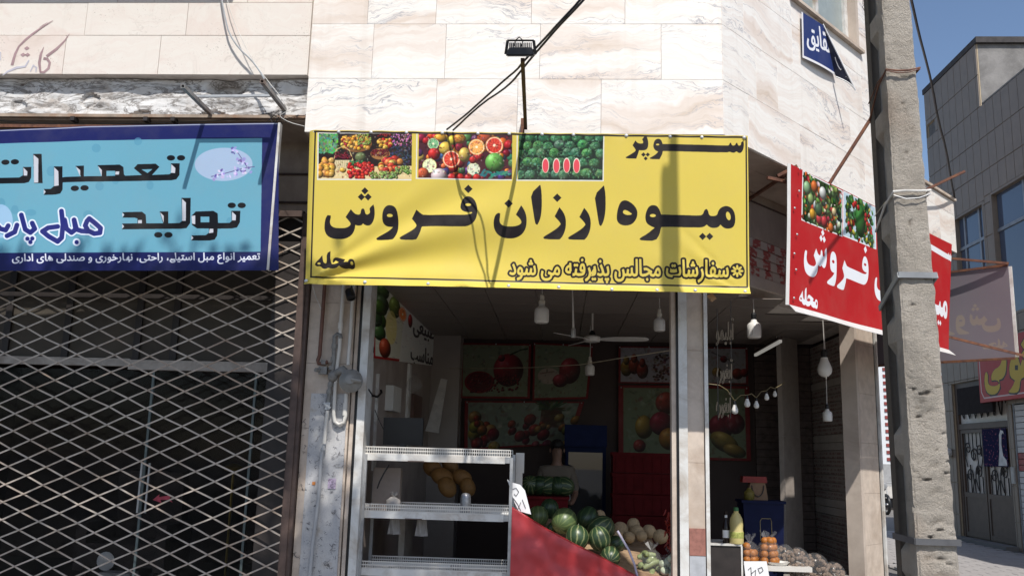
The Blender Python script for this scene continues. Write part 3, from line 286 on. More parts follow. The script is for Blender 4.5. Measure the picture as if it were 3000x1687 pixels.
# ---------------------------------------------------------------- print shop: flat print painted into generated images
def homog(src,dst):
    A=[];b=[]
    for (x,y),(u,v) in zip(src,dst):
        A+=[[x,y,1,0,0,0,-u*x,-u*y],[0,0,0,x,y,1,-v*x,-v*y]]; b+=[u,v]
    h=np.linalg.solve(np.array(A,float),np.array(b,float)); return np.append(h,1).reshape(3,3)
class Canvas:
    def __init__(s,w,h,quad,col):
        s.w,s.h=w,h; s.a=np.empty((h,w,3),np.float32); s.a[:]=np.array(col)/255
        s.quad=quad   # TL,TR,BR,BL as seen in the photograph
        s.H=homog(quad,[(0,0),(w,0),(w,h),(0,h)]); s.k=w/max(1,math.hypot(quad[1][0]-quad[0][0],quad[1][1]-quad[0][1]))
    def mp(s,pts):
        p=np.array([(x,y,1) for x,y in pts],float)@s.H.T; return p[:,:2]/p[:,2:]
    def _blend(s,x0,y0,cov,col):
        h,w=cov.shape[:2]; d=s.a[y0:y0+h,x0:x0+w]; c=cov[...,None]
        d[:]=d*(1-c)+(np.array(col,np.float32)/255 if not isinstance(col,np.ndarray) else col)*c
    def bb(s,x0,y0,x1,y1):
        return max(0,int(x0)-1),max(0,int(y0)-1),min(s.w,int(x1)+2),min(s.h,int(y1)+2)
    def poly(s,loops,col,raw=False,alpha=1):
        L=[np.array(l,float) if raw else s.mp(l) for l in loops]
        al=np.vstack(L); x0,y0,x1,y1=s.bb(*al.min(0),*al.max(0))
        if x1<=x0 or y1<=y0: return
        q=3; xs=x0+(np.arange((x1-x0)*q)+.5)/q; ys=y0+(np.arange((y1-y0)*q)+.5)/q
        ins=np.zeros((len(ys),len(xs)),bool)
        for l in L:
            for (ax,ay),(bx,by) in zip(l,np.roll(l,-1,0)):
                if ay==by: continue
                r=(ys>=min(ay,by))&(ys<max(ay,by))
                if not r.any(): continue
                xc=ax+(ys[r]-ay)*(bx-ax)/(by-ay); ins[r]^=(xs[None,:]<xc[:,None])
        cov=ins.reshape(y1-y0,q,x1-x0,q).mean((1,3)).astype(np.float32)*alpha
        s._blend(x0,y0,cov,col)
    def stroke(s,pts,r,col,raw=False,alpha=1,closed=False):
        p=np.array(pts,float) if raw else s.mp(pts)
        if not raw: r=r*s.k
        if closed: p=np.vstack([p,p[:1]])
        x0,y0,x1,y1=s.bb(*(p.min(0)-r),*(p.max(0)+r))
        if x1<=x0 or y1<=y0: return
        X,Y=np.meshgrid(np.arange(x0,x1)+.5,np.arange(y0,y1)+.5); D=np.full(X.shape,1e9)
        for a,b in zip(p,p[1:]):
            d=b-a; n=max(1e-9,d@d); t=np.clip(((X-a[0])*d[0]+(Y-a[1])*d[1])/n,0,1)
            D=np.minimum(D,np.hypot(X-a[0]-t*d[0],Y-a[1]-t*d[1]))
        s._blend(x0,y0,(np.clip(r-D+.5,0,1)*alpha).astype(np.float32),col)
    def ell(s,c,rx,ry,col,ang=0,alpha=1,raw=False,soft=None):
        (cx,cy),=s.mp([c]) if not raw else [c]
        if not raw: rx*=s.k; ry*=s.k
        m=max(rx,ry); x0,y0,x1,y1=s.bb(cx-m,cy-m,cx+m,cy+m)
        if x1<=x0 or y1<=y0: return
        X,Y=np.meshgrid(np.arange(x0,x1)+.5-cx,np.arange(y0,y1)+.5-cy); ca,sa=math.cos(ang),math.sin(ang)
        d=np.hypot((X*ca+Y*sa)/rx,(Y*ca-X*sa)/ry); e=soft or 1/max(2,min(rx,ry))
        s._blend(x0,y0,(np.clip((1-d)/e+.5,0,1)*alpha).astype(np.float32),col)
    def fruit(s,c,r,col,ry=None,ang=0,raw=False,spec=.22,amb=.30):
        """a photographed round fruit as printed"""
        (cx,cy),=s.mp([c]) if not raw else [c]
        rx=r if raw else r*s.k; ry=rx if ry is None else (ry if raw else ry*s.k)
        m=max(rx,ry); x0,y0,x1,y1=s.bb(cx-m,cy-m,cx+m,cy+m)
        if x1<=x0 or y1<=y0: return
        X,Y=np.meshgrid(np.arange(x0,x1)+.5-cx,np.arange(y0,y1)+.5-cy); ca,sa=math.cos(ang),math.sin(ang)
        u=(X*ca+Y*sa)/rx; v=(Y*ca-X*sa)/ry; d=np.hypot(u,v); z=np.sqrt(np.clip(1-d*d,0,1))
        l=np.clip(-.45*u-.55*v+.7*z,0,1); h=np.clip(-.45*u-.5*v+.74*z,0,1)**24
        base=np.array(col,np.float32)/255
        c3=np.clip(base*(amb+.72*l[...,None])+spec*h[...,None],0,1).astype(np.float32)
        s._blend(x0,y0,np.clip((1-d)*min(rx,ry)+.5,0,1).astype(np.float32),c3)
    def slice(s,c,r,rind,flesh,core,ry=None):
        ry=ry or r
        s.ell(c,r,ry,rind); s.ell(c,r*.9,ry*.9,(250,235,205)); s.ell(c,r*.84,ry*.84,flesh)
        (cx,cy),=s.mp([c]); R_=r*s.k*.8
        for k in range(11):
            a=k*2*math.pi/11+.2; s.stroke([(cx,cy),(cx+R_*math.cos(a),cy+R_*ry/r*math.sin(a))],max(.6,R_*.035),core,raw=True,alpha=.6)
        s.ell(c,r*.16,ry*.16,(250,225,190))
    def glyphs(s,key,x0,x1,ytop,ybot,y0,y1,col,grow=0,grow_col=None,skew=0):
        """set a line of writing between photo x0..x1; em heights y0..y1 (1/100 em) land on photo ybot..ytop"""
        L=[[float(t) for t in q.split(',')] for q in GL[key].split('|')]
        X0=min(min(l[::2]) for l in L);X1=max(max(l[::2]) for l in L)
        f=lambda x,y:(x0+(x-X0)/(X1-X0)*(x1-x0), ybot+(y-y0)/(y1-y0)*(ytop-ybot)+skew*(x-X0)/(X1-X0))
        LL=[[f(l[i],l[i+1]) for i in range(0,len(l),2)] for l in L]
        if grow:
            for l in LL: s.stroke(l,grow,grow_col or col,closed=True)
        s.poly(LL,col)
    def clutter(s,q,n,cols,a=.4,r=(2,6)):
        """the small print detail of a photograph: leaves, gaps and glints"""
        m=s.mp(q); 
        for _ in range(n):
            u,v=rr.random(),rr.random(); p=(1-v)*((1-u)*m[0]+u*m[1])+v*((1-u)*m[3]+u*m[2]); e=min(u,1-u,v,1-v)
            if e<.03: continue
            s.ell(tuple(p),rr.uniform(*r),rr.uniform(*r)*.6,jitter(rr.choice(cols),22),rr.uniform(0,3),alpha=a*rr.uniform(.4,1),raw=True,soft=.8)
    def image(s,name):
        rng=np.random.default_rng(3); s.a+=rng.normal(0,.008,s.a.shape).astype(np.float32); np.clip(s.a,0,1,s.a)
        im=bpy.data.images.new(name,s.w,s.h); buf=np.ones((s.h,s.w,4),np.float32); buf[...,:3]=s.a[::-1]
        im.pixels.foreach_set(buf.ravel()); im.pack(); return im
    def mat(s,name,rough=.45,bump=.05,coat=0,gain=1.0):
        s.a*=gain; g=N(name); t=g.n('ShaderNodeTexImage'); t.image=s.image(name+'_print'); t.extension='EXTEND'
        c=t.outputs[0]
        d=g.noise(g.coord('Position'),3.0,5,.6); o=g.mix(g.ramp(d,[(.45,(0,0,0)),(.8,(.10,)*3)]),c,(.30,.27,.22,1))
        g.set(o,rough,0,.18,coat=coat or None); g.bump(g.noise(g.coord('Position'),240,2),bump,.003); MATS[name]=g.m; return g.m
def zz(ox,oy,k,s):
    """letter outline noted on an enlarged view whose corner is ox,oy and whose pixels are k photo pixels"""
    t=[float(x) for x in s.replace(' ',',').split(',')]; return [(ox+t[i]*k,oy+t[i+1]*k) for i in range(0,len(t),2)]
def dia(x,y,r): return '%g,%g %g,%g %g,%g %g,%g'%(x,y-r,x+r,y,x,y+r,x-r,y)
def oval(x,y,rx,ry,n=14,a=0):
    return ' '.join('%.1f,%.1f'%(x+rx*math.cos(t)*math.cos(a)-ry*math.sin(t)*math.sin(a),y+rx*math.cos(t)*math.sin(a)+ry*math.sin(t)*math.cos(a)) for t in [2*math.pi*k/n for k in range(n)])
def smooth(l,it=1):
    for _ in range(it):
        n=[];N_=len(l)
        for i in range(N_):
            a,b,c=l[i-1],l[i],l[(i+1)%N_]
            d1=(b[0]-a[0],b[1]-a[1]);d2=(c[0]-b[0],c[1]-b[1])
            cs=(d1[0]*d2[0]+d1[1]*d2[1])/(math.hypot(*d1)*math.hypot(*d2)+1e-9)
            if cs<.45: n.append(b)
            else: n+=[(b[0]*.75+a[0]*.25,b[1]*.75+a[1]*.25),(b[0]*.75+c[0]*.25,b[1]*.75+c[1]*.25)]
        l=n
    return l
k1=560/2576; Z1=lambda s:smooth(zz(900,520,k1,s)); k2=400/2576; Z2=lambda s:smooth(zz(1420,520,k2,s)); k3=440/1875; Z3=lambda s:smooth(zz(1780,380,k3,s))
SELL=[[Z1('275,520 320,525 318,560 305,610 320,660 370,690 450,695 530,690 580,660 590,630 560,590 520,545 590,440 640,500 690,515 720,505 730,440 755,428 775,445 785,500 810,515 845,495 850,470 840,425 895,375 910,430 912,530 890,610 855,655 810,662 770,645 755,630 735,655 690,662 650,650 640,720 600,790 520,835 430,843 330,830 265,790 235,720 235,640 250,560')],
 [zz(900,520,k1,dia(780,193,48))],[zz(900,520,k1,dia(732,275,48))],[zz(900,520,k1,dia(823,275,48))],
 [Z1('1120,383 1175,400 1210,450 1227,550 1228,680 1215,760 1180,830 1150,855 950,855 930,835 940,815 1060,750 1120,710 1155,672 1080,668 1035,640 1015,590 1015,500 1035,430 1075,390'),zz(900,520,k1,oval(1115,523,40,22))],
 [Z1('1470,438 1530,490 1570,512 1900,515 2100,522 2190,515 2230,495 2225,483 2160,485 2100,465 2068,425 2070,380 2085,320 2120,270 2170,255 2225,275 2270,330 2295,410 2298,480 2285,560 2250,620 2190,665 2110,680 1560,672 1545,690 1535,740 1500,820 1470,860 1280,858 1255,840 1260,820 1350,770 1440,715 1480,670 1470,635 1410,560'),zz(900,520,k1,oval(2172,378,42,20))],
 [zz(900,520,k1,dia(2172,158,57))]]
QUARTER=[[Z1('205,1055 210,1100 220,1150 250,1165 265,1150 265,1030 315,1000 313,1130 330,1170 390,1170 430,1150 400,1130 380,1120 360,1145 340,1150 350,1100 390,1078 460,1095 520,1115 500,1150 560,1150 570,1120 600,1108 640,1125 648,1180 635,1225 600,1238 565,1225 530,1235 470,1225 440,1200 400,1230 330,1240 290,1222 250,1238 210,1230 180,1200 130,1205 105,1180 120,1145 160,1110'),zz(900,520,k1,oval(608,1165,18,22)),zz(900,520,k1,oval(160,1165,22,14))]]
NUN=[[Z2('265,688 298,700 295,760 285,830 300,890 360,930 450,940 560,938 650,915 695,880 700,845 670,790 595,720 693,545 740,610 780,700 798,800 790,930 750,1030 680,1105 580,1150 470,1160 350,1145 250,1090 190,1000 172,900 185,790 215,720')],[zz(1420,520,k2,dia(457,511,80))]]
_ze='1415,577 1490,670 1530,770 1540,880 1525,1000 1480,1110 1430,1170 1410,1180 1140,1172 1112,1150 1120,1125 1250,1050 1380,965 1440,895 1420,850 1325,750'
CHEAP=NUN+[[Z2('1055,145 1080,300 1083,560 1070,720 1040,830 1000,905 975,900 955,870 905,560 873,325')],[Z2(_ze)],[zz(1420,520,k2,dia(1373,398,80))],
 [smooth([(x+467*k2,y+11*k2) for x,y in zz(1420,520,k2,_ze)])],[Z2('2255,162 2283,320 2287,580 2270,740 2240,860 2200,930 2180,925 2160,895 2115,600 2075,345')]]
FRUIT=[[Z3('200,892 250,895 320,940 365,1000 377,1060 360,1130 310,1190 240,1210 170,1200 125,1160 115,1100 130,1000 160,920'),Z3('215,1010 260,1025 308,1062 290,1075 240,1078 195,1055 195,1025')],
 [Z3('575,952 620,965 650,1010 670,1070 950,1078 1150,1085 1190,1070 1210,1015 1235,1000 1255,1020 1265,1070 1290,1090 1340,1088 1370,1075 1385,1020 1420,980 1480,960 1540,980 1580,1030 1597,1110 1590,1190 1560,1235 1500,1248 1450,1235 1410,1195 1380,1230 1320,1240 1270,1225 1240,1195 1200,1225 1140,1233 680,1222 665,1240 650,1320 600,1397 430,1392 402,1380 410,1360 500,1310 590,1235 540,1215 490,1180 472,1120 480,1050 505,990 535,960'),zz(1780,380,k3,oval(567,1084,38,20)),zz(1780,380,k3,oval(1508,1088,28,55,14,-.25))],
 [zz(1780,380,k3,dia(1187,1343,45))],[zz(1780,380,k3,dia(1275,1343,45))]]
SUPER=[[Z3('480,68 500,110 512,170 505,230 480,260 430,265 395,262 385,300 360,368 240,366 228,352 300,310 350,275 355,255 315,200 350,140 375,170 410,180 445,175 448,150 433,125')],
 [zz(1780,380,k3,dia(450,318,28))],[zz(1780,380,k3,dia(504,318,26))],[zz(1780,380,k3,dia(478,367,25))],
 [Z3('635,112 670,130 690,185 900,187 1500,203 1520,195 1525,172 1540,165 1550,195 1570,205 1595,195 1605,170 1618,168 1630,200 1650,205 1668,190 1665,165 1695,142 1703,185 1695,250 1670,292 1640,298 1610,275 1580,295 1550,290 1525,280 1480,292 700,272 690,275 685,310 650,377 540,375 528,362 600,320 635,280 600,265 575,230 575,180 595,130'),zz(1780,380,k3,oval(627,190,22,11))]]
rr=random.Random(11)
def jitter(c,a): return tuple(max(0,min(255,x+rr.uniform(-a,a))) for x in c)
# ---- the yellow banner's print
YQ=[(905,381),(2191,398),(2196,863),(892,834)]
def yellow_print():
    c=Canvas(1640,580,YQ,(206,184,82)); K=(28,22,24)
    for g in SELL+CHEAP+FRUIT+SUPER+QUARTER: c.poly(g,K)
    c.glyphs('orders',1494,2134,757,826,-30,71,(206,184,82),grow=6.6,grow_col=K,skew=7); c.glyphs('orders',1494,2134,757,826,-30,71,(206,184,82),grow=1.3,skew=7)
    c.ell((2160,795),21,22,K)
    for k in range(8):
        a=k*math.pi/4; c.ell((2160+11*math.cos(a),795+11*math.sin(a)),7,3.3,(206,184,82),ang=a)
    kz=620/2576; z=lambda x,y:(880+x*kz,370+y*kz)
    def frame(q): c.poly([q],(226,224,214)); 
    # market table
    q=[z(212,78),z(1392,78),z(1380,672),z(205,662)]; frame(q)
    q=[z(225,90),z(1380,92),z(1370,655),z(220,650)]; c.poly([q],(38,28,26)); c.poly([[z(220,520),z(700,500),z(1372,490),z(1370,655),z(220,650)]],(214,190,140))
    for _ in range(240): c.ell(z(rr.uniform(230,450),rr.uniform(95,330)),rr.uniform(2,6),rr.uniform(2,4),jitter((88,140,92),38),rr.uniform(0,3))
    for _ in range(120): c.ell(z(rr.uniform(1100,1370),rr.uniform(100,240)),rr.uniform(2,4),2,jitter(rr.choice([(150,80,120),(190,120,160),(60,60,50),(40,38,50)]),25),rr.uniform(0,3))
    for _ in range(220): c.ell(z(rr.uniform(1085,1372),rr.uniform(235,485)),rr.uniform(2,4),2,jitter(rr.choice([(40,48,70),(28,32,46),(60,72,96),(20,20,26)]),14),rr.uniform(0,3))
    def heap(x0,x1,y0,y1,n,r,cols):
        for y,x in sorted((rr.uniform(y0,y1),rr.uniform(x0,x1)) for _ in range(n)): c.fruit(z(x,y),r*kz*rr.uniform(.85,1.15),jitter(rr.choice(cols),16))
    c.ell(z(680,215),47,26,(122,80,44)); heap(510,840,130,290,62,27,[(228,170,60),(232,160,52),(150,40,30),(226,182,70)])
    heap(700,860,100,230,70,12,[(120,142,60),(150,160,80)]); heap(940,1110,90,130,30,12,[(130,26,30)]); heap(950,1105,165,270,30,24,[(228,170,60),(196,50,36),(226,182,70)])
    c.ell(z(975,345),29,17,(150,104,60)); heap(870,1075,290,370,110,9,[(120,28,32),(96,20,26)])
    c.fruit(z(735,385),17,(112,128,82),15)
    c.stroke([z(405,430),z(440,290),z(520,248),z(600,300),z(640,420)],1.6,(196,168,112)); c.poly([[z(398,420),z(650,420),z(600,510),z(440,520)]],(206,190,150))
    for k in range(9): c.stroke([z(405+k*28,428),z(440+k*20,515)],.7,(160,140,100))
    heap(430,620,325,400,46,17,[(112,18,34),(88,14,28)])
    heap(235,400,400,600,26,42,[(226,164,76),(222,156,66)]); c.fruit(z(520,545),10,(232,178,70),8)
    for _ in range(60): c.ell(z(rr.uniform(580,760),rr.uniform(430,510)),4,2,jitter((58,110,64),22),rr.uniform(0,3))
    heap(590,885,460,640,66,26,[(192,34,32),(206,48,36),(176,26,30)])
    heap(920,1250,400,560,20,44,[(224,170,76),(200,60,44),(226,130,66),(176,36,36)]); heap(860,1180,570,650,60,20,[(140,158,86),(118,142,70)]); heap(1170,1370,500,590,36,20,[(140,158,86),(118,142,70)])
    c.clutter([z(225,90),z(1380,92),z(1370,655),z(220,650)],420,[(20,26,18),(44,30,26),(230,220,190),(60,90,50),(120,40,30)],.5,(2,5))
    # cut fruit
    q=[(1219,389),(1509,392),(1506,532),(1217,528)]; frame(q); q=[(1224,393),(1505,396),(1502,527),(1222,523)]; c.poly([q],(70,30,40))
    for _ in range(95): c.fruit((rr.uniform(1228,1498),rr.uniform(398,520)),rr.uniform(8,15),jitter(rr.choice([(196,40,40),(206,52,44),(224,120,50),(236,190,70),(90,60,110),(60,90,120),(70,130,80),(150,30,44)]),18))
    c.fruit((1290,385+20),20,(232,170,60),13); c.fruit((1420,402),22,(214,90,50)); c.fruit((1347,407),19,(224,150,50),15)
    c.slice((1270,422),18,(110,100,60),(110,170,120),(210,230,180)); c.fruit((1306,436),20,(236,200,80)); c.fruit((1272,453),18,(206,44,40)); c.slice((1323,468),26,(224,150,90),(206,60,44),(240,150,90))
    c.slice((1397,432),24,(226,160,80),(236,160,80),(250,210,140)); c.slice((1449,427),26,(230,150,90),(200,52,40),(236,120,80)); c.fruit((1450,477),28,(120,190,90)); c.slice((1259,487),21,(190,200,120),(220,230,180),(245,245,215))
    c.fruit((1287,517),24,(236,214,214),22); c.slice((1388,497),19,(190,200,150),(214,222,190),(240,240,220)); c.fruit((1240,510),17,(220,100,60)); c.fruit((1386,470),11,(200,40,40)); c.fruit((1361,455),17,(222,190,90),22)
    for k in range(12): c.ell((1400+k*8,514+rr.uniform(-9,8)),11,4,jitter((50,120,110),18),rr.uniform(-1,1))
    for k in range(4): c.fruit((1325+k*24,522),12,(206,44,40))
    c.clutter([(1224,393),(1505,396),(1502,527),(1222,523)],420,[(50,10,20),(70,20,50),(30,60,40),(250,230,220),(160,30,40),(20,14,20)],.5,(2,6))
    # water melons
    q=[(1514,391),(1772,394),(1770,535),(1512,533)]; frame(q); q=[(1518,395),(1768,398),(1766,530),(1516,528)]; c.poly([q],(18,34,26))
    for j,y in enumerate((404,427,451,477,512)):
        for i in range(9):
            x=1526+i*33+(j%2)*-15+rr.uniform(-6,6)
            if x>1764: continue
            c.fruit((x,y+rr.uniform(-3,3)),rr.uniform(14.5,18),jitter((92,150,100),18),rr.uniform(13,16),amb=.26,spec=.12)
            for a in range(9): 
                t=a*math.pi/4.5+rr.uniform(-.2,.2); c.stroke([(x-2,y-3),(x+13*math.cos(t),y+11*math.sin(t))],.9,(24,78,48),alpha=.6)
    c.clutter([(1518,395),(1768,398),(1766,530),(1516,528)],900,[(14,40,26),(30,80,50),(120,180,130),(60,120,80),(150,196,160)],.55,(2,6))
    for x,y in ((1599,486),(1631,487),(1661,486),(1690,487)):
        c.ell((x,y),11,23,(120,150,90)); c.ell((x,y),10,22,(236,220,210)); c.ell((x,y+1),8.5,20,(214,72,84))
    Wf=(214,212,202); Y_=(206,184,82)
    for q,o in (([z(225,90),z(1380,92),z(1370,655),z(220,650)],(5,3.2)),([(1224,393),(1505,396),(1502,527),(1222,523)],(4,3)),([(1518,395),(1768,398),(1766,530),(1516,528)],(4,3))):
        m=np.mean(np.array(q),0); gq=lambda e:[(x+(e if x>m[0] else -e),y+(e if y>m[1] else -e)) for x,y in q]
        c.poly([gq(16),gq(o[1])],Y_); c.poly([gq(o[1]+.5),q],Wf)
    c.stroke([(922,386),(2184,403)],2.6,K); c.stroke([(924,386),(911,812)],2.3,K); c.stroke([(911,812),(2188,842)],2.3,K); c.stroke([(2186,404),(2189,842)],2,K)
    return c.mat('yellow_banner_print',.42,.06)
# ---- the blue sign's print
BQ=[(-420,378),(816,361),(816,792),(-420,794)]
def blue_print():
    c=Canvas(1500,520,BQ,(28,33,88)); kb=950/2576; z=lambda s:zz(0,330,kb,s); K=(16,16,20); Wt=(190,192,200); sky=(102,158,178)
    c.poly([[(-420,420),(768,407),(763,739),(-420,744)]],sky)
    for _ in range(22): c.ell((rr.uniform(-300,760),rr.uniform(415,735)),rr.uniform(9,16),rr.uniform(9,16),(86,144,168),alpha=.7)
    c.ell((0,650),36,50,(160,190,220),alpha=.8)
    p=lambda pts,h=(): c.poly([z(pts)]+[z(x) for x in h],K)
    p('1352,412 1422,412 1420,505 1395,540 1355,548 490,560 488,620 470,650 430,658 340,660 355,635 340,612 395,612 420,590 420,430 487,430 487,520 510,517 635,515 590,430 657,428 657,515 800,513 765,425 940,420 970,440 975,500 985,510 1120,505 1055,450 1085,418 1230,415 1260,440 1200,505 1340,500 1352,490',('835,470 905,470 905,510 835,512','1115,460 1205,458 1165,490'))
    p('260,325 325,325 332,565 265,565'); p('180,432 245,432 243,520 225,555 190,565 -300,568 -330,540 -330,432 -270,432 -268,520 150,518 180,500')
    for x,y in ((1352,368),(1433,368),(41,390),(116,388),(586,610),(663,608),(1838,747),(1918,747),(1250,978),(1331,978)): p(oval(x,y,33,22))
    p('1835,790 1907,790 1903,880 1880,920 1840,928 1725,930 1720,985 1700,1015 1660,1022 1510,1022 1530,1002 1515,982 1630,980 1655,960 1655,928 1560,928 1520,900 1515,830 1550,795 1690,790 1725,810 1728,885 1820,885 1838,870',('1588,835 1658,835 1658,880 1588,880',))
    p('1437,688 1510,688 1505,885 1475,925 1430,930 960,935 978,912 960,890 1085,888 1085,850 1060,843 965,843 980,820 962,800 1120,797 1150,820 1155,888 1290,888 1262,795 1330,795 1330,888 1420,885 1440,870')
    for q in ('422,435 455,470 458,585 422,590','592,432 628,465 628,515','768,430 800,465 798,515','1355,418 1388,450 1385,490 1352,488','262,330 300,365 298,560 265,562','182,435 215,470 212,503 185,503','908,475 938,475 935,500 905,500','1440,693 1472,725 1470,868 1440,868','1265,800 1295,830 1293,885','1840,795 1872,825 1870,865 1840,865','1515,830 1545,825 1545,895 1520,890','1660,930 1690,930 1690,960 1655,965','1090,862 1120,862 1120,888 1088,888','340,615 356,635 340,656','963,803 978,820 963,838','963,893 978,912 963,930','1515,984 1531,1002 1513,1020'): c.poly([z(q)],Wt)
    c.ell((654,485),83,49,(158,178,204))
    br=[(745,492),(712,497),(680,506),(640,517),(618,521)]; c.stroke(br,1.2,(90,80,130)); c.stroke([(725,495),(712,475),(700,456),(690,444)],1.1,(90,80,130))
    for _ in range(60):
        x,y=rr.choice([(654,512),(640,515),(700,506),(715,480),(722,505),(705,475),(690,445),(625,523),(675,520)]); c.ell((x+rr.uniform(-13,13),y+rr.uniform(-10,10)),rr.uniform(2,6),rr.uniform(2,4),jitter(rr.choice([(186,180,220),(150,140,196),(100,90,150),(204,196,226)]),10),rr.uniform(0,3))
    word=['700,850 745,885 790,925 785,962 740,968 690,945 668,905 682,870 700,850','690,950 640,948 600,935 580,860','580,860 592,935 560,960 520,930 505,860','480,790 492,900 482,1000 450,1030 380,990 330,950 375,922 450,912','250,885 270,930 235,960 195,935 165,820','130,900 112,955 50,985','60,905 40,940 0,930 -30,900 -60,940 -120,960']
    dots=[(600,1035),(212,1008),(250,1006),(235,1034)]
    for off,r,col in (((6,9),13,(84,140,166)),((0,0),13,(214,222,236)),((0,0),7.5,(34,40,112))):
        for s in word: c.stroke([(x+off[0]*.4,y+off[1]*.4) for x,y in z(s)],{13:11.5,7.5:7}[r],col)
        for x,y in dots: c.ell(z('%g,%g'%(x+off[0],y+off[1]))[0],(r-1)*.95,(r-1)*.95,col)
    c.glyphs('blue',33,761,745,777,-39,71,(226,228,236),grow=.75,skew=-4)
    c.stroke([(-420,381),(816,363)],1.4,(170,176,196)); 
    return c.mat('blue_sign_print',.4,.03)
# ---- the red banner's print
RQ=[(2318,480),(2788,716),(2778,1026),(2311,893)]
def red_print():
    c=Canvas(1500,520,RQ,(174,34,38)); Wt=(226,228,232)
    yh=homog(YQ,[(0,0),(1,0),(1,1),(0,1)])
    def yuv(p): a=yh@np.array([p[0],p[1],1]); return a[:2]/a[2]
    kr=320/909; zr=lambda x,y:(2300+x*kr,470+y*kr)
    src=[(951,675),(1372,554),(1190,705),(1520+0,575-0),(923,745)]; src[3]=(1491,599)
    dst=[zr(155,870),zr(660,755),zr(455,1065),zr(772,925),zr(108,1075)]
    A=np.array([[*yuv(p),1] for p in src]); d=c.mp(dst); sol=np.linalg.lstsq(A,d,rcond=None)[0]
    def conv(l): return [tuple(np.array([*yuv(p),1])@sol) for p in l]
    for g in SELL+CHEAP+FRUIT+QUARTER+SUPER: c.poly([conv(l) for l in g],Wt,raw=True)
    # two pictures
    for q,bgc,cols in (([zr(150,78),zr(472,250),zr(467,648),zr(136,512)],(44,62,34),[(60,96,44),(84,120,56),(36,64,34),(190,100,44),(206,200,190),(120,150,80),(50,80,44),(180,60,50)]),
                       ([zr(476,248),zr(750,385),zr(748,752),zr(471,640)],(176,196,206),[(60,110,52),(78,130,60),(44,92,44),(180,44,40),(200,170,60),(70,120,60),(50,100,50)])):
        c.poly([q],(224,226,226)); m=np.mean(np.array(q),0); qi=[tuple(m+(np.array(p)-m)*.95) for p in q]; c.poly([qi],bgc)
        qm=c.mp(qi); lo,hi=qm.min(0),qm.max(0)
        for _ in range(260):
            u,v=rr.uniform(.03,.97),rr.uniform(.03,.97)
            if bgc[0]>100 and (abs(u-.5)>.42 or rr.random()<.1): continue
            p=(1-v)*((1-u)*qm[0]+u*qm[1])+v*((1-u)*qm[3]+u*qm[2]); c.fruit(tuple(p),rr.uniform(6,15),jitter(rr.choice(cols),18),rr.uniform(6,20),rr.uniform(0,3),raw=True,spec=.12)
        B=lambda u,v:tuple((1-v)*((1-u)*qm[0]+u*qm[1])+v*((1-u)*qm[3]+u*qm[2]))
        if bgc[0]<100:
            for u,v,r,col in ((.28,.2,24,(214,110,50)),(.5,.25,26,(220,222,216)),(.2,.5,22,(150,180,110)),(.42,.85,22,(196,60,66)),(.55,.85,22,(196,60,66)),(.25,.8,22,(216,160,50)),(.4,.65,26,(70,100,70)),(.8,.55,18,(222,200,150)),(.72,.93,20,(214,110,50)),(.1,.3,26,(150,190,140))): c.fruit(B(u,v),r,col,raw=True,spec=.15)
        else:
            c.fruit(B(.52,.5),46,(56,120,52),70,raw=True,spec=.05)
            for u,v in ((.35,.15),(.45,.2),(.3,.2),(.7,.4),(.75,.5),(.15,.7),(.2,.8),(.7,.3)): c.fruit(B(u,v),13,(190,40,40),raw=True)
    return c.mat('red_banner_print',.45,.05)
# ---------------------------------------------------------------- materials of the setting
m_marble=marble('veined_marble',(.845,.815,.765,1),(.62,.51,.415,1),(.74,.65,.58,1),(.30,.30,.34,1),.85,1.0)
m_trav=marble('beige_travertine',(.74,.685,.62,1),(.62,.52,.45,1),(.70,.60,.535,1),(.40,.34,.29,1),.3,.8,1.2,2.6,.8)
m_mortar=M('mortar',(.68,.62,.56),.9,var=.2)
m_soffit=M('soffit_paint',(.50,.41,.34),.7,var=.12,scale=3,dirt=(.30,.23,.18),dscale=1.3)
m_cream=M('cream_wall',(.52,.44,.37),.75,var=.12,scale=3,dirt=(.33,.26,.21),dscale=1.1)
m_white=M('white_metal',(.66,.65,.62),.4,var=.1,scale=5,dirt=(.36,.30,.24),dscale=3)
m_stone=M('cut_stone',(.56,.47,.39),.6,var=.16,scale=9,dirt=(.40,.31,.24),dscale=2.4,bump=.1)
m_rust=M('rusty_steel',(.13,.055,.035),.75,var=.45,scale=24,dirt=(.22,.09,.04),dscale=9,bump=.3)
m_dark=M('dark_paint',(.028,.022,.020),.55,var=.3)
m_brown=M('brown_channel',(.085,.055,.045),.6,var=.3,scale=12)
m_black=M('black_plastic',(.012,.012,.013),.4,var=.2)
m_steel=M('galvanised_steel',(.42,.42,.42),.45,.55,var=.2,scale=14)
m_ceil=M('pvc_ceiling',(.27,.23,.205),.42,var=.06,scale=2)
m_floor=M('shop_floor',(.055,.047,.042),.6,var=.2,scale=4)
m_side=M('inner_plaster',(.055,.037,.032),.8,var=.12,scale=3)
m_pave=M('pavement',(.17,.16,.15),.85,var=.16,scale=2.5,dirt=(.13,.12,.11),dscale=.6,bump=.2)
m_road=M('asphalt',(.055,.054,.053),.9,var=.25,scale=30,bump=.3)
m_grey=M('grey_wall_tile',(.235,.19,.148),.5,var=.1,scale=5,po=True)
m_grout=M('pale_grout',(.46,.37,.25),.8,var=.1)
m_cement=M('cement_render',(.23,.22,.21),.95,var=.35,scale=2.2,dirt=(.11,.105,.10),dscale=1.2,bump=.6,bscale=22)
m_gold=M('pale_paint',(.80,.80,.80),.6,var=.05)
def glassmat(name,col,rough=.03,alpha=.35,spec=.9):
    if name in MATS: return MATS[name]
    g=N(name); g.set((*col,1),rough,0,spec,alpha); MATS[name]=g.m; return g.m
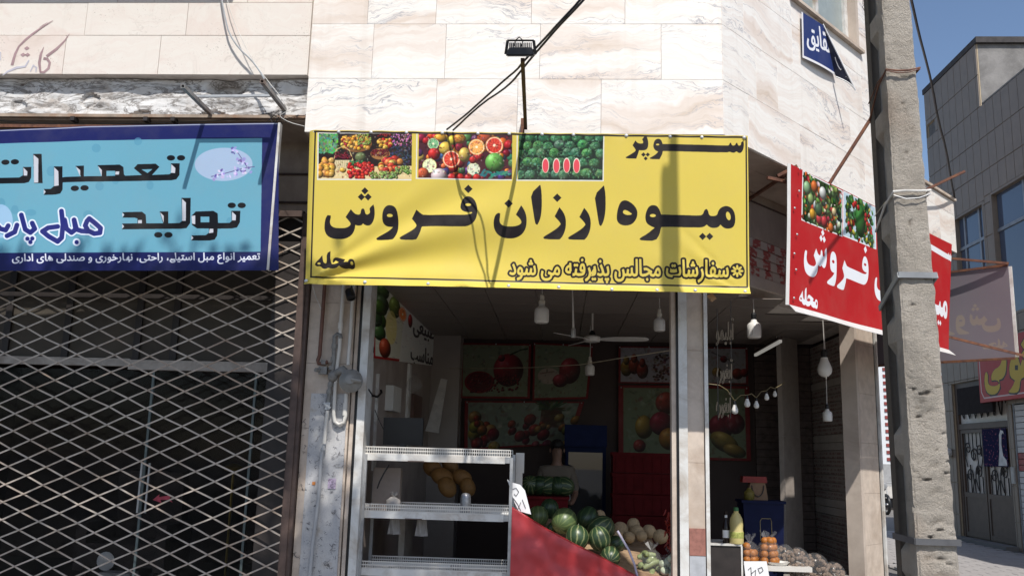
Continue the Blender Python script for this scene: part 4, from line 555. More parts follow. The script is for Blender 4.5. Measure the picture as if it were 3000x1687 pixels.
m_glass=glassmat('window_glass',(.10,.13,.16),.03,.75); m_shopglass=glassmat('shop_glass',(.012,.013,.013),.02,.22,.25)
# ---------------------------------------------------------------- ground
struct('ground',MB().box(-80,80,-90,120,-.5,-.02),m_pave)
struct('road',MB().box(-80,80,-16,-2.2,-.02,-.012),m_road)
struct('kerb',MB().box(-80,5.2,-2.2,-2.05,-.02,.11),M('kerb_concrete',(.36,.35,.33),.9,bump=.3))
# ---------------------------------------------------------------- the corner building
cb=thing('corner_building','two storey marble clad corner building over the open fruit shop','building',(0,8.5,0))
P2=CW(3.75,-.035,0); P3=CW(6.1,-.035,0)
def plan(pts,z0,z1): return MB().prism([(p[0],p[1],z0) for p in pts],(0,0,z1-z0))
part('wall_core',plan([(-2.42,7.835),(1.45,7.835),(P2.x,P2.y),(P2.x,20),(-2.42,20)],4.535,6.43),m_mortar,cb)
nw=[CW(1.40,-.035,0),CW(1.40,-.36,0),CW(3.13,-.36,0),CW(3.13,-.035,0)]
part('wall_core',plan([(-2.42,7.835),(1.45,7.835)]+[(p.x,p.y) for p in nw]+[(P2.x,P2.y),(P2.x,20),(-2.42,20)],6.431,9.2),m_mortar,cb)
part('parapet_core',plan([(P2.x+.01,P2.y+.01),(P3.x,P3.y),(P3.x,20),(P2.x+.01,20)],4.535,5.27),m_mortar,cb)
slabs=[]
def slab(fn,a,b,z0,z1,th=.03,g=.0012):
    """one stone slab on a wall; fn(t,off,z) gives the wall's points"""
    e=random.uniform(-.0012,.0012); mb=MB(); a+=g;b-=g;z0+=g;z1-=g
    vs=[fn(t,o,z) for o in(-th,e) for t in(a,b) for z in(z0,z1)]; c=.0014
    fr=[fn(a+c,e,z0+c),fn(b-c,e,z0+c),fn(b-c,e,z1-c),fn(a+c,e,z1-c)]
    mid=[fn(a,e-c,z0),fn(b,e-c,z0),fn(b,e-c,z1),fn(a,e-c,z1)]; bk=[fn(a,-th,z0),fn(b,-th,z0),fn(b,-th,z1),fn(a,-th,z1)]
    mb.add(fr+mid+bk,[(0,1,2,3)]+[(i,i+4,(i+1)%4+4,(i+1)%4) for i in range(4)]+[(i+4,i+8,(i+1)%4+8,(i+1)%4+4) for i in range(4)]+[(11,10,9,8)])
    return mb
fm=lambda t,o,z:V((t,7.8-o,z)); fc=CW
zs=[4.52,5.055,5.61,6.14,6.70,7.26,7.82,8.38,9.2]
cuts={0:[FY(x,300,7.8).x for x in (1278,1516,1761)],1:[FY(x,150,7.8).x for x in (1092,1305,1582,1937)],2:[FY(x,30,7.8).x for x in (1078,1278,1557,1831)]}
for r in range(8):
    cs=[-2.425]+(cuts.get(r) or sorted(-2.4+random.uniform(.7,1.1)*k for k in (1,2,3)))+[1.464]
    for a,b in zip(cs,cs[1:]): part('marble_slab',slab(fm,a,b,zs[r],zs[r+1]),m_marble,cb)
ccut={0:[.46,1.5,2.35,3.1,3.9,4.8,5.5],1:[.62,1.05,1.95,2.75,3.55],2:[.40,1.40,3.13],3:[.5,1.40,3.13]}
for r in range(8):
    z0,z1=zs[r],zs[r+1]
    end=6.1 if r==0 else 3.75
    cs=[.002]+(ccut.get(r) or [.6,1.40,3.13])+[end]
    for a,b in zip(cs,cs[1:]):
        zz0,zz1=z0,z1
        if a>=1.39 and b<=3.14:
            if z0>6.4: continue
            zz1=min(z1,6.43)
        part('marble_slab',slab(fc,a,b,zz0,zz1),m_marble,cb)
for a,b in ((3.76,4.6),(4.6,5.35),(5.35,6.1)): part('marble_slab',slab(fc,a,b,5.055,5.262),m_marble,cb)
part('coping',MB().prism([CW(3.76,.03,5.27),CW(6.13,.03,5.27),CW(6.13,-.3,5.27),CW(3.76,-.3,5.27)],(0,0,.035)),m_stone,cb)
# window above the chamfered wall
wf=part('window',MB().prism([CW(1.36,.05,6.43),CW(3.16,.05,6.43),CW(3.16,-.033,6.43),CW(3.128,-.033,6.43),CW(3.128,-.34,6.43),CW(1.402,-.34,6.43),CW(1.402,-.033,6.43),CW(1.36,-.033,6.43)],(0,0,.035)),m_stone,cb,label='aluminium window above the stone sill')
mb=MB()
for a,b,z0,z1 in ((1.45,1.53,6.47,7.7),(2.2,2.27,6.53,7.62),(2.98,3.06,6.47,7.7),(1.53,2.98,6.47,6.53),(1.53,2.98,7.62,7.7)): mb.prism([CW(a,-.10,z0),CW(b,-.10,z0),CW(b,-.17,z0),CW(a,-.17,z0)],(0,0,z1-z0))
part('frame',mb,m_white,wf)
part('pane',MB().prism([CW(1.53,-.135,6.53),CW(2.98,-.135,6.53),CW(2.98,-.145,6.53),CW(1.53,-.145,6.53)],(0,0,1.09)),M('frosted_pane',(.30,.34,.33),.25,var=.1,spec=.5),wf)
parts('window_reveal',MB().prism([CW(1.403,-.34,6.466),CW(1.448,-.34,6.466),CW(1.448,.0,6.466),CW(1.403,.0,6.466)],(0,0,1.3)).prism([CW(3.062,-.34,6.466),CW(3.126,-.34,6.466),CW(3.126,.0,6.466),CW(3.062,.0,6.466)],(0,0,1.3)),m_cream,cb)
# soffit boards under the overhang, header over the shop front
for a,b in ((-2.42,-1.1),(-1.095,.2),(.205,1.45)): part('soffit_board',MB().box(a,b,7.835,8.497,4.515,4.533),m_soffit,cb)
for a,b in ((.03,1.6),(1.605,3.2),(3.205,4.6),(4.605,6.08)): parts('soffit_board',MB().prism([CW(a,-.036,4.515),CW(b,-.036,4.515),CW(b,-.30,4.515),CW(a,-.30,4.515)],(0,0,.018)).prism([CW(a,-.305,4.515),CW(b,-.305,4.515),CW(b,-.70,4.515),CW(a,-.70,4.515)],(0,0,.018)),m_soffit,cb)
part('header_wall',MB().box(-2.42,1.42,8.5,8.62,3.36,4.512),m_cream,cb)
part('header_wall',MB().prism([CW(.55,-.7,4.0),CW(4.9,-.7,4.0),CW(4.9,-.85,4.0),CW(.55,-.85,4.0)],(0,0,.512)),m_cream,cb)
part('header_trim',MB().prism([CW(.55,-.68,4.40),CW(4.9,-.68,4.40),CW(4.9,-.697,4.40),CW(.55,-.697,4.40)],(0,0,.012)),m_brown,cb)
# printed shutter slats, let down a little over the chamfer opening
def slatmat():
    g=N('printed_slat'); c=g.coord('Object',True)
    f=g.noise(g.mapping(c,(9,9,26)),1.0,3,.6); wv=g.n('ShaderNodeTexWave'); wv.wave_type='BANDS'; wv.bands_direction='X'; wv.inputs['Scale'].default_value=1.5; wv.inputs['Distortion'].default_value=2.5; wv.inputs['Detail'].default_value=2; g.l(c,wv.inputs[0])
    k=g.mix(1,g.ramp(wv.outputs['Fac'],[(.35,(0,0,0)),(.5,(1,1,1))]),g.ramp(f,[(.42,(0,0,0)),(.5,(1,1,1))]),'MULTIPLY')
    g.set(g.mix(k,(.58,.53,.48,1),(.42,.10,.09,1)),.5); return g.m
m_slat=slatmat(); m_slatp=M('plain_slat',(.55,.50,.45),.5,var=.1)
sh=MB()
rs=part('roller_shutter',MB().prism([CW(.62,-.69,3.45),CW(4.2,-.69,3.45),CW(4.2,-.73,3.45),CW(.62,-.73,3.45)],(0,0,.125)),m_slatp,cb,label='half raised shutter with red printed slats')
for k in range(4):
    z=3.58+k*.108; part('slat',MB().prism([CW(.62,-.70,z),CW(4.2,-.70,z),CW(4.2,-.725,z),CW(.62,-.725,z)],(0,0,.09)).prism([CW(.62,-.712,z+.09),CW(4.2,-.712,z+.09),CW(4.2,-.722,z+.09),CW(.62,-.722,z+.09)],(0,0,.018)),m_slat,rs)
# posts of the shop front
def post(fn,a,b,d,z1,hs,mat=m_stone):
    p=part('column',MB().prism([fn(a,-.012,0),fn(b,-.012,0),fn(b,-d,0),fn(a,-d,0)],(0,0,z1)),m_mortar,cb)
    z=0
    for h in hs:
        part('stone_tile',slab(fn,a-.012,b+.012,z,min(z1,z+h),.03),mat,p); z+=h
        if z>=z1: break
    for tt in (a-.012,b+.012):
        s=-1 if tt<a else 1
        part('side_lining',MB().prism([fn(tt-s*.011,-.03,0),fn(tt,-.03,0),fn(tt,-d,0),fn(tt-s*.011,-d,0)],(0,0,z1)),mat,p)
    return p
f85=lambda t,o,z:V((t,8.5-o,z)); fr7=lambda t,o,z:CW(t,-.7+o,z)
mc=post(f85,1.222,1.353,.30,3.36,(.52,1.05,1.05,1.2))
part('white_upright',MB().box(1.127,1.208,8.475,8.8,0,3.36),m_white,mc); part('white_upright',MB().box(1.368,1.402,8.47,8.8,0,3.36),m_white,mc)
part('gasket',MB().box(1.105,1.127,8.49,8.8,0,3.36),m_black,mc); part('door_stile',MB().box(1.062,1.105,8.5,8.62,0,3.36),m_stone,mc)
part('patch_tile',MB().box(1.215,1.36,8.484,8.498,.74,.98),M('red_brown_tile',(.30,.13,.10),.6,var=.3,scale=30),mc,label='red brown patch tile low on the column')
part('patch_tile',MB().box(1.215,1.36,8.486,8.498,.0,.735),M('grey_patch',(.42,.43,.45),.7,var=.2),mc)
pa,pb_=[(FC(x,1300,-1.95)-CA).dot(DC) for x in (2297,2344)]; fr13=lambda t,o,z:CW(t,-1.95+o,z)
post(fr13,pa,pb_,.07,3.34,(.95,1.0,1.0,1.0),M('shaded_post_stone',(.33,.285,.25),.6,var=.15));  # cut stone in a darker colour, standing in for shade on the post
rc=post(fr7,4.31,4.78,.12,3.45,(.62,.62,.62,.62,.62,.62))
part('white_upright',MB().prism([fr7(4.23,.0,0),fr7(4.295,.0,0),fr7(4.295,-.2,0),fr7(4.23,-.2,0)],(0,0,3.45)),m_cream,rc)
part('gasket',MB().prism([fr7(4.795,-.01,0),fr7(4.84,-.01,0),fr7(4.84,-.2,0),fr7(4.795,-.2,0)],(0,0,3.45)),m_black,rc)
part('edge_trim',MB().prism([fr7(4.84,.02,0),fr7(4.88,.02,0),fr7(4.88,-.2,0),fr7(4.84,-.2,0)],(0,0,3.45)),m_white,rc)
# pilaster between the two shops
pi=part('pilaster',MB().box(-2.45,-2.02,8.515,9.0,0,4.51),m_mortar,cb)
z=0
for h in (.62,.60,.58,.62,.6,.62,.62,.62):
    if z<4.4: part('stone_tile',slab(f85,-2.46,-2.01,z,min(4.51,z+h),.03),m_stone,pi)
    z+=h
m_terr=None
g=N('star_speckled_paint'); c=g.coord('Position'); v=g.n('ShaderNodeTexVoronoi'); v.inputs['Scale'].default_value=15; g.l(c,v.inputs['Vector'])
a1=g.ramp(v.outputs['Distance'],[(.15,(1,1,1)),(.42,(.12,.12,.12))]); n1=g.ramp(g.noise(c,70,3,.7),[(.50,(0,0,0)),(.57,(1,1,1))])
k=g.mix(1,a1,n1,'MULTIPLY'); n2=g.ramp(g.noise(c,5,5,.6),[(.4,(.42,.415,.42)),(.62,(.50,.485,.47)),(.74,(.40,.35,.30))])
g.set(g.mix(k,n2,(.10,.10,.11,1)),.7); m_terr=g.m
part('painted_panel',MB().box(-2.385,-2.03,8.487,8.497,.0,2.13).box(-2.36,-2.24,8.481,8.488,.0,2.10),m_terr,pi,label='speckled pale panel with pen scribbles')
mb=MB()
sc=random.Random(5)
for _ in range(34):   # pen scribbles on the pilaster
    x=sc.choice([-2.44,-2.43,-2.3,-2.12,-2.1])+sc.uniform(-.01,.03); z=sc.uniform(.5,2.0); y=8.4975 if x<-2.39 else 8.4795
    pts=[V((x,y,z))]
    for k in range(sc.randint(3,6)): pts.append(pts[-1]+V((sc.uniform(-.028,.03),0,sc.uniform(-.03,.025))))
    mb.tube(pts,.0016,4)
part('scribble',mb,M('pen_ink',(.08,.07,.08),.7),pi,kind='stuff')
part('sticker',MB().box(-2.165,-2.09,8.478,8.481,1.24,1.335),M('printed_sticker',(.40,.32,.42),.5,var=.7,scale=60),pi); part('sticker',MB().box(-2.315,-2.285,8.474,8.477,1.27,1.30),M('orange_sticker',(.55,.2,.05),.5),pi)
part('door_stile',MB().box(-2.0,-1.965,8.52,8.75,0,3.36),m_stone,pi); part('gasket',MB().box(-1.965,-1.93,8.535,8.75,0,3.36),m_black,pi)
part('white_upright',MB().box(-1.93,-1.855,8.49,8.75,0,3.36),m_white,pi)
# shop room
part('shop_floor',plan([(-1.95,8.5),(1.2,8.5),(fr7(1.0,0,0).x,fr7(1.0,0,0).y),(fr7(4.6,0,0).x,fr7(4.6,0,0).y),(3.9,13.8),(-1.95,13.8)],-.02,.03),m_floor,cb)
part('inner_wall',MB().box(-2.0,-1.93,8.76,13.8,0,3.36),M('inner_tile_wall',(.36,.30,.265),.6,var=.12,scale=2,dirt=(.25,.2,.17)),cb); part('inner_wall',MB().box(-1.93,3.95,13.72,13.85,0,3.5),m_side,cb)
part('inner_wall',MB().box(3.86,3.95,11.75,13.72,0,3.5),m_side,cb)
part('inner_pier',MB().box(-1.93,-1.50,13.3,13.72,0,3.35),M('white_wall_tile',(.30,.26,.235),.35,var=.08,scale=3),cb)
part('ceiling_slab',plan([(-2.0,8.63),(1.2,8.63),(fr7(1.02,-.16,0).x,fr7(1.02,-.16,0).y),(fr7(4.8,-.16,0).x,fr7(4.8,-.16,0).y),(3.95,13.85),(-2.0,13.85)],3.375,3.6),m_mortar,cb)
ip=.55
for i in range(-1,10):
    for j in range(-1,10):
        x=-1.92+i*ip; y=8.64+j*ip
        if x<-1.93 or y<8.63: continue
        c=[(V((a,b,0))-CA-NC*-.86).dot(NC)<0 for a in(x,x+ip) for b in(y,y+ip)]
        if all(c) and x+ip<3.95 and y+ip<13.8: part('ceiling_panel',MB().box(x+.005,x+ip-.005,y+.005,y+ip-.005,3.345,3.36),m_ceil,cb)
        elif any(c) and x<3.6 and y<13.3: part('ceiling_panel',MB().box(x+.005,x+ip-.005,y+.005,y+ip-.005,3.352,3.36),m_ceil,cb) if sum(c)>=3 else None
# closed printed shutter seen from inside along the side wall
rs2=part('inner_shutter',MB().box(3.80,3.86,11.75,13.72,.0,.12),m_slatp,cb,label='closed side shutter with rows of red brick print')
def brickprint():
    g=N('brick_printed_slat'); t=g.n('ShaderNodeTexBrick'); t.inputs['Scale'].default_value=1; t.inputs['Brick Width'].default_value=.20; t.inputs['Row Height'].default_value=.055; t.inputs['Mortar Size'].default_value=.012; t.offset=.5
    t.inputs['Color1'].default_value=(.30,.19,.165,1); t.inputs['Color2'].default_value=(.26,.155,.135,1); t.inputs['Mortar'].default_value=(.42,.375,.34,1)
    c=g.coord('Position'); s=g.n('ShaderNodeSeparateXYZ'); g.l(c,s.inputs[0]); cb_=g.n('ShaderNodeCombineXYZ'); g.l(s.outputs[1],cb_.inputs[0]); g.l(s.outputs[2],cb_.inputs[1]); g.l(cb_.outputs[0],t.inputs[0])
    nn=g.ramp(g.noise(c,14,3),[(.45,(0,0,0)),(.6,(1,1,1))]); g.set(g.mix(nn,t.outputs[0],(.42,.375,.34,1)),.5); return g.m
m_bslat=brickprint()
for k in range(29):
    z=.13+k*.11; plain=k in (7,8,15,16,23)
    part('slat',MB().box(3.815,3.855,11.75,13.72,z,z+.098).box(3.835,3.85,11.75,13.72,z+.098,z+.11),m_slatp if plain else m_bslat,rs2)
# another let-down shutter on the back wall
rs3=part('inner_shutter',MB().box(2.96,3.79,13.64,13.70,.0,.12),m_slatp,cb)
for k in range(29):
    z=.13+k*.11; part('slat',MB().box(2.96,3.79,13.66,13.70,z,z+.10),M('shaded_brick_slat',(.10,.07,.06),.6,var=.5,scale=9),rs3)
# ---------------------------------------------------------------- the neighbouring shop building
nb=thing('neighbour_building','beige stone shop building with crumbling lintel above the blue sign','building',(-5,8.5,0))
part('wall_core',MB().box(-9,-2.44,7.885,14,5.115,9),m_mortar,nb)
fn=lambda t,o,z:V((t,7.85-o,z))
for z0,z1,cs in ((5.11,5.515,[-9,-7.6,-6.1,FY(190,150,7.85).x,FY(468,150,7.85).x,-2.452]),(5.515,5.86,[-9,-7.4,-5.9,FY(252,60,7.85).x,FY(548,60,7.85).x,-2.452]),(5.86,6.4,[-9,-7,-5.7,-4.4,-3.1,-2.452]),(6.4,6.95,[-9,-7.4,-6.1,-4.6,-3.5,-2.452]),(6.95,7.5,[-9,-7,-5.7,-4.4,-3.1,-2.452]),(7.5,9,[-9,-7.4,-6.1,-4.6,-3.5,-2.452])):
    for a,b in zip(cs,cs[1:]): part('stone_slab',slab(fn,a,b,z0,z1,.03,.002),m_trav,nb)
part('ledge',MB().box(-9,FY(686,5,7.7).x,7.55,7.849,6.27,6.39),M('ledge_metal',(.33,.34,.37),.6),nb)
def lint(u,v):
    x=-9+6.53*u; z=4.745+.36*v; d=noise.fractal(V((x*2.2,0,z*6)),1,2.1,5)*.022+noise.noise(V((x*7,3,z*14)))*.010
    hx,hz=-3.27,5.02; e=max(0,1-math.hypot((x-hx)/.22,(z-hz)/.10)); d-=.12*min(1,e*2.2)
    e2=max(0,1-math.hypot((x+5.35)/.09,(z-5.06)/.07)); d-=.06*e2
    if noise.noise(V((x*3.1,9,z*5)))>.42: d-=.03
    return V((x,7.955-d,z))
mb=MB(); mb.sheet(lint,420,24,(0,.12,0),uv=False)
g=N('weathered_lintel'); c=g.coord('Position')
n0=g.noise(g.mapping(c,(1.0,1,3.6)),2.0,10,.7,1.6); vv=g.ramp(n0,[(.44,(0,0,0)),(.485,(1,1,1)),(.50,(1,1,1)),(.535,(0,0,0))])
o=g.ramp(g.noise(c,3.2,6,.7,.8),[(.3,(.36,.30,.25)),(.45,(.62,.60,.58)),(.62,(.72,.71,.70)),(.75,(.42,.38,.34))]); o=g.mix(vv,o,(.21,.19,.175,1))
pt=g.n('ShaderNodeNewGeometry').outputs['Pointiness']
o=g.mix(g.ramp(pt,[(.40,(1,1,1)),(.49,(0,0,0))]),o,(.16,.12,.10,1)); g.set(o,.85); g.bump(g.noise(c,40,6,.7),.4,.01)
part('stone_lintel',mb,g.m,nb,True,label='weathered white lintel with a broken hole')
part('rusty_angle',MB().box(-9,-2.47,7.94,7.99,4.712,4.742),M('rusted_edge',(.34,.27,.21),.8,var=.4,scale=6,dirt=(.26,.12,.06),dscale=3),nb)
for a,b in ((-9,-6.5),(-6.495,-4.6),(-4.595,-2.47)): part('soffit_board',MB().box(a,b,7.995,8.6,4.70,4.72),m_soffit,nb)
part('header_wall',MB().box(-9,-2.47,8.6,8.75,3.9,4.72),m_soffit,nb)
for z in (4.35,4.05): part('trim_strip',MB().box(-9,-2.47,8.575,8.597,z,z+.018),m_brown,nb)
part('end_wall',MB().box(-2.88,-2.47,8.62,14,0,3.9),m_dark,nb)  # widened and coloured dark, so sunlight shows no bright patch here
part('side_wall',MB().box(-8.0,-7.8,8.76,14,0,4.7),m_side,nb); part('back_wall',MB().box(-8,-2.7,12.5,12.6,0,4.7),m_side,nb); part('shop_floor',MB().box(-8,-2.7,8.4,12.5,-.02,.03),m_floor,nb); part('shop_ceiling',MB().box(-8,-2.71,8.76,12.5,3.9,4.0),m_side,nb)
for x in (FY(425,335,7.9).x,FY(505,335,7.9).x,FY(210,340,7.9).x): part('pipe_stub',MB().bar((x,7.91,4.685),(x,8.0,4.685),.04,.04),m_dark,nb)
# its inner shop front: rails, mullions, panels and panes behind the lattice
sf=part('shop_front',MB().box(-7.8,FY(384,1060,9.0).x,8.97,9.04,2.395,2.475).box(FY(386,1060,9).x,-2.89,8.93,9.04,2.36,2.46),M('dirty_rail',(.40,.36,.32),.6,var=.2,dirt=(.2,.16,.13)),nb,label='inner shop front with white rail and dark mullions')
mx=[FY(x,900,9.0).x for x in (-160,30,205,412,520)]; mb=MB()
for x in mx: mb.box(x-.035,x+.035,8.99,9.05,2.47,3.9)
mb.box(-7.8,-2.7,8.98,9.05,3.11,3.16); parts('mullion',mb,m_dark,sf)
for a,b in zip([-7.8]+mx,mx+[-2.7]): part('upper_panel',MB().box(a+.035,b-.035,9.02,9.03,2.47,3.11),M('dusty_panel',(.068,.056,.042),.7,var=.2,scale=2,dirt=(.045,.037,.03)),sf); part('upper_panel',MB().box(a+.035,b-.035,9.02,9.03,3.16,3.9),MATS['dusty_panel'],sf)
lx=[FY(x,1300,9.0).x for x in (-150,430,735)]
for a,b in zip([-7.8]+lx,lx+[-2.7]): part('pane',MB().box(a+.012,b-.012,9.005,9.015,.1,2.36),m_shopglass,sf)
mb=MB()
for x in lx: mb.box(x-.012,x+.012,8.995,9.025,.05,2.37)
parts('glass_edge',mb,M('glass_edge',(.10,.13,.13),.3),sf)
hd=parts('door_handle',MB().tube([(lx[1]-.0,8.94,.93),(lx[1]-.0,8.94,1.42)],.012,8).tube([(lx[1]+.075,8.95,.93),(lx[1]+.075,8.95,1.42)],.011,8),m_steel,sf)
ar=[FY(x,y,9.0) for x,y in ((448,1463),(468,1447),(466,1455),(502,1449),(498,1459),(506,1471),(490,1463),(470,1463),(474,1472))]
part('arrow_sticker',MB().prism([p+V((0,-.002,0)) for p in ar],(0,-.003,0)),M('red_arrow_sticker',(.42,.05,.08),.5,var=.3,scale=40),sf)
# ---------------------------------------------------------------- the grey building across the alley
gb=thing('grey_building','tall grey tiled building across the alley with blue reflecting windows','building',(9,18,0))
part('wall_core',MB().box(9.22,14,9.0,21.46,0,9.27),m_dark,gb); part('stair_tower',MB().box(9.05,14,18.66,21.46,9.28,10.72),m_cement,gb,label='rough rendered rooftop tower')
part('roof_cap',MB().box(8.985,14.1,18.58,21.5,10.725,10.86),M('roof_felt',(.06,.055,.055),.9),gb); part('coping',MB().box(9.0,9.3,9.0,18.57,9.275,9.31),m_cement,gb)
fg=lambda t,o,z:V((9.0-o,t,z))
hol=[(18.85,20.30,4.6,7.2),(15.2,18.52,4.6,7.27),(18.5,20.95,0,3.45),(15.0,18.3,0,2.85),(20.93,21.40,9.55,9.88)]
def cut(rects):
    for h in hol:
        n=[]
        for (p,q,s,t) in rects:
            if q<=h[0] or p>=h[1] or t<=h[2] or s>=h[3]: n.append((p,q,s,t)); continue
            if s<h[2]: n.append((p,q,s,h[2]))
            if t>h[3]: n.append((p,q,h[3],t))
            s2,t2=max(s,h[2]),min(t,h[3])
            if p<h[0]: n.append((p,h[0],s2,t2))
            if q>h[1]: n.append((h[1],q,s2,t2))
        rects=n
    return rects
mb=MB()
for p,q,s,t in cut([(9.0,21.455,0,9.265)])+cut([(18.665,21.455,9.285,10.72)]): mb.box(9.028,9.20,p,q,s,t)
part('grout_bed',mb,m_grout,gb)
zr=[0,.55,1.25,1.96,2.85,3.5,4.25,4.6,5.0,5.7,6.4,7.1,7.82,8.55,9.27,10.0,10.72]
for r,(z0,z1) in enumerate(zip(zr,zr[1:])):
    y=21.455
    while y>15.0:
        b=y; y-=.335; a=max(y,15.0); rects=[(a,b,z0,z1)]
        if z0>=9.2 and b<18.67+.3: 
            if a<18.66: a=18.66
            if b-a<.03: continue
            rects=[(a,b,z0,z1)]
        for (p,q,s,t) in cut(rects):
            if q-p>.03 and t-s>.03: part('wall_tile',slab(lambda u,o,zq:fg(u,o*1.0,zq),p,q,s,t,.02,.0075),m_grey,gb)
m_blueg=glassmat('tinted_window_glass',(.07,.10,.16),.02,.96)
m_alu=M('grey_aluminium',(.24,.25,.27),.4,.3)
def gwin(y0,y1,z0,z1,mul,tr):
    w=part('window',MB().box(9.0,9.16,y0,y1,z0,z0+.05).box(9.0,9.16,y0,y0+.05,z0+.05,z1).box(9.0,9.16,y1-.05,y1,z0+.05,z1).box(9.0,9.16,y0+.05,y1-.05,z1-.05,z1),m_grey,gb)
    mb=MB()
    for m in mul: mb.box(9.085,9.14,m-.035,m+.035,z0+.05,z1-.05)
    mb.box(9.08,9.14,y0+.05,y1-.05,tr-.035,tr+.035); part('frame',mb,m_alu,w)
    ys=[y0+.05]+list(mul)+[y1-.05]
    for a,b in zip(ys,ys[1:]):
        for s,t in ((z0+.05,tr-.035),(tr+.035,z1-.05)): part('pane',MB().box(9.11,9.12,a+.01,b-.01,s,t),m_blueg,w)
gwin(18.85,20.30,4.6,7.2,[19.25,19.95],6.45); gwin(15.2,18.52,4.6,7.27,[16.2,17.35],6.45)
part('vent_window',MB().box(9.2,9.22,20.93,21.40,9.55,9.88),M('dark_opening',(.03,.022,.018),.95,spec=.05),gb)
# its double door and transom
dr=part('door',MB().box(9.1,9.14,18.5,20.95,.0,.10).box(9.06,9.14,18.5,18.62,.10,3.45).box(9.06,9.14,20.83,20.95,.10,3.45).box(9.06,9.14,18.62,20.83,2.42,2.54).box(9.06,9.14,18.62,20.83,3.33,3.45),M('brown_door_paint',(.085,.055,.04),.5,var=.25),gb,label='brown double door with iron scrolls')
for y0,y1 in ((18.64,19.70),(19.74,20.81)):
    part('leaf',MB().box(9.07,9.11,y0,y0+.07,.11,2.41).box(9.07,9.11,y1-.07,y1,.11,2.41).box(9.07,9.11,y0+.07,y1-.07,2.33,2.41).box(9.07,9.11,y0+.07,y1-.07,.95,1.05).box(9.07,9.11,y0+.07,y1-.07,.11,.20).box(9.085,9.10,y0+.07,y1-.07,.20,.95),MATS['brown_door_paint'],dr)
    part('pane',MB().box(9.115,9.12,y0+.07,y1-.07,1.05,2.33),M('milky_glass',(.62,.58,.53),.4,var=.1),dr)
    mb=MB(); ym=(y0+y1)/2
    for k in range(5): y=y0+.17+k*(y1-y0-.34)/4; mb.tube([(9.09,y,1.05),(9.09,y,1.05+(.35,.55,.3,.6,.4)[k])],.014,5); mb.tube([(9.09,y,2.33),(9.09,y,2.33-(.5,.3,.6,.25,.5)[k])],.014,5)
    for cy,cz,r0,s in ((ym-.22,1.5,.16,1),(ym+.22,1.42,.15,-1),(ym-.02,1.85,.17,-1),(ym+.25,2.0,.14,1),(ym-.28,1.95,.13,-1)):
        mb.tube([(9.09,cy+s*(r0*(1-t/26))*math.cos(t*.42),cz+(r0*(1-t/26))*math.sin(t*.42)) for t in range(22)],.013,5)
        mb.tube([(9.09,cy+s*r0,cz),(9.09,cy+s*r0*1.1,cz-.15),(9.09,cy+s*r0*.4,cz-.4)],.013,5)
    part('iron_scroll',mb,m_dark,dr)
part('pane',MB().box(9.115,9.12,18.62,20.83,2.55,3.32),MATS['milky_glass'],dr)
part('iron_scroll',MB().tube([(9.09,18.7+.01*t,2.9+.25*math.sin(t*.22)) for t in range(0,205,4)],.014,5),m_dark,dr)
part('door_step',MB().box(8.75,9.02,18.4,21.0,-.01,.09),m_pave,gb)
ps=part('poster',MB().box(9.045,9.05,18.68,19.72,1.62,2.40),None,gb,label='dark blue leaflet with a white swan and lettering')
pg=N('leaflet_print'); c=pg.coord('Position'); pg.set(rough=.9,spec=.05,col=pg.mix(pg.ramp(pg.noise(c,16,3),[(.6,(0,0,0)),(.66,(1,1,1))]),(.02,.02,.06,1),(.30,.10,.16,1))); ps.data.materials.append(pg.m)
part('swan',MB().prism([V((9.043,19.0-a,1.64+b)) for a,b in ((-.08,0),(.28,0),(.26,.12),(.14,.2),(.1,.42),(.13,.62),(.2,.66),(.24,.63),(.2,.7),(.1,.72),(.03,.62),(.0,.3),(-.05,.12))],(-.002,0,0)),M('leaflet_white',(.6,.6,.6),.5),ps)
# sign box, shutter, meter
m_wslat=M('white_shutter_slat',(.52,.52,.52),.5,var=.1); m_rslat=M('red_shutter_slat',(.30,.05,.05),.5)
rs4=part('roller_shutter',MB().box(9.02,9.06,15.0,15.05,0,2.85).box(9.02,9.06,18.25,18.3,0,2.85).box(9.02,9.06,15.0,18.3,2.85,2.90),m_alu,gb)
for k in range(24):
    z=.03+k*.117; part('slat',MB().box(9.03,9.05,15.06,18.24,z,z+.105),m_rslat if k in(13,14,15) else m_wslat,rs4)
part('meter_box',MB().box(8.97,9.0,18.33,18.46,1.3,1.62),M('meter_grey',(.4,.4,.38),.5),gb)
part('dark_signboard',MB().box(8.85,8.9,18.75,20.35,2.72,3.30),M('dark_board',(.03,.025,.025),.85,spec=.1),gb)
part('wall_lamp',MB().lathe([(.09,0),(.12,.06),(.12,.1),(.05,.14),(0,.15)],(8.99,21.2,1.9),12,(-1,0,0)),m_white,gb)
# ---------------------------------------------------------------- the white building closing the alley
YW=34.0; wx0=7.0; wx1=FY(2783,1200,YW).x; wz=[FY(2570,y,YW).z for y in (1457,1422,1358)]
wb=thing('white_building','white wall with stepped red brick quoins closing the alley','building',(10,YW+.2,0))
part('wall',MB().box(wx0,wx1,YW,YW+.3,wz[2],FY(2570,900,YW).z),M('white_render',(.66,.68,.70),.7,var=.04),wb); part('stone_band',MB().box(wx0,wx1+.02,YW-.03,YW+.3,wz[1],wz[2]-.004),M('grey_band',(.34,.34,.34),.8,var=.2),wb)
part('ledge',MB().box(wx0,wx1+.02,YW-.10,YW+.3,wz[0],wz[1]-.004),M('pale_ledge',(.55,.52,.48),.8),wb); part('recess_wall',MB().box(wx0,wx1,YW+.15,YW+.3,-.02,wz[0]-.004),m_dark,wb)
for k in range(17):
    for px in (2596,2760):
        x0=FY(px,1300,YW).x; z=wz[2]+.12+k*.255; part('brick',MB().box(x0,x0+.17,YW-.03,YW-.001,z,z+.115),M('red_quoin_brick',(.26,.055,.05),.8),wb)
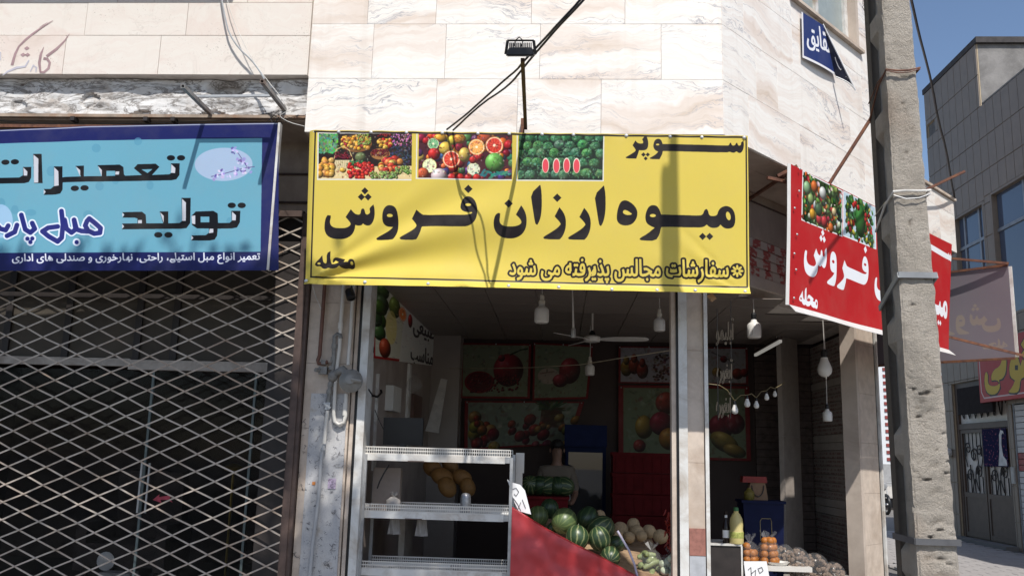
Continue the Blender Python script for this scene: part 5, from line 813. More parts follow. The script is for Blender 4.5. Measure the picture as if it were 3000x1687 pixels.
# ---------------------------------------------------------------- alley paving, laid stone by stone
al=struct('alley_pavement',plan([(5.3,12.8),(9.02,9.5),(9.02,35),(5.3,35)],-.019,.0),m_pave)
pvm=mesh('paver',MB().prism([(0,0,0),(.392,0,0),(.392,.192,0),(0,.192,0)],(0,0,.03)).prism([(.004,.004,.03),(.388,.004,.03),(.388,.188,.03),(.004,.188,.03)],(0,0,.003)),M('paver_stone',(.33,.31,.30),.85,var=.12,scale=4,po=True,bump=.3))
n=0
for j in range(0,50):
    y=12.6+j*.2
    for i in range(0,10):
        x=5.3+i*.4-(.2 if j%2 else 0)
        if x>8.4 or x<5.25: continue
        if x-5.5<(12.4-y)*.9 or (x-1.64*0)/y<.335 or x/y>.56: continue
        n+=1
        if n<=300: put('paver',pvm,al,(x,y,.0+random.uniform(-.002,.002)))
# ---------------------------------------------------------------- banners and signs
def lerp(a,b,t): return a*(1-t)+b*t
def quadfn(TL,TR,BR,BL): return lambda u,v: lerp(lerp(BL,BR,u),lerp(TL,TR,u),v)
rivm=mesh('rivet',MB().lathe([(.0,.014),(.009,.012),(.015,.006),(.017,0)][::-1],(0,0,0),10,(0,-1,0)),M('bright_rivet',(.62,.64,.66),.35,.3),True)
rodm=m_rust
# yellow
YY=7.70; yq=quadfn(*[FY(x,y,YY) for x,y in YQ]); Wy=4.06; Hy=1.47
def yfold(u,v):
    x=u*Wy; z=v*Hy; d=.004*noise.noise(V((x*1.6,z*2.2,3)))+.0035*math.sin(x*2.1+.7)*math.sin(z*2)
    r=math.hypot(x+.02,z-.02); a=math.atan2(z-.02,x+.02)
    env=min(1,r/.35)*max(0,1-max(0,r-1.5)/1.1)
    if a<.75: d+=.026*env*math.sin(a*17+.9*r)*min(1,(.75-a)/.25)
    r2=math.hypot(Wy-x,z); a2=math.atan2(z,Wy-x); 
    if a2<.8: d+=.007*min(1,r2/.3)*max(0,1-r2/1.2)*math.sin(a2*22)
    # small pulls between the fixings along the top and bottom
    d+=.005*math.exp(-(Hy-z)/.07)*math.sin(x*21)+.004*math.exp(-z/.08)*math.sin(x*17+1)
    # the foot of the cloth rolls forward
    if z<.075: d+=.05*(1-z/.075)**1.6
    if x<.06: d-=.03*(1-x/.06)**1.5
    return d
yb=thing('yellow_banner','yellow fruit shop banner with big black lettering and three fruit pictures','banner',(-.36,YY,3.05))
mb=MB(); mb.sheet(lambda u,v: yq(u,v)-V((0,yfold(u,v),0)),200,80,(0,.004,0)); part('cloth',mb,yellow_print(),yb,True)
mb=MB()
for a,b in ((.012,.97),(.012,.06)): mb.bar(yq(.005,b)+V((0,.08,0)),yq(.995,b)+V((0,.08,0)),.03,.03)
for u in (.004,.27,.5,.75,.995): mb.bar(yq(u,.06)+V((0,.08,.016)),yq(u,.97)+V((0,.08,-.016)),.028,.028)
parts('frame_rod',mb,rodm,yb)
for x,y in ((920,386),(992,387),(1087,388),(1191,389),(1296,390),(1400,392),(1492,393),(1588,394),(1680,396),(1835,398),(1963,401),(2056,403),(2180,404),(899,824),(1072,829),(1257,835),(1491,841),(1637,844),(1792,850),(1924,852),(2035,853),(2181,856)):
    p=FY(x,y,YY); u=(p.x-yq(0,.5).x)/Wy; v=max(0,min(1,(p.z-yq(u,0).z)/Hy)); o=put('rivet',rivm,yb,p-V((0,yfold(u,v)+.002,0))-WO[yb.name])
# blue
YB=7.85; BW=[FY(x,y,YB) for x,y in BQ]; bq=quadfn(*BW)
bs=thing('blue_sign','blue furniture repair sign with black lettering above the lattice gate','sign',(-5.2,YB,3.3))
def bfold(u,v): return .012*math.exp(-((u-.40)/.09)**2)*v+.006*noise.noise(V((u*9,v*2.5,1)))+.008*math.sin(u*9)*v*v
mb=MB(); mb.sheet(lambda u,v: bq(u,v)-V((0,bfold(u,v),0))-V((0,0,(.035*math.sin(min(1,u/.55)*math.pi)*v*v if u<.55 else 0))),90,24,(0,.004,0)); part('cloth',mb,blue_print(),bs,True)
mb=MB(); tr,br=BW[1],BW[2]; mb.box(tr.x,tr.x+.022,YB-.012,YB+.05,br.z,tr.z); part('edge_profile',mb,m_white,bs)
mb=MB(); mb.box(-9,tr.x-.01,YB+.02,YB+.05,tr.z-.05,tr.z-.02).box(-9,tr.x-.01,YB+.02,YB+.05,br.z+.02,br.z+.05); parts('frame_rod',mb,rodm,bs)
# square tubes left over from an older sign
for (fx,fy),(nx,ny) in (((623,339),(529,243)),((837,326),(774,241))):
    p=FY(fx,fy,7.99); d=FY(nx,ny,7.29); q=V((p.x,7.29,p.z)); 
    t=MB()
    for a,b,w,h in ((-.016,0,.004,.036),(.016,0,.004,.036),(0,-.016,.028,.004),(0,.016,.028,.004)): t.bar(p+V((a,0,b)),q+V((a,0,b)),w,h)
    t.bar(p+V((0,0,0)),lerp(p,q,.9),.026,.026)
    solo('square_tube',t,M('old_grey_tube',(.33,.32,.31),.6,.2,var=.25,scale=12,dirt=(.2,.13,.1)),'rusty square tube end jutting from lintel by the %s'%('broken hole' if fx<700 else 'marble corner'),'bracket',group='old sign brackets')
a=FY(572,283,7.6); b=FY(792,281,7.6); solo('cross_bar',MB().bar(a,b,.022,.022),M('light_grey_tube',(.42,.43,.44),.5,.2),'thin pale bar joining the two square tubes','bracket')
# red
RO_=.15; RW=[FC(x,y,RO_) for x,y in RQ]; rq=quadfn(*RW)
rb=thing('red_banner','red fruit shop banner with white lettering hung on the chamfered corner','banner',RW[3])
def rfold(u,v): return .012*noise.noise(V((u*5,v*1.5,7)))+.010*math.sin(u*15)*(1-v)**2+.012*math.exp(-((u-.5)/.18)**2)*(1-v)
mb=MB(); mb.sheet(lambda u,v: rq(u,v)+NC*rfold(u,v),110,36,-NC*.004); part('cloth',mb,red_print(),rb,True)
mb=MB(); mb.sheet(lambda u,v: rq(u,0)+NC*(rfold(u,0)+.004+.075*(1-v)*(.6+.4*abs(math.sin(u*4+.6))))-V((0,0,.07*(1-v))),60,3,V((0,0,.004)),uv=False); part('hem',mb,M('vinyl_back',(.55,.54,.52),.6,var=.1),rb,True)
mb=MB(); mb.sheet(lambda u,v: rq(0,v)+NC*(rfold(0,v)+.003)+(-DC*.028-NC*.02)*(1-u),2,24,-NC*.003,uv=False); part('side_hem',mb,MATS['vinyl_back'],rb)
mb=MB()
for v in (.05,.97): mb.bar(rq(.005,v)-NC*.03,rq(.995,v)-NC*.03,.028,.028)
for u in (.005,.33,.66,.995): mb.bar(rq(u,.05)-NC*.03,rq(u,.97)-NC*.03,.026,.026,up=DC)
parts('frame_rod',mb,rodm,rb)
r2=mesh('rivet',MB().lathe([(.0,.011),(.006,.010),(.011,.006),(.013,0)][::-1],(0,0,0),10,NC),m_steel,True)
for x,y in ((2343,495),(2341,560),(2328,610),(2335,687),(2327,743),(2332,790),(2326,873)):
    p=FC(x,y,RO_+.018); put('rivet',r2,rb,p-WO[rb.name])
# back of a third banner in the alley
GD=V((-.717,.697,0)); G0=V((5.80,11.6,2.99)); GN=V((-.697,-.717,0))
gl_=1.98; gh=1.18
gbn=thing('grey_banner','grey back of a banner with faint mirrored letters over the alley','banner',G0)
c=Canvas(700,416,[(0,0),(700,0),(700,416),(0,416)],(116,108,114)); yh=homog(YQ,[(0,0),(1,0),(1,1),(0,1)])
for g_ in SELL+QUARTER+NUN: c.poly([[(700*(1-(q[0]/q[2])/.6),416*(q[1]/q[2])) for q in [yh@np.array([p[0],p[1],1]) for p in l]] for l in g_],(134,122,114),raw=True)
mb=MB(); mb.sheet(lambda u,v: G0+GD*gl_*(1-u)+V((0,0,gh*v))+GN*.02*math.sin(u*6)*math.sin(v*3),40,16,-GN*.004); part('cloth',mb,c.mat('banner_back',.6,.05),gbn,True)
mb=MB().bar(G0+GD*-.02+GN*-.02,G0+V((0,0,gh))+GD*-.02+GN*-.02,.03,.035,up=GD); part('edge_profile',mb,m_white,gbn)
mb=MB()
for z in (-.015,gh+.02): mb.bar(G0+V((0,0,z)),G0+GD*gl_+V((0,0,z)),.03,.03)
parts('frame_rod',mb,rodm,gbn)
# rods and brackets of the banners
def rod(p,q,lab,w=.03): return solo('bracket_rod',MB().bar(p,q,w,w).bar(q,lerp(q,p,.04),w*1.05,w*1.05),rodm,lab,'bracket',group='rusty banner rods')
rod(FC(2191,586,-.62),FC(2330,494,.12),'long rusty rod slanting from shutter to the red banner corner')
rod(FC(2248,521,-.05),FC(2330,539,.10),'short dark rod behind the red banner edge below the slanting rod')
rod(FC(2277,516,-.02),FC(2334,487,.11),'stubby rod at the top corner of red banner')
rod(FC(2430,538,.13),FC(2553,345,.55),'rusty rod rising from red banner top towards the pole')
rod(FC(2700,562,.10),FC(2827,502,.55),'short rusty rod jutting out beyond the pole against grey building')
rod(FC(2778,986,.12),FY(2998,1041,11.35),'long rusty rod crossing the grey banner low')
rod(FC(2784,757,.08),FY(2955,772,11.56),'rusty rod along the top of the grey banner')
solo('wood_scrap',MB().bar(FY(2078,862,7.80),FY(2092,880,7.80),.03,.05),M('raw_wood',(.5,.30,.17),.7,var=.3),'scrap of orange wood under the yellow banner corner','wood scrap')
# small street-name cloth
cs=thing('blue_cloth_sign','dark blue street sign cloth with white script and one corner folded over','sign',FC(2400,160,.02))
SQ=[(2346,36),(2413,78),(2450,226),(2349,170)]
c=Canvas(300,380,SQ,(40,54,104)); c.poly([[(2346,158),(2450,216),(2450,230),(2346,174)]],(222,220,222)); c.poly([[(2345,35),(2350,39),(2352,172),(2347,170)]],(222,220,222))
c.glyphs('street',2360,2440,58,132,-27,71,(222,222,226),grow=.8,skew=38)
mb=MB(); sq=quadfn(*[FC(x,y,.025) for x,y in SQ]); mb.sheet(lambda u,v: sq(u,v)+NC*(.02*math.sin(u*3)*(1-v)+.01),16,16,-NC*.002); part('cloth',mb,c.mat('street_sign_print',.5,.03),cs,True)
A_,T_,B_=FC(2411,72,.03),FC(2507,266,.22),FC(2449,226,.05)
m_flap=M('shaded_flap_blue',(.02,.024,.05),.5,var=.1)  # sign's blue, and its script white below, darkened for shade on the flap
mb=MB(); mb.sheet(lambda u,v: lerp(lerp(B_,T_,u),A_,v)+NC*.03*math.sin(u*math.pi)*(1-v),10,14,V((0,0,-.003)),uv=False); part('folded_flap',mb,m_flap,cs,True)
mb=MB(); fp=lambda u,v: lerp(lerp(B_,T_,u),A_,v)+NC*(.03*math.sin(u*math.pi)*(1-v))+V((-.002,-.004,0))
mb.tube([fp(.35+.1*math.cos(t),.32+.13*math.sin(t)) for t in (2.4,3,3.6,4.2,4.8,5.4)],.006,5); mb.tube([fp(.5,.1),fp(.54,.11)],.007,5).tube([fp(.62,.1),fp(.66,.11)],.007,5)
part('script',mb,M('dim_white',(.4,.4,.42),.6),cs)
part('flap_border',MB().tube([fp(1.0,k/10) for k in range(11)],.008,5).tube([fp(k/8,0) for k in range(9)],.008,5),M('border_white',(.7,.7,.7),.6),cs)
# painted lettering on the neighbour's stone
mb=MB(); kb=950/2576
def brush(pts,ws,mb):
    P=[FY(x*kb,y*kb,7.846) for x,y in pts]; n=len(P); L=[];Rr=[]
    for i,p in enumerate(P):
        d=(P[min(i+1,n-1)]-P[max(i-1,0)]).normalized(); s=V((-d.z,0,d.x)); L.append(p+s*ws[i]*.5*kb/330); Rr.append(p-s*ws[i]*.5*kb/330)
    for i in range(n-1): mb.add([L[i],L[i+1],Rr[i+1],Rr[i]],[(0,1,2,3)])
brush([(420,165),(330,220),(260,270),(200,320),(150,370),(120,430),(95,520)],[4,12,18,20,16,22,26],mb)
brush([(380,178),(345,200),(310,222)],[2,8,3],mb); brush([(552,270),(510,330),(450,390),(370,450)],[3,14,24,26],mb)
brush([(348,375),(325,430),(312,500),(320,570)],[4,22,26,18],mb); brush([(345,465),(375,470),(395,500),(385,545),(350,575),(315,575)],[24,24,22,24,22,16],mb)
for x,y in ((213,385),(183,437),(218,437)): brush([(x-20,y),(x,y),(x+20,y)],[4,36,4],mb)
mb2=MB(); brush([(230,480),(200,530),(130,540),(60,570),(20,600)],[12,18,22,16,6],mb2); brush([(240,570),(265,520),(290,540),(285,575)],[8,18,16,8],mb2); brush([(-30,400),(5,420),(5,480)],[8,10,8],mb2)
pl=thing('painted_lettering','faded purple brush lettering on the beige stone fascia','lettering',FY(80,200,7.846))
parts('brush_stroke',mb,M('purple_paint',(.36,.24,.25),.8,var=.2),pl); parts('brush_stroke',mb2,M('pale_blue_paint',(.50,.48,.54),.8,var=.1),pl)
# ---------------------------------------------------------------- floodlight on its arm
fl=thing('floodlight','black finned floodlight on a long arm above the yellow banner','floodlight',FY(1535,382,7.78))
a0=FY(1540,376,7.74); a1=FY(1531,176,6.28)
part('arm',MB().bar(a0,a1,.03,.03),M('brown_tube',(.055,.028,.022),.6,var=.3),fl); part('mount_plate',MB().box(a0.x-.045,a0.x-.012,7.72,7.79,a0.z-.06,a0.z+.09),m_rust,fl)
hc=FY(1525,160,6.24); hw=.098
tl=Matrix.Rotation(R(28),3,'X'); lx,ly,lz=V((1,0,0)),tl@V((0,1,0)),tl@V((0,0,1))
h=MB(); top=[hc+lx*s*hw*.86+ly*t*.062+lz*.05 for s,t in((-1,-1),(1,-1),(1,1),(-1,1))]; mid=[hc+lx*s*hw*1.06+ly*t*.085+lz*.005 for s,t in((-1,-1),(1,-1),(1,1),(-1,1))]; bot=[p-lz*.012 for p in mid]
h.add(bot+mid+top,[(3,2,1,0),(8,9,10,11)]+[(i+4*k,(i+1)%4+4*k,(i+1)%4+4+4*k,i+4+4*k) for k in(0,1) for i in range(4)]); part('housing',h,m_black,fl)
h=MB()
for k in range(13): h.obox(hc+lx*(-.08+k*.0133)+lz*.067,(lx,ly,lz),(.0025,.058,.018))
part('cooling_fin',h,M('fin_metal',(.16,.16,.17),.45,.4),fl,kind='stuff')
h=MB(); 
for s in(-1,1): h.bar(hc+lx*s*.112,hc+lx*s*.098+lz*.10+ly*.02,.004,.022,up=lx)
h.bar(hc-lx*.10+lz*.10+ly*.02,hc+lx*.10+lz*.10+ly*.02,.022,.005); part('yoke',h,m_black,fl)
part('lead',MB().tube([hc-lx*.045+lz*.06,hc-lx*.04+lz*.10,hc-lx*.01+lz*.125,hc+lx*.02+lz*.10,hc+lz*.05],.005,6),m_black,fl)
part('lens',MB().obox(hc-lz*.010,(lx,ly,lz),(.095,.075,.003)),M('lens_glass',(.5,.5,.48),.2),fl)
# ---------------------------------------------------------------- overhead cables
def cable(px,ys,r,mat,lab,ext=None):
    P=[]; n=len(px)
    for i,(x,y) in enumerate(px):
        t=i/(n-1); P.append(FY(x,y,ys[0]+(ys[1]-ys[0])*t if not callable(ys) else ys(t)))
    if ext: P+=ext
    # round the corners
    Q=[P[0]]
    for a,b in zip(P,P[1:]): Q+=[lerp(a,b,.25),lerp(a,b,.75)]
    Q.append(P[-1]); return solo('cable',MB().tube(Q,r,6),mat,lab,'cable',True,'overhead cables')
k=.36879; zc=lambda l:[(850+x*k,y*k) for x,y in l]
up=[V((1.0,5.1,5.6)),V((1.72,4.62,6.9))]
m_cab=M('black_cable',(.03,.029,.032),.55,var=.2)
cable(zc([(1245,1030),(1320,972),(1400,910),(1500,820),(1600,730),(1700,640),(1800,558),(1845,502),(1950,385),(2040,290),(2120,200),(2310,0)]),(7.69,5.7),.009,m_cab,'thick black cable running up across marble, upper one of the pair',up)
cable(zc([(1295,1035),(1350,985),(1400,935),(1540,812),(1680,722),(1760,655),(1800,608),(1900,482),(1960,412),(2040,320),(2130,215),(2230,112),(2335,0)]),(7.69,5.6),.009,m_cab,'thick black cable running up across marble, wavy lower one of the pair',[p+V((.06,0,.02)) for p in up])
zc0=lambda l:[(x*k,y*k) for x,y in l]
cable(zc0([(1755,-40),(1765,20),(1790,150),(1820,270),(1900,390),(1990,470),(2060,560),(2100,630)]),(7.80,7.76),.0085,M('grey_cable',(.36,.37,.38),.6),'thick grey cable hanging down the beige stone fascia',)
cable(zc0([(1795,-40),(1840,130),(1920,310),(2000,470),(2130,650),(2230,770),(2300,880),(2250,900),(2215,925),(2300,975),(2420,1005)]),(7.80,7.72),.0035,M('white_wire',(.6,.58,.54),.6),'thin white wire hanging beside the grey cable')
cable([(2655,-60),(2670,0),(2692,100),(2708,159),(2729,241),(2749,355),(2772,437),(2786,524),(2797,583)],(7.0,12.38),.014,m_cab,'sagging black cable against blue sky beside the pole')
cable(zc0([(-40,955),(150,975),(600,990),(1000,985),(1600,970),(1900,945),(2250,880)]),(7.97,7.95),.004,m_black,'slack black wire under the lintel above the blue sign')
# clutter of wires at the end of the lintel
mb=MB()
for s in range(7):
    p=FY(815+rr.uniform(-30,40),330+rr.uniform(-10,20),7.93); P=[p]
    for _ in range(6): P.append(P[-1]+V((rr.uniform(-.08,.08),rr.uniform(-.02,.02),rr.uniform(-.07,.05))))
    mb.tube(P,.003,4)
solo('wire_tangle',mb,m_black,'tangle of dark wires where the lintel meets the marble','wires')
# ---------------------------------------------------------------- the concrete pole
pc=V((1.82,4.5,0)); pole=thing('concrete_pole','rough weathered concrete utility pole with recessed side panels','utility pole',(1.8,4.66,0))
def pw(z): return .212-.017*z*.9          # width of the front flange
def px0(z): return 1.737-.0135*z+.0012*z*z # its left edge
ZP=8.5
def pdisp(x,z,a): 
    p=V((x*9,a,z*9)); d=noise.fractal(p,1,2,4)*.0045+noise.noise(p*3.3)*.003
    c=noise.noise(V((x*16+3,a,z*27)));
    if c>.50: d-=min(.008,(c-.50)*.06)
    if z<2.05:
        c2=noise.noise(V((x*17+9,a+5,z*52)))+.5*noise.noise(V((x*6,a,z*9)))
        if c2>.5: d-=min(.018,(c2-.5)*.10)
        # cast marks
        for zc_,xw in ((1.86,.06),(1.60,.05),(1.47,.05),(1.33,.10),(1.08,.13),(.95,.13)):
            e=max(0,1-abs(z-zc_-.02*noise.noise(V((x*20,zc_,0))))/.022)*max(0,1-abs(x-px0(z)-pw(z)*.55)/xw); d-=.013*min(1,e*1.5)*(.6+.8*noise.noise(V((x*60,zc_,z*60)))**2)
    return d
def pfront(u,v):
    z=v*ZP; w_=pw(z); x=px0(z)+w_*u; e=min(u,1-u)*w_; r=.012; o=0 if e>r else (r-e)
    rag=noise.noise(V((u*2,z*14,5)))*.006 if u in(0,1) else 0
    return V((x+rag,4.5-pdisp(x,z,0)+o,z))
mb=MB(); mb.sheet(pfront,16,760,(0,.075,0),uv=False)
g=N('pole_concrete'); c=g.coord('Position')
o=g.ramp(g.noise(c,3.0,8,.65,.4),[(.28,(.30,.27,.23)),(.5,(.53,.47,.395)),(.72,(.66,.595,.51))]); o=g.mix(g.ramp(g.noise(c,26,4,.7),[(.30,(.75,.75,.75)),(.46,(1,1,1))]),(.24,.21,.18,1),o)
pt=g.n('ShaderNodeNewGeometry').outputs['Pointiness']; o=g.mix(g.ramp(pt,[(.42,(1,1,1)),(.495,(0,0,0))]),o,(.15,.125,.10,1)); o=g.mix(g.ramp(g.noise(c,1.3,4),[(.6,(0,0,0)),(.75,(.4,)*3)]),o,(.38,.24,.15,1))
g.set(o,.95); g.bump(g.noise(c,70,8,.8),1.0,.03); m_pole=g.m
part('front_flange',mb,m_pole,pole,True)
def wall(fx,y0,y1,nu,nv,sgn=-1):
    m=MB(); m.sheet(lambda u,v: V((fx(v*ZP)+sgn*pdisp(2+u,v*ZP,3)*.6,y1+(y0-y1)*u,v*ZP)),nu,nv,(.03*-sgn,0,0),uv=False); return m
mb=wall(px0,4.506,4.575,4,420); part('front_flange_side',mb,m_pole,pole,True)
mb=MB()
for k in range(int(ZP/.3)): 
    z=k*.3; a,b=px0(z),px0(z+.3)
    mb.add([V((a+.05,4.57,z)),V((a+pw(z)-.03,4.57,z)),V((a+pw(z)-.03,4.74,z)),V((a+.05,4.74,z)),V((b+.05,4.57,z+.3)),V((b+pw(z)-.03,4.57,z+.3)),V((b+pw(z)-.03,4.74,z+.3)),V((b+.05,4.74,z+.3))],[(0,1,5,4),(1,2,6,5),(2,3,7,6),(3,0,4,7)])
part('web',mb,m_pole,pole)
mb=MB(); mb.sheet(lambda u,v: V((px0(v*ZP)+.012+(pw(v*ZP)-.02)*u,4.81+.0*u,v*ZP)),3,60,(0,-.065,0),uv=False); mb.v=[tuple(p) for p in mb.v]; part('rear_flange',mb,m_pole,pole)
for z in (.55,1.13,1.70,2.27,2.84,3.41,3.98,4.55,5.1,5.7,6.3,6.9,7.5,8.1):   # solid bridges between the recesses
    x=px0(z); q=MB(); q.add([V((x+.004,4.57,z-.05)),V((x+.012,4.738,z-.05)),V((x+.07,4.738,z-.05)),V((x+.07,4.57,z-.05)),V((x+.004,4.57,z+.05)),V((x+.012,4.738,z+.05)),V((x+.07,4.738,z+.05)),V((x+.07,4.57,z+.05)),V((x+.052,4.57,z-.11)),V((x+.052,4.738,z-.11)),V((x+.052,4.57,z+.11)),V((x+.052,4.738,z+.11))],[(0,4,5,1),(0,1,9,8),(4,10,11,5),(0,8,3,7,10,4),(1,5,11,6,2,9)])
    part('bridge',q,m_pole,pole)
def band(z,h,mat,tilt=0,th=.004,nm='band'):
    x=px0(z);w_=pw(z); m=MB()
    m.bar((x-.010,4.485,z),(x+w_+.008,4.485,z),th*2,h).bar((x-.010,4.485,z),(x+.004,4.81,z-tilt),th*2,h).bar((x+w_+.008,4.485,z),(x+w_+.0,4.81,z-tilt),th*2,h); part(nm,m,mat,pole)
band(FY(2680,806,4.49).z,.030,M('zinc_band',(.25,.26,.27),.6,.2,var=.2),.12); band(FY(2740,1587,4.49).z,.030,M('dull_band',(.11,.11,.115),.6,.3,var=.3),0)
def wire(z,r,mat,tilt,sag):
    x=px0(z);w_=pw(z); part('tie_wire',MB().tube([(x+.008,4.81,z-tilt),(x-.012,4.60,z-tilt*.3),(x-.008,4.482,z),(x+w_*.3,4.478,z-sag),(x+w_*.7,4.478,z-sag*.7),(x+w_+.01,4.482,z+.01),(x+w_+.004,4.81,z)],r,6),mat,pole,True)
wire(FY(2650,203,4.48).z,.005,m_rust,.16,.01); wire(FY(2650,207,4.48).z,.003,m_rust,.05,.015); wire(FY(2660,561,4.48).z,.006,MATS['white_wire'],.13,-.004); wire(FY(2660,572,4.48).z,.003,m_steel,.02,.02)
mb=MB(); p=FY(2530,20,4.85)
for s in range(3):
    P=[p+V((rr.uniform(-.02,.02),0,.1))]
    for _ in range(7): P.append(P[-1]+V((rr.uniform(-.025,.035),rr.uniform(-.01,.01),rr.uniform(-.06,.02))))
    mb.tube(P,.002,4)
part('loose_wire',mb,m_rust,pole)
# ---------------------------------------------------------------- lattice gate
gt=thing('lattice_gate','closed folding lattice gate of diamond straps before the furniture shop','gate',(-4.4,8.5,.03))
gx1=-2.575; gx0=-6.35; gz0=.30; gz1=3.93; X0,Z0,PX,PZ=-3.823,3.215,.186,.0843
jit={}
def gnode(i,j):
    if (i,j) not in jit:
        q=random.Random(i*991+j*37); bulge=.010*math.sin(j*.5+i*.3)
        jit[(i,j)]=V((X0+i*PX+q.uniform(-.007,.007)+bulge*.5,8.5+q.uniform(-.006,.006),Z0-j*PZ+q.uniform(-.005,.005)))
    return jit[(i,j)]
m_strap=M('faded_strap',(.47,.405,.345),.5,.1,var=.22,scale=7,dirt=(.26,.17,.115),dscale=2.0)
I0,I1=int((gx0-X0)/PX)-1,int((gx1-X0)/PX)+2; J0,J1=int((Z0-gz1)/PZ)-1,int((Z0-gz0)/PZ)+2
def clip(a,b):
    if a.x>gx1 and b.x>gx1: return None
    if a.x>gx1: a,b=b,a
    if b.x>gx1: t=(gx1-a.x)/(b.x-a.x); b=lerp(a,b,t)
    return a,b
for s in (1,-1):
    for c_ in range(I0-J1-2,I1+J1+40):
        segs=MB(); n=0
        for j in range(J0,J1):
            i=c_+j if s==1 else c_-j
            if (i+j)%2 or i<I0 or i>I1: continue
            i2=i+s
            if i2<I0 or i2>I1: continue
            a,b=gnode(i,j),gnode(i2,j+1)
            r=clip(a,b)
            if not r: continue
            off=V((0,.004*s,0)); segs.bar(r[0]+off,r[1]+off,.005,.0145,up=(0,0,1)); n+=1
        if n: part('strap',segs,m_strap,gt)
rv=mesh('rivet',MB().lathe([(.009,0),(.009,.004),(.004,.007),(0,.007)],(0,0,0),6,(0,-1,0)).box(-.011,.011,-.004,.006,-.006,.006),m_strap)
cnt=0
for j in range(J0,J1):
    for i in range(I0,I1):
        if (i+j)%2: continue
        p=gnode(i,j)
        if p.x<gx1 and p.x>-5.62 and .42<p.z<3.3: put('rivet',rv,gt,p-V((0,.010,0))-WO[gt.name]); cnt+=1
part('channel',MB().box(-2.575,-2.465,8.44,8.56,.03,3.9).box(-2.56,-2.50,8.425,8.439,.03,3.9),m_brown,gt); part('bottom_rail',MB().box(-7.0,-2.58,8.47,8.53,.03,.07),m_brown,gt); part('top_rail',MB().box(-7.0,-2.58,8.46,8.54,3.88,3.94),m_brown,gt)
print('gate rivets',cnt)
# ---------------------------------------------------------------- gas pipes and regulator on the pilaster
kg=240/828
def zg(l,y=8.44): return [FY(860+a*kg,840+b*kg,y) for a,b in l]
m_iron=M('old_grey_iron',(.23,.22,.205),.6,.25,var=.3,scale=25,bump=.2); m_pvc=M('white_pvc',(.60,.57,.52),.45,var=.08,scale=6); m_brp=M('brown_pipe_paint',(.13,.055,.035),.5,var=.25,scale=14)
gr=thing('gas_regulator','round grey gas regulator with iron pipes and valve on the pilaster','gas regulator',FY(1000,1160,8.48))
p=zg([(322,-30),(300,200),(264,690)]); p[0].z=4.5
part('inlet_pipe',MB().tube(p+zg([(246,740),(252,775),(300,772),(345,755)]),.0185,10),m_brp,gr,True)
part('riser_pipe',MB().tube(zg([(478,520),(472,488),(440,478),(416,500),(410,600),(405,760),(390,880),(365,1040),(350,1175)]),.0205,10),m_iron,gr,True)
mb=MB()
for x,y,r in ((412,600,.029),(402,730,.027),(385,820,.028),(375,985,.028),(362,1060,.029),(305,762,.028)): 
    q=zg([(x,y)])[0]; mb.lathe([(r,-.02),(r,.02)],q,8,(.05,0,1))
parts('coupling',mb,m_iron,gr); q=zg([(300,845)])[0]; part('shutoff_valve',MB().obox(q,((1,0,0),(0,1,0),(0,0,1)),(.040,.028,.036)).lathe([(.02,0),(.02,.05)],q+V((-.03,-.02,0)),8,(-.6,-.8,0)),m_iron,gr)
q=zg([(398,905)])[0]; part('valve_body',MB().ball(q,(.05,.045,.058)),m_iron,gr,True)
q=zg([(500,840)],8.42)[0]; part('regulator_neck',MB().tube([zg([(400,880)])[0],q,zg([(560,900)],8.38)[0]],[.03,.044,.04],12),m_iron,gr,True)
q=zg([(580,950)],8.36)[0]; part('regulator_dome',MB().lathe([(.096,-.02),(.112,-.012),(.112,.008),(.098,.016),(.085,.034),(.05,.05),(.045,.052),(.045,.075),(.022,.08),(0,.08)],q,28,(.10,-1,.12)),M('regulator_grey',(.25,.24,.22),.5,.2,var=.15),gr,True)
mb=MB()
for k in range(8): a=k*math.pi/4; mb.ball(q+V((math.cos(a)*.104,-.012,math.sin(a)*.104)),.009,6,4)
part('bolt',mb,m_iron,gr,kind='stuff'); part('vent_nub',MB().tube([q+V((.02,-.06,.01)),q+V((.115,-.05,-.005))],[.03,.02],10),M('regulator_grey',(.25,.24,.22)),gr)
q=zg([(350,1205)])[0]; part('outlet_valve',MB().obox(q,((1,0,0),(0,1,0),(.08,0,1)),(.022,.022,.034)).bar(q+V((-.035,-.03,.03)),q+V((.03,-.03,-.02)),.012,.02),m_steel,gr)
part('lower_pipe',MB().tube([zg([(345,1250)])[0],zg([(330,1360)])[0],FY(950,1300,8.44)],.0175,10),m_pvc,gr,True)
solo('drain_pipe',MB().tube([(zg([(510,-20)])[0].x,8.45,4.5)]+zg([(508,-20),(480,330),(462,640),(445,760),(422,1000),(405,1290),(415,1360),(455,1392),(510,1370),(525,1300),(531,1080)],8.45),.0185,10).lathe([(.025,-.03),(.025,.03)],zg([(474,392)],8.45)[0],10).lathe([(.022,-.06),(.022,.06)],zg([(520,1235)],8.45)[0],10),m_pvc,'white plastic pipe with a bend at its foot beside the regulator','pipe',True)
p=zg([(612,-20),(580,400),(550,790)],8.46); p[0].z=4.5; solo('vent_pipe',MB().tube(p,.0165,10),m_pvc,'straight white pipe running down behind the regulator dome','pipe',True)
solo('conduit',MB().tube([FY(a,b,8.45) for a,b in ((949,1303),(942,1335),(934,1452),(915,1603),(908,1687))]+[V((-2.28,8.45,0))],.017,10).lathe([(.024,-.012),(.024,.012)],FY(947,1315,8.45),10),M('grey_conduit',(.40,.40,.40),.55,var=.1),'grey conduit going down the speckled pilaster panel','pipe',True)
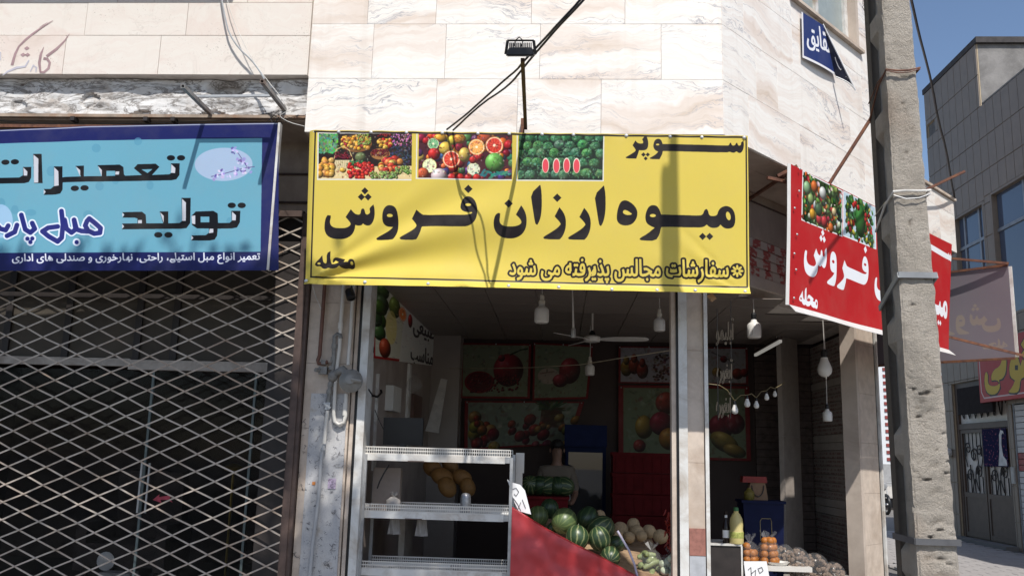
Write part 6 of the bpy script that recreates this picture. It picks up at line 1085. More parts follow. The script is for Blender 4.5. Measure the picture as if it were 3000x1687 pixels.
q=FY(1026,862,8.36); solo('spot_lamp',MB().lathe([(.032,.055),(.044,.04),(.046,-.05),(.03,-.055),(.03,-.045),(0,-.045)],q,14,(-.35,.35,.8)).tube([q+V((-.02,.02,.04)),q+V((-.01,.11,.10))],.012,6),m_black,'small black spot lamp under the yellow banner on the pilaster','spot lamp',True)
solo('dangling_string',MB().tube([FY(a,b,8.45) for a,b in ((916,838),(926,872),(944,912))],.005,5),MATS['white_wire'],'short white cord hanging on the pilaster top','cord')
# ---------------------------------------------------------------- hanging bulbs
m_bulb=M('bulb_white',(.72,.70,.66),.35,var=.03); m_bneck=M('bulb_neck',(.62,.57,.48),.5,var=.05)
jar=mesh('bulb_glass',MB().lathe([(0,-.105),(.06,-.104),(.074,-.09),(.076,-.02),(.073,.035),(.06,.052),(.035,.07),(.028,.095)],(0,0,0),18),m_bulb,True)
rnd=mesh('bulb_glass',MB().lathe([(0,-.075),(.03,-.068),(.055,-.045),(.064,-.012),(.058,.018),(.045,.05),(.034,.08),(.03,.1)],(0,0,0),16),m_bulb,True)
sok=mesh('socket',MB().lathe([(.028,0),(.029,.055),(.022,.075),(.012,.08),(0,.082)],(0,0,0),12),m_black)
soc2=mesh('socket',MB().lathe([(.034,0),(.034,.035),(.024,.04),(.024,.085),(.014,.1),(0,.1)],(0,0,0),12),m_bneck)
def bulb(px,py,Y,kind,size,top,lab,sock=None,group=None):
    c=FY(px,py,Y); t=thing('hanging_bulb',lab,'light bulb',c,group)
    g_=put('bulb_glass',jar if kind=='jar' else rnd,t); g_.scale=(size,)*3
    s=put('socket',sock or sok,t,(0,0,.093*size)); s.scale=(size,)*3
    if top is not None: part('cord',MB().tube([c+V((0,0,.17*size)),V((c.x+.004,c.y,(c.z+top)/2)),V((c.x,c.y,top))],.0045,5),MATS['white_wire'],t)
    return t
bulb(1587,917,9.2,'jar',1.02,3.345,'large white jar bulb with vented neck hanging above the white rack',soc2); bulb(1932,947,9.75,'jar',.84,3.345,'white jar bulb hanging just beside the shop column',soc2)
bulb(2209,962,9.75,'jar',1.02,3.345,'large white jar bulb on a black socket over the lemon juice corner'); bulb(1728,1080,12.0,'jar',.86,3.345,'dim jar bulb deep in the shop before the wall posters',soc2)
bulb(2416,1080,10.9,'round',1.36,3.345,'big pear shaped bulb on a long cord in the corner bay'); bulb(2424,1215,11.5,'jar',.78,3.345,'small clear bulb hanging lower behind the pear shaped bulb')
SB=[(2153,1201,9.55,.56,'nearest the column, hanging lowest'),(2189,1182,9.7,.52,'second from the column'),(2216,1187,9.9,.47,'in the middle of the string'),(2246,1164,10.3,.44,'fourth from the column'),(2270,1155,10.7,.40,'farthest from the column')]
P=[FY(1978,1112,9.3),FY(2108,1128,9.35)]
for x,y,Y,s,lab in SB:
    bulb(x,y,Y,'round',s,None,'small bulb of the string light, '+lab,None,'bulbs of the string light'); q=FY(x,y,Y)+V((0,0,.175*s)); m_=lerp(P[-1],q,.5)+V((0,0,.03)); P+=[m_,q]
P+=[FY(2300,1120,11.3)]
solo('light_string',MB().tube(P,.005,5),M('yellow_cord',(.20,.16,.08),.6),'looping yellow cord carrying five small bulbs','string light')
solo('rope',MB().tube([FY(1318,1079,12.9),FY(1420,1079,12.2),FY(1560,1076,11.4),FY(1700,1068,10.6),FY(1810,1050,9.9),FY(1976,1024,8.82)],.005,5),M('pale_rope',(.42,.36,.26),.8),'pale rope stretched across the shop at head height','rope')
q=FZ(1677,850,3.345); ph=thing('pendant_rod','thin white hanging rod with a silver lamp holder','pendant lamp',q); b_=FY(1680,970,q.y)
part('rod',MB().tube([q,V((b_.x,q.y,b_.z))],[.007,.012],8),m_white,ph); part('lamp_holder',MB().lathe([(.022,.03),(.026,.0),(.026,-.07),(0,-.07)],(b_.x,q.y,b_.z),10),m_steel,ph)
# ceiling fan
q=FZ(1736,918,3.345); h=FY(1743,992,q.y); cf=thing('ceiling_fan','white three bladed ceiling fan','ceiling fan',q)
part('down_rod',MB().tube([q,V((q.x,q.y,h.z+.05))],.012,8),m_pvc,cf); part('canopy_cup',MB().lathe([(.02,.10),(.035,.07),(.045,.04),(0,.03)],(q.x,q.y,h.z),12),m_black,cf); part('motor',MB().lathe([(0,-.045),(.09,-.04),(.105,-.01),(.10,.02),(.06,.04),(0,.042)],(q.x,q.y,h.z),20),m_bulb,cf,True)
for a in (-8,228,112):
    d=V((math.cos(R(a)),math.sin(R(a)),0)); s=V((-d.y,d.x,0)); c=V((q.x,q.y,h.z-.005)); pr=[(.10,.028),(.16,.045),(.26,.062),(.5,.066),(.64,.055),(.68,.03),(.69,0)]
    pts=[c+d*r+s*w+V((0,0,-w*.25)) for r,w in pr]+[c+d*r-s*w+V((0,0,w*.25)) for r,w in pr[::-1][1:]]
    part('blade',MB().prism(pts,(0,0,-.006)),m_bulb,cf)
# tube lamp along the ceiling
a,b=FZ(2287,999,3.12),FZ(2213,1040,3.12); tb=thing('tube_lamp','white tube lamp along the ceiling behind the corner post','tube lamp',(a+b)/2)
g=N('glow_tube'); g.b.inputs['Emission Color'].default_value=(1,.96,.88,1); g.b.inputs['Emission Strength'].default_value=.22; g.set((.5,.5,.48,1),.4)  # tube's daylight brightness put in as a faint glow of its own
part('tube',MB().bar(a,b,.035,.035),g.m,tb); part('batten',MB().bar(a+V((0,0,.04)),b+V((0,0,.04)),.05,.03),m_side,tb)
# neon-like word sign
ns=thing('tube_word_sign','hanging word sign of bent clear tubes beside the shop column','sign',FY(2122,1080,9.1))
def words(key,x0,x1,y0,y1,Y):
    L=[[float(t) for t in q.split(',')] for q in GL[key].split('|')]; X0_=min(min(l[::2]) for l in L);X1_=max(max(l[::2]) for l in L);Y0_=min(min(l[1::2]) for l in L);Y1_=max(max(l[1::2]) for l in L)
    m=MB()
    for l in L:
        P=[FY(x0+(l[i]-X0_)/(X1_-X0_)*(x1-x0),y1-(l[i+1]-Y0_)/(Y1_-Y0_)*(y1-y0),Y) for i in range(0,len(l),2)]; m.tube(P+P[:1],.0035,5)
    return m
m_neon=M('neon_tube',(.075,.066,.055),.7,var=.1,spec=.05)
part('word',words('lemon',2098,2150,932,1012,9.1),m_neon,ns); part('word',words('grape',2100,2146,1052,1124,9.1),m_neon,ns); part('word',words('grape',2098,2142,1150,1224,9.1),m_neon,ns)
part('backing',MB().tube([FY(2101,905,9.12),FY(2102,1035,9.12),FY(2104,1230,9.12)],.005,5).tube([FY(2141,880,9.12),FY(2142,1045,9.12),FY(2140,1225,9.12)],.004,5),m_black,ns)
# ---------------------------------------------------------------- posters
def poster(q,Y,paint,lab,bgc,plane=None,w=260,gain=.68):
    h=max(40,int(w*abs(q[3][1]-q[0][1])/abs(q[1][0]-q[0][0]))); c=Canvas(w,h,q,(150,28,30)); m=np.mean(np.array(q),0)
    c.poly([[tuple(m+(np.array(p)-m)*.93) for p in q]],bgc); paint(c); c.clutter(q,260,[bgc,(40,50,34),(230,225,210),(120,40,36),tuple(int(k*.7) for k in bgc)],.3,(2,9))
    C4=[plane(x,y) if plane else FY(x,y,Y) for x,y in q]; f=quadfn(*C4); nrm=((C4[1]-C4[0]).cross(C4[0]-C4[3])).normalized()
    nrm=-nrm if nrm.dot(CP-C4[0])<0 else nrm
    b=min(C4,key=lambda p:p.z); t=thing('poster',lab,'poster',b)
    mb=MB(); mb.sheet(lambda u,v: f(u,v)+nrm*(.006+.008*noise.noise(V((u*4,v*3,q[0][0])))+.006),16,12,-nrm*.002); part('print',mb,c.mat('poster_print',.5,.03,gain=gain),t,True)
    pts=[f(u,v)+nrm*.02 for u,v in ((.02,.97),(.5,.985),(.98,.97))]; mb=MB()
    for p in pts: mb.ball(p,.012,6,4)
    part('pin',mb,m_steel,t,kind='stuff'); return t
def pomeg(c):
    c.fruit((1490,1085),44,(196,50,64),48); c.fruit((1470,1050),10,(180,60,70)); c.ell((1405,1120),44,32,(150,30,40)); c.ell((1405,1118),38,27,(110,20,30))
    for _ in range(120): c.fruit((rr.uniform(1375,1520),rr.uniform(1100,1148)),3.2,jitter((150,26,40),22))
    c.stroke([(1495,1040),(1525,1026),(1545,1022)],2,(40,60,34))
poster([(1350,1004),(1557,1007),(1552,1168),(1348,1166)],13.66,pomeg,'poster of a pomegranate on pale green in red frame','' or (156,164,132))
def apple(c):
    c.fruit((1672,1090),32,(190,60,66),40); c.ell((1610,1105),33,24,(214,196,176)); c.stroke([(1585,1098),(1625,1092)],2,(170,140,120)); c.fruit((1645,1118),24,(196,70,80),20)
poster([(1563,1003),(1738,1012),(1722,1168),(1560,1172)],13.66,apple,'poster of a cut apple behind the ceiling fan',(150,160,128))
def bowl(c):
    c.poly([[(1600,1195),(1650,1195),(1660,1255),(1590,1255)]],(90,60,40))
    for _ in range(50): c.stroke([(1625,1200),(1625+rr.uniform(-45,45),1165+rr.uniform(-5,40))],2,jitter((60,80,44),20))
    for _ in range(45): c.fruit((rr.uniform(1390,1690),rr.uniform(1225,1312)),rr.uniform(8,20),jitter(rr.choice([(180,50,40),(200,120,50),(150,30,40),(210,170,70)]),20))
poster([(1362,1174),(1712,1176),(1672,1300),(1360,1318)],13.64,bowl,'sagging poster of a heaped fruit bowl with pineapple',(150,160,140))
def pears(c):
    for x,y,col in ((1835,1078,(190,150,50)),(1858,1072,(190,80,50)),(1882,1085,(190,70,50))): c.fruit((x,y),17,col,24); c.fruit((x,y-22),9,col,13)
    for _ in range(90): c.ell((rr.uniform(1915,1975),rr.uniform(1040,1115)),4,3,jitter(rr.choice([(90,50,50),(150,110,100),(60,34,40)]),20))
poster([(1812,1014),(1990,1016),(1990,1124),(1812,1122)],13.66,pears,'white poster of pears and dried fruit left of the column',(196,190,196))
def cherries(c):
    c.fruit((2120,1052),10,(190,40,50)); c.fruit((2160,1095),16,(180,60,40)); c.fruit((2180,1092),12,(190,50,44)); c.fruit((2100,1090),14,(200,150,60)); c.stroke([(2085,1032),(2150,1060)],1.5,(90,90,90))
poster([(1996,1016),(2190,1018),(2192,1126),(1996,1124)],13.66,cherries,'white poster of red fruits right of the column',(190,186,186))
def mixed(c):
    c.fruit((1950,1180),32,(200,80,60)); c.fruit((1885,1250),26,(210,170,70),34); c.fruit((1935,1240),34,(170,40,60)); c.fruit((1960,1285),32,(220,150,60)); c.fruit((1872,1305),18,(190,70,60)); c.fruit((2110,1250),36,(150,30,46)); c.fruit((2150,1240),30,(160,36,50)); c.fruit((2120,1295),44,(190,160,70),26,.5); c.fruit((2150,1320),34,(186,150,66),18,.3)
poster([(1812,1128),(2194,1131),(2200,1350),(1812,1340)],13.65,mixed,'tall green poster of mixed fruits behind the column',(140,152,118),w=340)
LX=lambda x,y: FX(x,y,-1.925)
def leftp(c):
    c.poly([[(1180,880),(1300,935),(1300,1070),(1160,1070)]],(196,196,190))
    for _ in range(12): c.fruit((rr.uniform(1092,1118),rr.uniform(850,990)),14,jitter((70,110,50),16),26)
    c.fruit((1150,900),15,(120,140,60),38); c.slice((1172,920),11,(200,90,50),(220,120,60),(240,180,120),26); c.fruit((1194,940),7,(180,40,40),26); c.fruit((1122,1020),14,(200,80,50),34)
    c.ell((1140,960),14,60,(206,190,110),alpha=.7); K=(40,34,38)
    c.glyphs('trad',1203,1270,925,985,-23,71,K,grow=1.3,skew=26); c.glyphs('price',1196,1264,1008,1064,-21,71,K,grow=1.3,skew=18); c.fruit((1292,965),6,(170,30,40),16); c.fruit((1290,1000),7,(80,40,80),22)
poster([(1088,822),(1300,922),(1294,1075),(1088,1048)],0,leftp,'fruit juice poster with handwriting on the side wall inside the shop',(190,190,174),LX,w=420,gain=1.15)
# ---------------------------------------------------------------- white display rack
rk=thing('display_rack','white metal display rack with three slotted shelves','shelf rack',(-1.15,8.85,.03))
x0,x1,y0,y1=-1.86,-.455,8.62,9.08
def guard(y,z,h): 
    m=MB()
    for t in (0,.5,1): m.box(x0,x1,y-.002,y+.002,z+h*t-.005,z+h*t+.005)
    n=int((x1-x0)/.0215)
    for i in range(n+1): x=x0+(x1-x0)*i/n; m.box(x-.0035,x+.0035,y-.0025,y+.0025,z,z+h)
    return m
for zb in (1.512,.975,.45):
    s=part('shelf',MB().box(x0,x1-.05,y0,y0+.015,zb,zb+.062).box(x0,x1,y0+.015,y1,zb+.03,zb+.045).box(x0,x1,y1,y1+.012,zb+.01,zb+.06),m_white,rk)
    part('guard',guard(y0+.008,zb+.066,.062),m_pvc,s,kind='stuff'); part('guard',guard(y1,zb+.066,.062),m_pvc,s,kind='stuff')
    part('end_bracket',MB().box(x1-.05,x1-.002,y0-.004,y0+.012,zb+.006,zb+.056),m_steel,s); part('label_rail',MB().box(x0+.42,x0+.58,y0-.003,y0-.0005,zb-.004,zb+.006),m_brown,s)
for x,y,z in ((x1,y0,1.57),(x1,y1,1.60),(x0,y0,1.57),(x0,y1,1.6)): part('upright',MB().box(x-.0005,x+.028,y-.02,y+.02,.03,z),m_steel,rk)
part('end_panel',MB().box(x1+.03,x1+.10,y1+.05,y1+.08,.03,1.62).box(x1+.03,x1+.115,y1+.045,y1+.05,1.42,1.62),m_pvc,rk)
# things on the rack
q=FY(1180,1300,8.95); solo('monitor',MB().obox((q.x,8.95,1.80),((1,0,.0),(0,1,.0),(0,-.08,1)),(.20,.022,.135)).box(q.x-.03,q.x+.03,8.93,9.0,1.585,1.68).box(q.x-.1,q.x+.1,8.90,9.03,1.558,1.585),m_black,'back of a black monitor standing on the rack top','monitor',loc=V((q.x,8.95,1.558)))
def bag(c,rx,ry,h,mat,lab,seed,knot=True,cat='plastic bag'):
    n=random.Random(seed); s=n.uniform(0,99)
    t=thing('plastic_bag',lab,cat,c)
    b=lambda d: 1+.16*noise.noise(d*2.2+V((s,0,0)))+.07*noise.noise(d*5+V((s,9,0)))
    mb=MB().ball(c+V((0,0,h*.36)),(rx,ry,h*.37),18,12,None,b); part('film',mb,mat,t,True)
    if knot:
        mb=MB(); 
        for a in range(9):
            an=a*.7+s; mb.add([c+V((0,0,h*.66)),c+V((.5*rx*math.cos(an),.5*ry*math.sin(an),h*(.92+.08*math.sin(a*3)))),c+V((.5*rx*math.cos(an+.5),.5*ry*math.sin(an+.5),h*(.95-.06*math.sin(a*2))))],[(0,1,2)])
        part('knot',mb,mat,t)
    return t
m_wbag=M('white_bag',(.30,.28,.265),.5,var=.1,trans=0); m_clear=glassmat('clear_film',(.45,.45,.45),.18,.10,.5)
bag(V((FY(1152,1480,8.85).x,8.85,1.02)),.075,.07,.20,m_wbag,'knotted white plastic bag on the middle shelf',1); bag(V((FY(1070,1480,8.8).x,8.8,1.02)),.05,.05,.11,m_wbag,'crumpled white bag at the end of middle shelf',2,False); bag(V((FY(1335,1650,8.85).x,8.85,.495)),.05,.05,.10,m_wbag,'small crumpled white bag on the low shelf',3,False)
q=FY(1364,1470,8.82); solo('steel_tin',MB().lathe([(.05,0),(.052,.01),(.05,.15),(.045,.185),(.03,.2),(0,.205)],(q.x,8.82,1.02),16),M('dull_tin',(.30,.30,.31),.35,.5,var=.4,scale=30),'tall grey metal tin on the middle shelf','tin',True)
for x,l,s in ((1156,'limp white bag hanging under the middle shelf',.17),(1236,'white glove like bags hanging under the middle shelf centre',.18)):
    q=FY(x,1525,8.8); mb=MB(); f=lambda u,v,q=q,s=s: V((q.x+(u-.5)*(.09+.04*(1-v)),8.8+.02*math.sin(u*9+v*3),.985-s*(1-v)))
    mb.sheet(f,8,8,(0,.004,0),uv=False); solo('hanging_bag',mb,m_wbag,l,'plastic bag',True)
rm=M('long_melon_skin',(.20,.10,.028),.6,var=.2,scale=30,bump=.2)
for i,(x,y,Y,rx,rz,a,l) in enumerate(((1268,1372,9.6,.115,.085,.5,'uppermost'),(1295,1395,9.5,.125,.09,.35,'second from the top'),(1318,1360,9.75,.11,.08,.9,'farthest back'),(1310,1425,9.45,.12,.09,1.0,'lowest near the tin'),(1352,1398,9.6,.115,.085,.3,'rightmost'),(1370,1425,9.55,.105,.08,1.1,'half hidden by the tin'))):
    q=FY(x,y,Y); solo('long_melon',MB().ball(q,(rx,rz,rz),16,12,Matrix.Rotation(a,3,'Y')),rm,'long golden melon behind the rack, '+l,'melon',True,'long melons behind the rack')
q=FY(1320,1450,9.5); solo('melon_shelf',MB().box(q.x-.55,q.x+.75,9.3,9.9,1.0,1.06).box(q.x-.5,q.x-.44,9.35,9.85,.03,1.0).box(q.x+.64,q.x+.70,9.35,9.85,.03,1.0),M('pale_board',(.36,.32,.28),.7),'low board behind the rack carrying golden melons','shelf')
solo('cable_loop',MB().tube([FY(a,b,8.75) for a,b in ((1098,1200),(1110,1230),(1140,1290))],.004,5).tube([FY(a,b,8.78) for a,b in ((1140,1360),(1125,1385),(1112,1410),(1105,1430))],.007,5),m_black,'dark cable dangling between rack shelves','cable')
# price card by the rack
cd=thing('price_card','white handwritten price card leaning on the rack end','price card',FY(1520,1500,8.66)); pts=[FY(a,b,8.66) for a,b in ((1486,1403),(1496,1411),(1524,1419),(1538,1436),(1556,1506),(1520,1496),(1507,1470))]
part('card',MB().prism(pts,(0,.003,0)),m_gold,cd); mb=MB()
for l in (((1502,1432),(1512,1428),(1520,1440),(1512,1452),(1506,1446)),((1504,1458),(1516,1475),(1526,1495)),((1530,1462),(1540,1488)),((1518,1490),(1526,1470))): mb.tube([FY(a,b,8.655) for a,b in l],.003,4)
part('handwriting',mb,MATS['pen_ink'],cd)
# ---------------------------------------------------------------- red sheet and the fruit stand behind it
TP=[FY(a,b,8.60-.0*k) for k,(a,b) in enumerate(((1500,1488),(1600,1551),(1690,1599),(1770,1638),(1858,1686),(1950,1735)))]
def tarp(u,v):
    s=u*(len(TP)-1); i=min(int(s),len(TP)-2); p=lerp(TP[i],TP[i+1],s-i)
    if v>.9: w_=(v-.9)/.1; return V((p.x,8.60+.10*w_,p.z+.012*math.sin(w_*math.pi)))
    w_=v/.9; y=8.60-.035*math.sin(u*8+.5)*(1-w_)-.028*math.sin(u*17+w_*2)*(1-w_)**.7-.03*(1-w_)+.022*noise.noise(V((u*7,w_*5,2)))+.008*noise.noise(V((u*22,w_*9,4)))
    return V((p.x,y,.06+(p.z-.06)*w_))
mb=MB(); mb.sheet(tarp,60,40,(0,.004,.0),uv=False); solo('red_sheet',mb,M('red_vinyl',(.45,.035,.04),.42,var=.1,scale=6,spec=.5,bump=.1,bscale=12),'bright red vinyl sheet draped over the sloping fruit stand','sheet',True)
m_crate=M('crate_wood',(.33,.22,.13),.8,var=.3,scale=14)
WM=[(1610,1489,27,10.0,'dark, farthest back beside the price card'),(1577,1512,29,9.6,'nearest the white rack'),(1654,1525,36,9.2,'plain green, behind the sheet edge'),(1721,1518,31,9.6,'darkest, at the back near a cantaloupe'),(1691,1574,34,8.95,'boldly striped, front row by the red sheet'),(1757,1577,32,8.95,'brightly striped, front row centre'),(1760,1550,37,9.35,'large, half hidden behind the bright striped pair'),(1788,1630,29,8.78,'lowest of all, at the bottom of the slope'),(1806,1592,23,9.3,'small and dark behind the lowest one'),(1618,1545,15,9.35,'smallest, wedged in the shade')]
CM=[(1758,1508,15,9.85,'alone at the back among watermelons'),(1817,1551,23,9.7,'largest, next to the watermelons'),(1855,1536,19,10.0,'topmost of the heap'),(1866,1556,20,9.7,'in the middle of the heap'),(1901,1556,20,9.9,'at the back beside the topmost'),(1935,1571,21,9.6,'nearest the red chillies'),(1843,1573,17,9.45,'front row, second from watermelons'),(1810,1568,15,9.35,'front row, touching the watermelons'),(1880,1570,16,9.5,'small one at the front centre')]
pts=[];
for l in (WM,CM):
    for x,y,r,Y,_ in l: q=FY(x,y,Y); pts.append((q.x,q.y,q.z-r*Y/F))
A_=np.array([(a,b,1) for a,b,_ in pts]); zz_=np.array([c for *_,c in pts]); cf_,*_=np.linalg.lstsq(A_,zz_,rcond=None); sh_=np.percentile(zz_-A_@cf_,22)
bed=lambda x,y: cf_[0]*x+cf_[1]*y+cf_[2]+sh_
bx0,bx1,by0,by1=-.36,1.02,8.74,10.25
st=thing('fruit_stand','sloping wooden fruit stand under the watermelons and cantaloupes','stand',(.3,9.4,.03))
for k in range(8):
    a=by0+(by1-by0)*k/8; b=by0+(by1-by0)*(k+1)/8-.012
    part('plank',MB().prism([V((bx0,a,bed(bx0,a))),V((bx1,a,bed(bx1,a))),V((bx1,b,bed(bx1,b))),V((bx0,b,bed(bx0,b)))],(0,0,-.02)),m_crate,st)
for x,y in ((bx0+.03,by0+.03),(bx1-.03,by0+.03),(bx0+.03,by1-.03),(bx1-.03,by1-.03)): part('leg',MB().box(x-.025,x+.025,y-.025,y+.025,.03,bed(x,y)-.03),m_crate,st)
part('front_board',MB().prism([V((bx0,by0-.02,bed(bx0,by0))),V((bx1,by0-.02,bed(bx1,by0))),V((bx1,by0-.02,bed(bx1,by0)-.16)),V((bx0,by0-.02,bed(bx0,by0)-.16))],(0,.015,0)),m_crate,st)
def wmat(name,lite,dark):
    g=N(name); c=g.coord('Object'); s=g.n('ShaderNodeSeparateXYZ'); g.l(c,s.inputs[0]); at=g.n('ShaderNodeMath',operation='ARCTAN2'); g.l(s.outputs[1],at.inputs[0]); g.l(s.outputs[0],at.inputs[1])
    nz=g.noise(c,16,4,.6); m1=g.n('ShaderNodeMath',operation='MULTIPLY_ADD'); g.l(at.outputs[0],m1.inputs[0]); m1.inputs[1].default_value=11.0; mm=g.n('ShaderNodeMath',operation='MULTIPLY'); g.l(nz,mm.inputs[0]); mm.inputs[1].default_value=4.6; g.l(mm.outputs[0],m1.inputs[2])
    sn=g.n('ShaderNodeMath',operation='SINE'); g.l(m1.outputs[0],sn.inputs[0]); o=g.ramp(sn.outputs[0],[(.30,dark),(.62,dark),(.84,lite),(1,lite)])
    g.set(g.mix(g.ramp(g.noise(c,60,3),[(.5,(0,0,0)),(.7,(.4,)*3)]),o,dark),.38); return g.m
m_w1=wmat('striped_rind',(.20,.22,.095,1),(.03,.06,.024,1)); m_w2=wmat('dark_rind',(.06,.10,.035,1),(.02,.045,.018,1)); m_w3=wmat('light_rind',(.15,.195,.07,1),(.08,.12,.042,1))
for i,(x,y,r,Y,l) in enumerate(WM):
    q=FY(x,y,Y); rr_=r*Y/F; me=mesh('watermelon',MB().ball((0,0,0),(rr_,rr_,rr_*(1.06+.03*(i%4))),22,14,None,lambda d,i=i:1+.05*noise.noise(d*1.2+V((i*5.3,1,0)))).tube([(0,0,rr_*1.05),(.004,.002,rr_*1.2)],.005,5),(m_w2 if i in(0,3,8,9) else m_w3 if i in(1,2) else m_w1),True)
    o=put('watermelon',me,None,q); o.rotation_euler=((R(random.uniform(20,75)),R(random.uniform(-30,30)),R(random.uniform(0,360))) if i not in(4,5) else (R(-15),R((20,-10)[i-4]),R(40))); tag(o,'watermelon on the stand, '+l,'watermelon','watermelons on the stand')
m_can=M('cantaloupe_skin',(.44,.31,.17),.75,var=.25,scale=55,bump=.4,bscale=70)
for i,(x,y,r,Y,l) in enumerate(CM):
    q=FY(x,y,Y); rr_=r*Y/F; o=put('cantaloupe',mesh('cantaloupe',MB().ball((0,0,0),(rr_,rr_,rr_*.95),16,12,None,lambda d,i=i:1+.012*math.cos(10*math.atan2(d.y,d.x))+.06*noise.noise(d*1.3+V((i*3.1,0,0)))),m_can,True),None,q); o.rotation_euler=(random.uniform(-.6,.6),random.uniform(-.6,.6),random.uniform(0,6)); tag(o,'tan cantaloupe on the stand, '+l,'cantaloupe','cantaloupes on the stand')
solo('plastic_strip',MB().tube([FY(a,b,8.66) for a,b in ((1809,1554),(1822,1576),(1842,1610),(1858,1650),(1868,1690),(1874,1740))],.011,8),M('lilac_plastic',(.50,.46,.56),.4),'curved pale lilac plastic strip standing at the red sheet','strip',True)
# red chillies strung by the column
ch=thing('chilli_string','string of dried red chillies hanging beside the column','chillies',FY(1962,1490,8.75)); m_ch=M('chilli_red',(.28,.025,.012),.35,var=.5,scale=60)
cm=mesh('chilli',MB().tube([(0,0,0),(.012,0,-.02),(.018,.004,-.045),(.014,.006,-.075)],[.007,.010,.008,.001],6),m_ch,True); part('string',MB().tube([FY(1966,1482,8.74),FY(1964,1605,8.74)],.003,4),m_black,ch)
for k in range(46):
    q=FY(1963+rr.uniform(-15,12),1492+k*2.4,8.74); o=put('chilli',cm,ch,q-WO[ch.name]); o.rotation_euler=(rr.uniform(-.8,.8),rr.uniform(-.6,1.2),rr.uniform(0,6.28)); s=rr.uniform(.6,.95); o.scale=(s,s,s)
# bags of vegetables in front of the cantaloupes
m_cuke=M('pale_cucumber',(.24,.28,.12),.45,var=.35,scale=20)
def produce_bag(px,py,Y,w,h,item,mat,n,lab,seed,contents,smoothr=.3):
    q=FY(px,py,Y); rn=random.Random(seed); t=thing('produce_bag',lab,'bag',q-V((0,0,h*.5)))
    for k in range(n):
        o=put(contents,item,t,V((rn.uniform(-.75,.75)*w*.5,rn.uniform(-.5,.5)*w*.5,h*(.06+.62*(k+.5)/n)))); o.rotation_euler=(rn.uniform(-.5,.5),rn.uniform(-.5,.5),rn.uniform(0,6.3))
    s=rn.uniform(0,50); part('film',MB().ball(q-V((0,0,h*.12)),(w*.56,w*.42,h*.40),20,12,None,lambda d:1+.10*noise.noise(d*3+V((s,0,0)))+.05*noise.noise(d*8+V((0,s,0)))),m_clear,t,True)
    mb=MB()
    for a in range(10):
        an=a*.63; mb.add([q+V((0,0,h*.26)),q+V((.3*w*math.cos(an),.2*w*math.sin(an),h*(.46+.06*math.sin(a*5)))),q+V((.3*w*math.cos(an+.5),.2*w*math.sin(an+.5),h*(.48+.05*math.cos(a*3))))],[(0,1,2)])
    part('knot',mb,m_clear,t); return t
cuk=mesh('cucumber',MB().tube([(-.09,0,0),(-.085,0,.0),(-.05,0,.006),(0,0,.01),(.05,0,.006),(.085,0,0),(.09,0,0)],[.008,.02,.028,.03,.027,.018,.006],10),m_cuke,True)
produce_bag(1908,1640,8.85,.26,.34,cuk,None,12,'clear bag of pale green cucumbers under the cantaloupes',4,'cucumber')
cab=mesh('squash',MB().ball((0,0,0),(.045,.045,.04),12,8),M('white_green_squash',(.46,.50,.36),.5,var=.5,scale=25),True)
produce_bag(1963,1650,8.78,.20,.32,cab,None,14,'clear bag of whitish squashes against the column',5,'squash')
q=FY(1915,1720,8.85); solo('low_crate',MB().box(q.x-.30,q.x+.30,8.60,9.05,.03,.33).box(q.x-.30,q.x-.28,8.6,9.05,.33,.40).box(q.x+.28,q.x+.30,8.6,9.05,.33,.40).box(q.x-.28,q.x+.28,9.03,9.05,.33,.40),m_crate,'low wooden crate holding the bagged vegetables','crate')
# ---------------------------------------------------------------- deep in the shop
fr=thing('drinks_fridge','tall blue drinks fridge with a glass door at the back','fridge',(.38,13.3,.03)); m_bl=M('fridge_blue',(.010,.016,.05),.6,var=.15,spec=.08)
part('cabinet',MB().box(.10,.69,13.08,13.62,.03,2.02),m_bl,fr); part('header',MB().box(.09,.70,13.03,13.078,1.74,2.05),M('fridge_header',(.012,.018,.06),.6,var=.2,spec=.08),fr)
d_=part('door',MB().box(.11,.15,13.045,13.078,.2,1.72).box(.64,.68,13.045,13.078,.2,1.72).box(.15,.64,13.045,13.078,1.66,1.72).box(.15,.64,13.045,13.078,.2,.30),m_bl,fr)
part('pane',MB().box(.15,.64,13.055,13.07,.30,1.66),glassmat('fridge_glass',(.07,.07,.075),.02,.9,.6),d_); part('handle',MB().bar((.175,13.03,.8),(.175,13.03,1.2),.02,.02),m_steel,d_)
for k,l in enumerate(('bottom crate of the red stack','second crate up in the red stack','third crate up in the red stack','fourth crate up in the red stack','fifth crate up in the red stack','topmost crate of the red stack')):
    a,b=FY(1795,1500,12.2).x,FY(1978,1500,12.2).x; z=.03+k*.275
    t=thing('plastic_crate',l+' beside the fridge','crate',((a+b)/2,12.4,z),'stacked red crates'); m_rc=M('red_crate',(.09,.009,.010),.7,var=.2,spec=.06)
    if k==0:
        m1=MB().box(-(b-a)/2,(b-a)/2,-.2,.2,0,.02); 
        for s in (-1,1): m1.box(s*(b-a)/2-.012*(s+1)/2*2+(0 if s>0 else 0),s*(b-a)/2+(.012 if s<0 else 0),-.2,.2,.02,.24); m1.box(-(b-a)/2+.012,(b-a)/2-.012,s*.2-(.012 if s>0 else 0),s*.2+(.012 if s<0 else 0),.02,.24)
        crm=mesh('tub',m1,m_rc); m2=MB().box(-(b-a)/2-.012,(b-a)/2+.012,-.212,-.2,.215,.265).box(-(b-a)/2-.012,(b-a)/2+.012,.2,.212,.215,.265); 
        for i in range(7): x=-(b-a)/2+.05+i*((b-a)-.1)/6; m2.box(x-.008,x+.008,-.209,-.2005,.02,.21)
        crr=mesh('rim',m2,m_rc)
    put('tub',crm,t); put('rim',crr,t)
a,b=FY(1536,1452,11.0),FY(1664,1452,11.0)
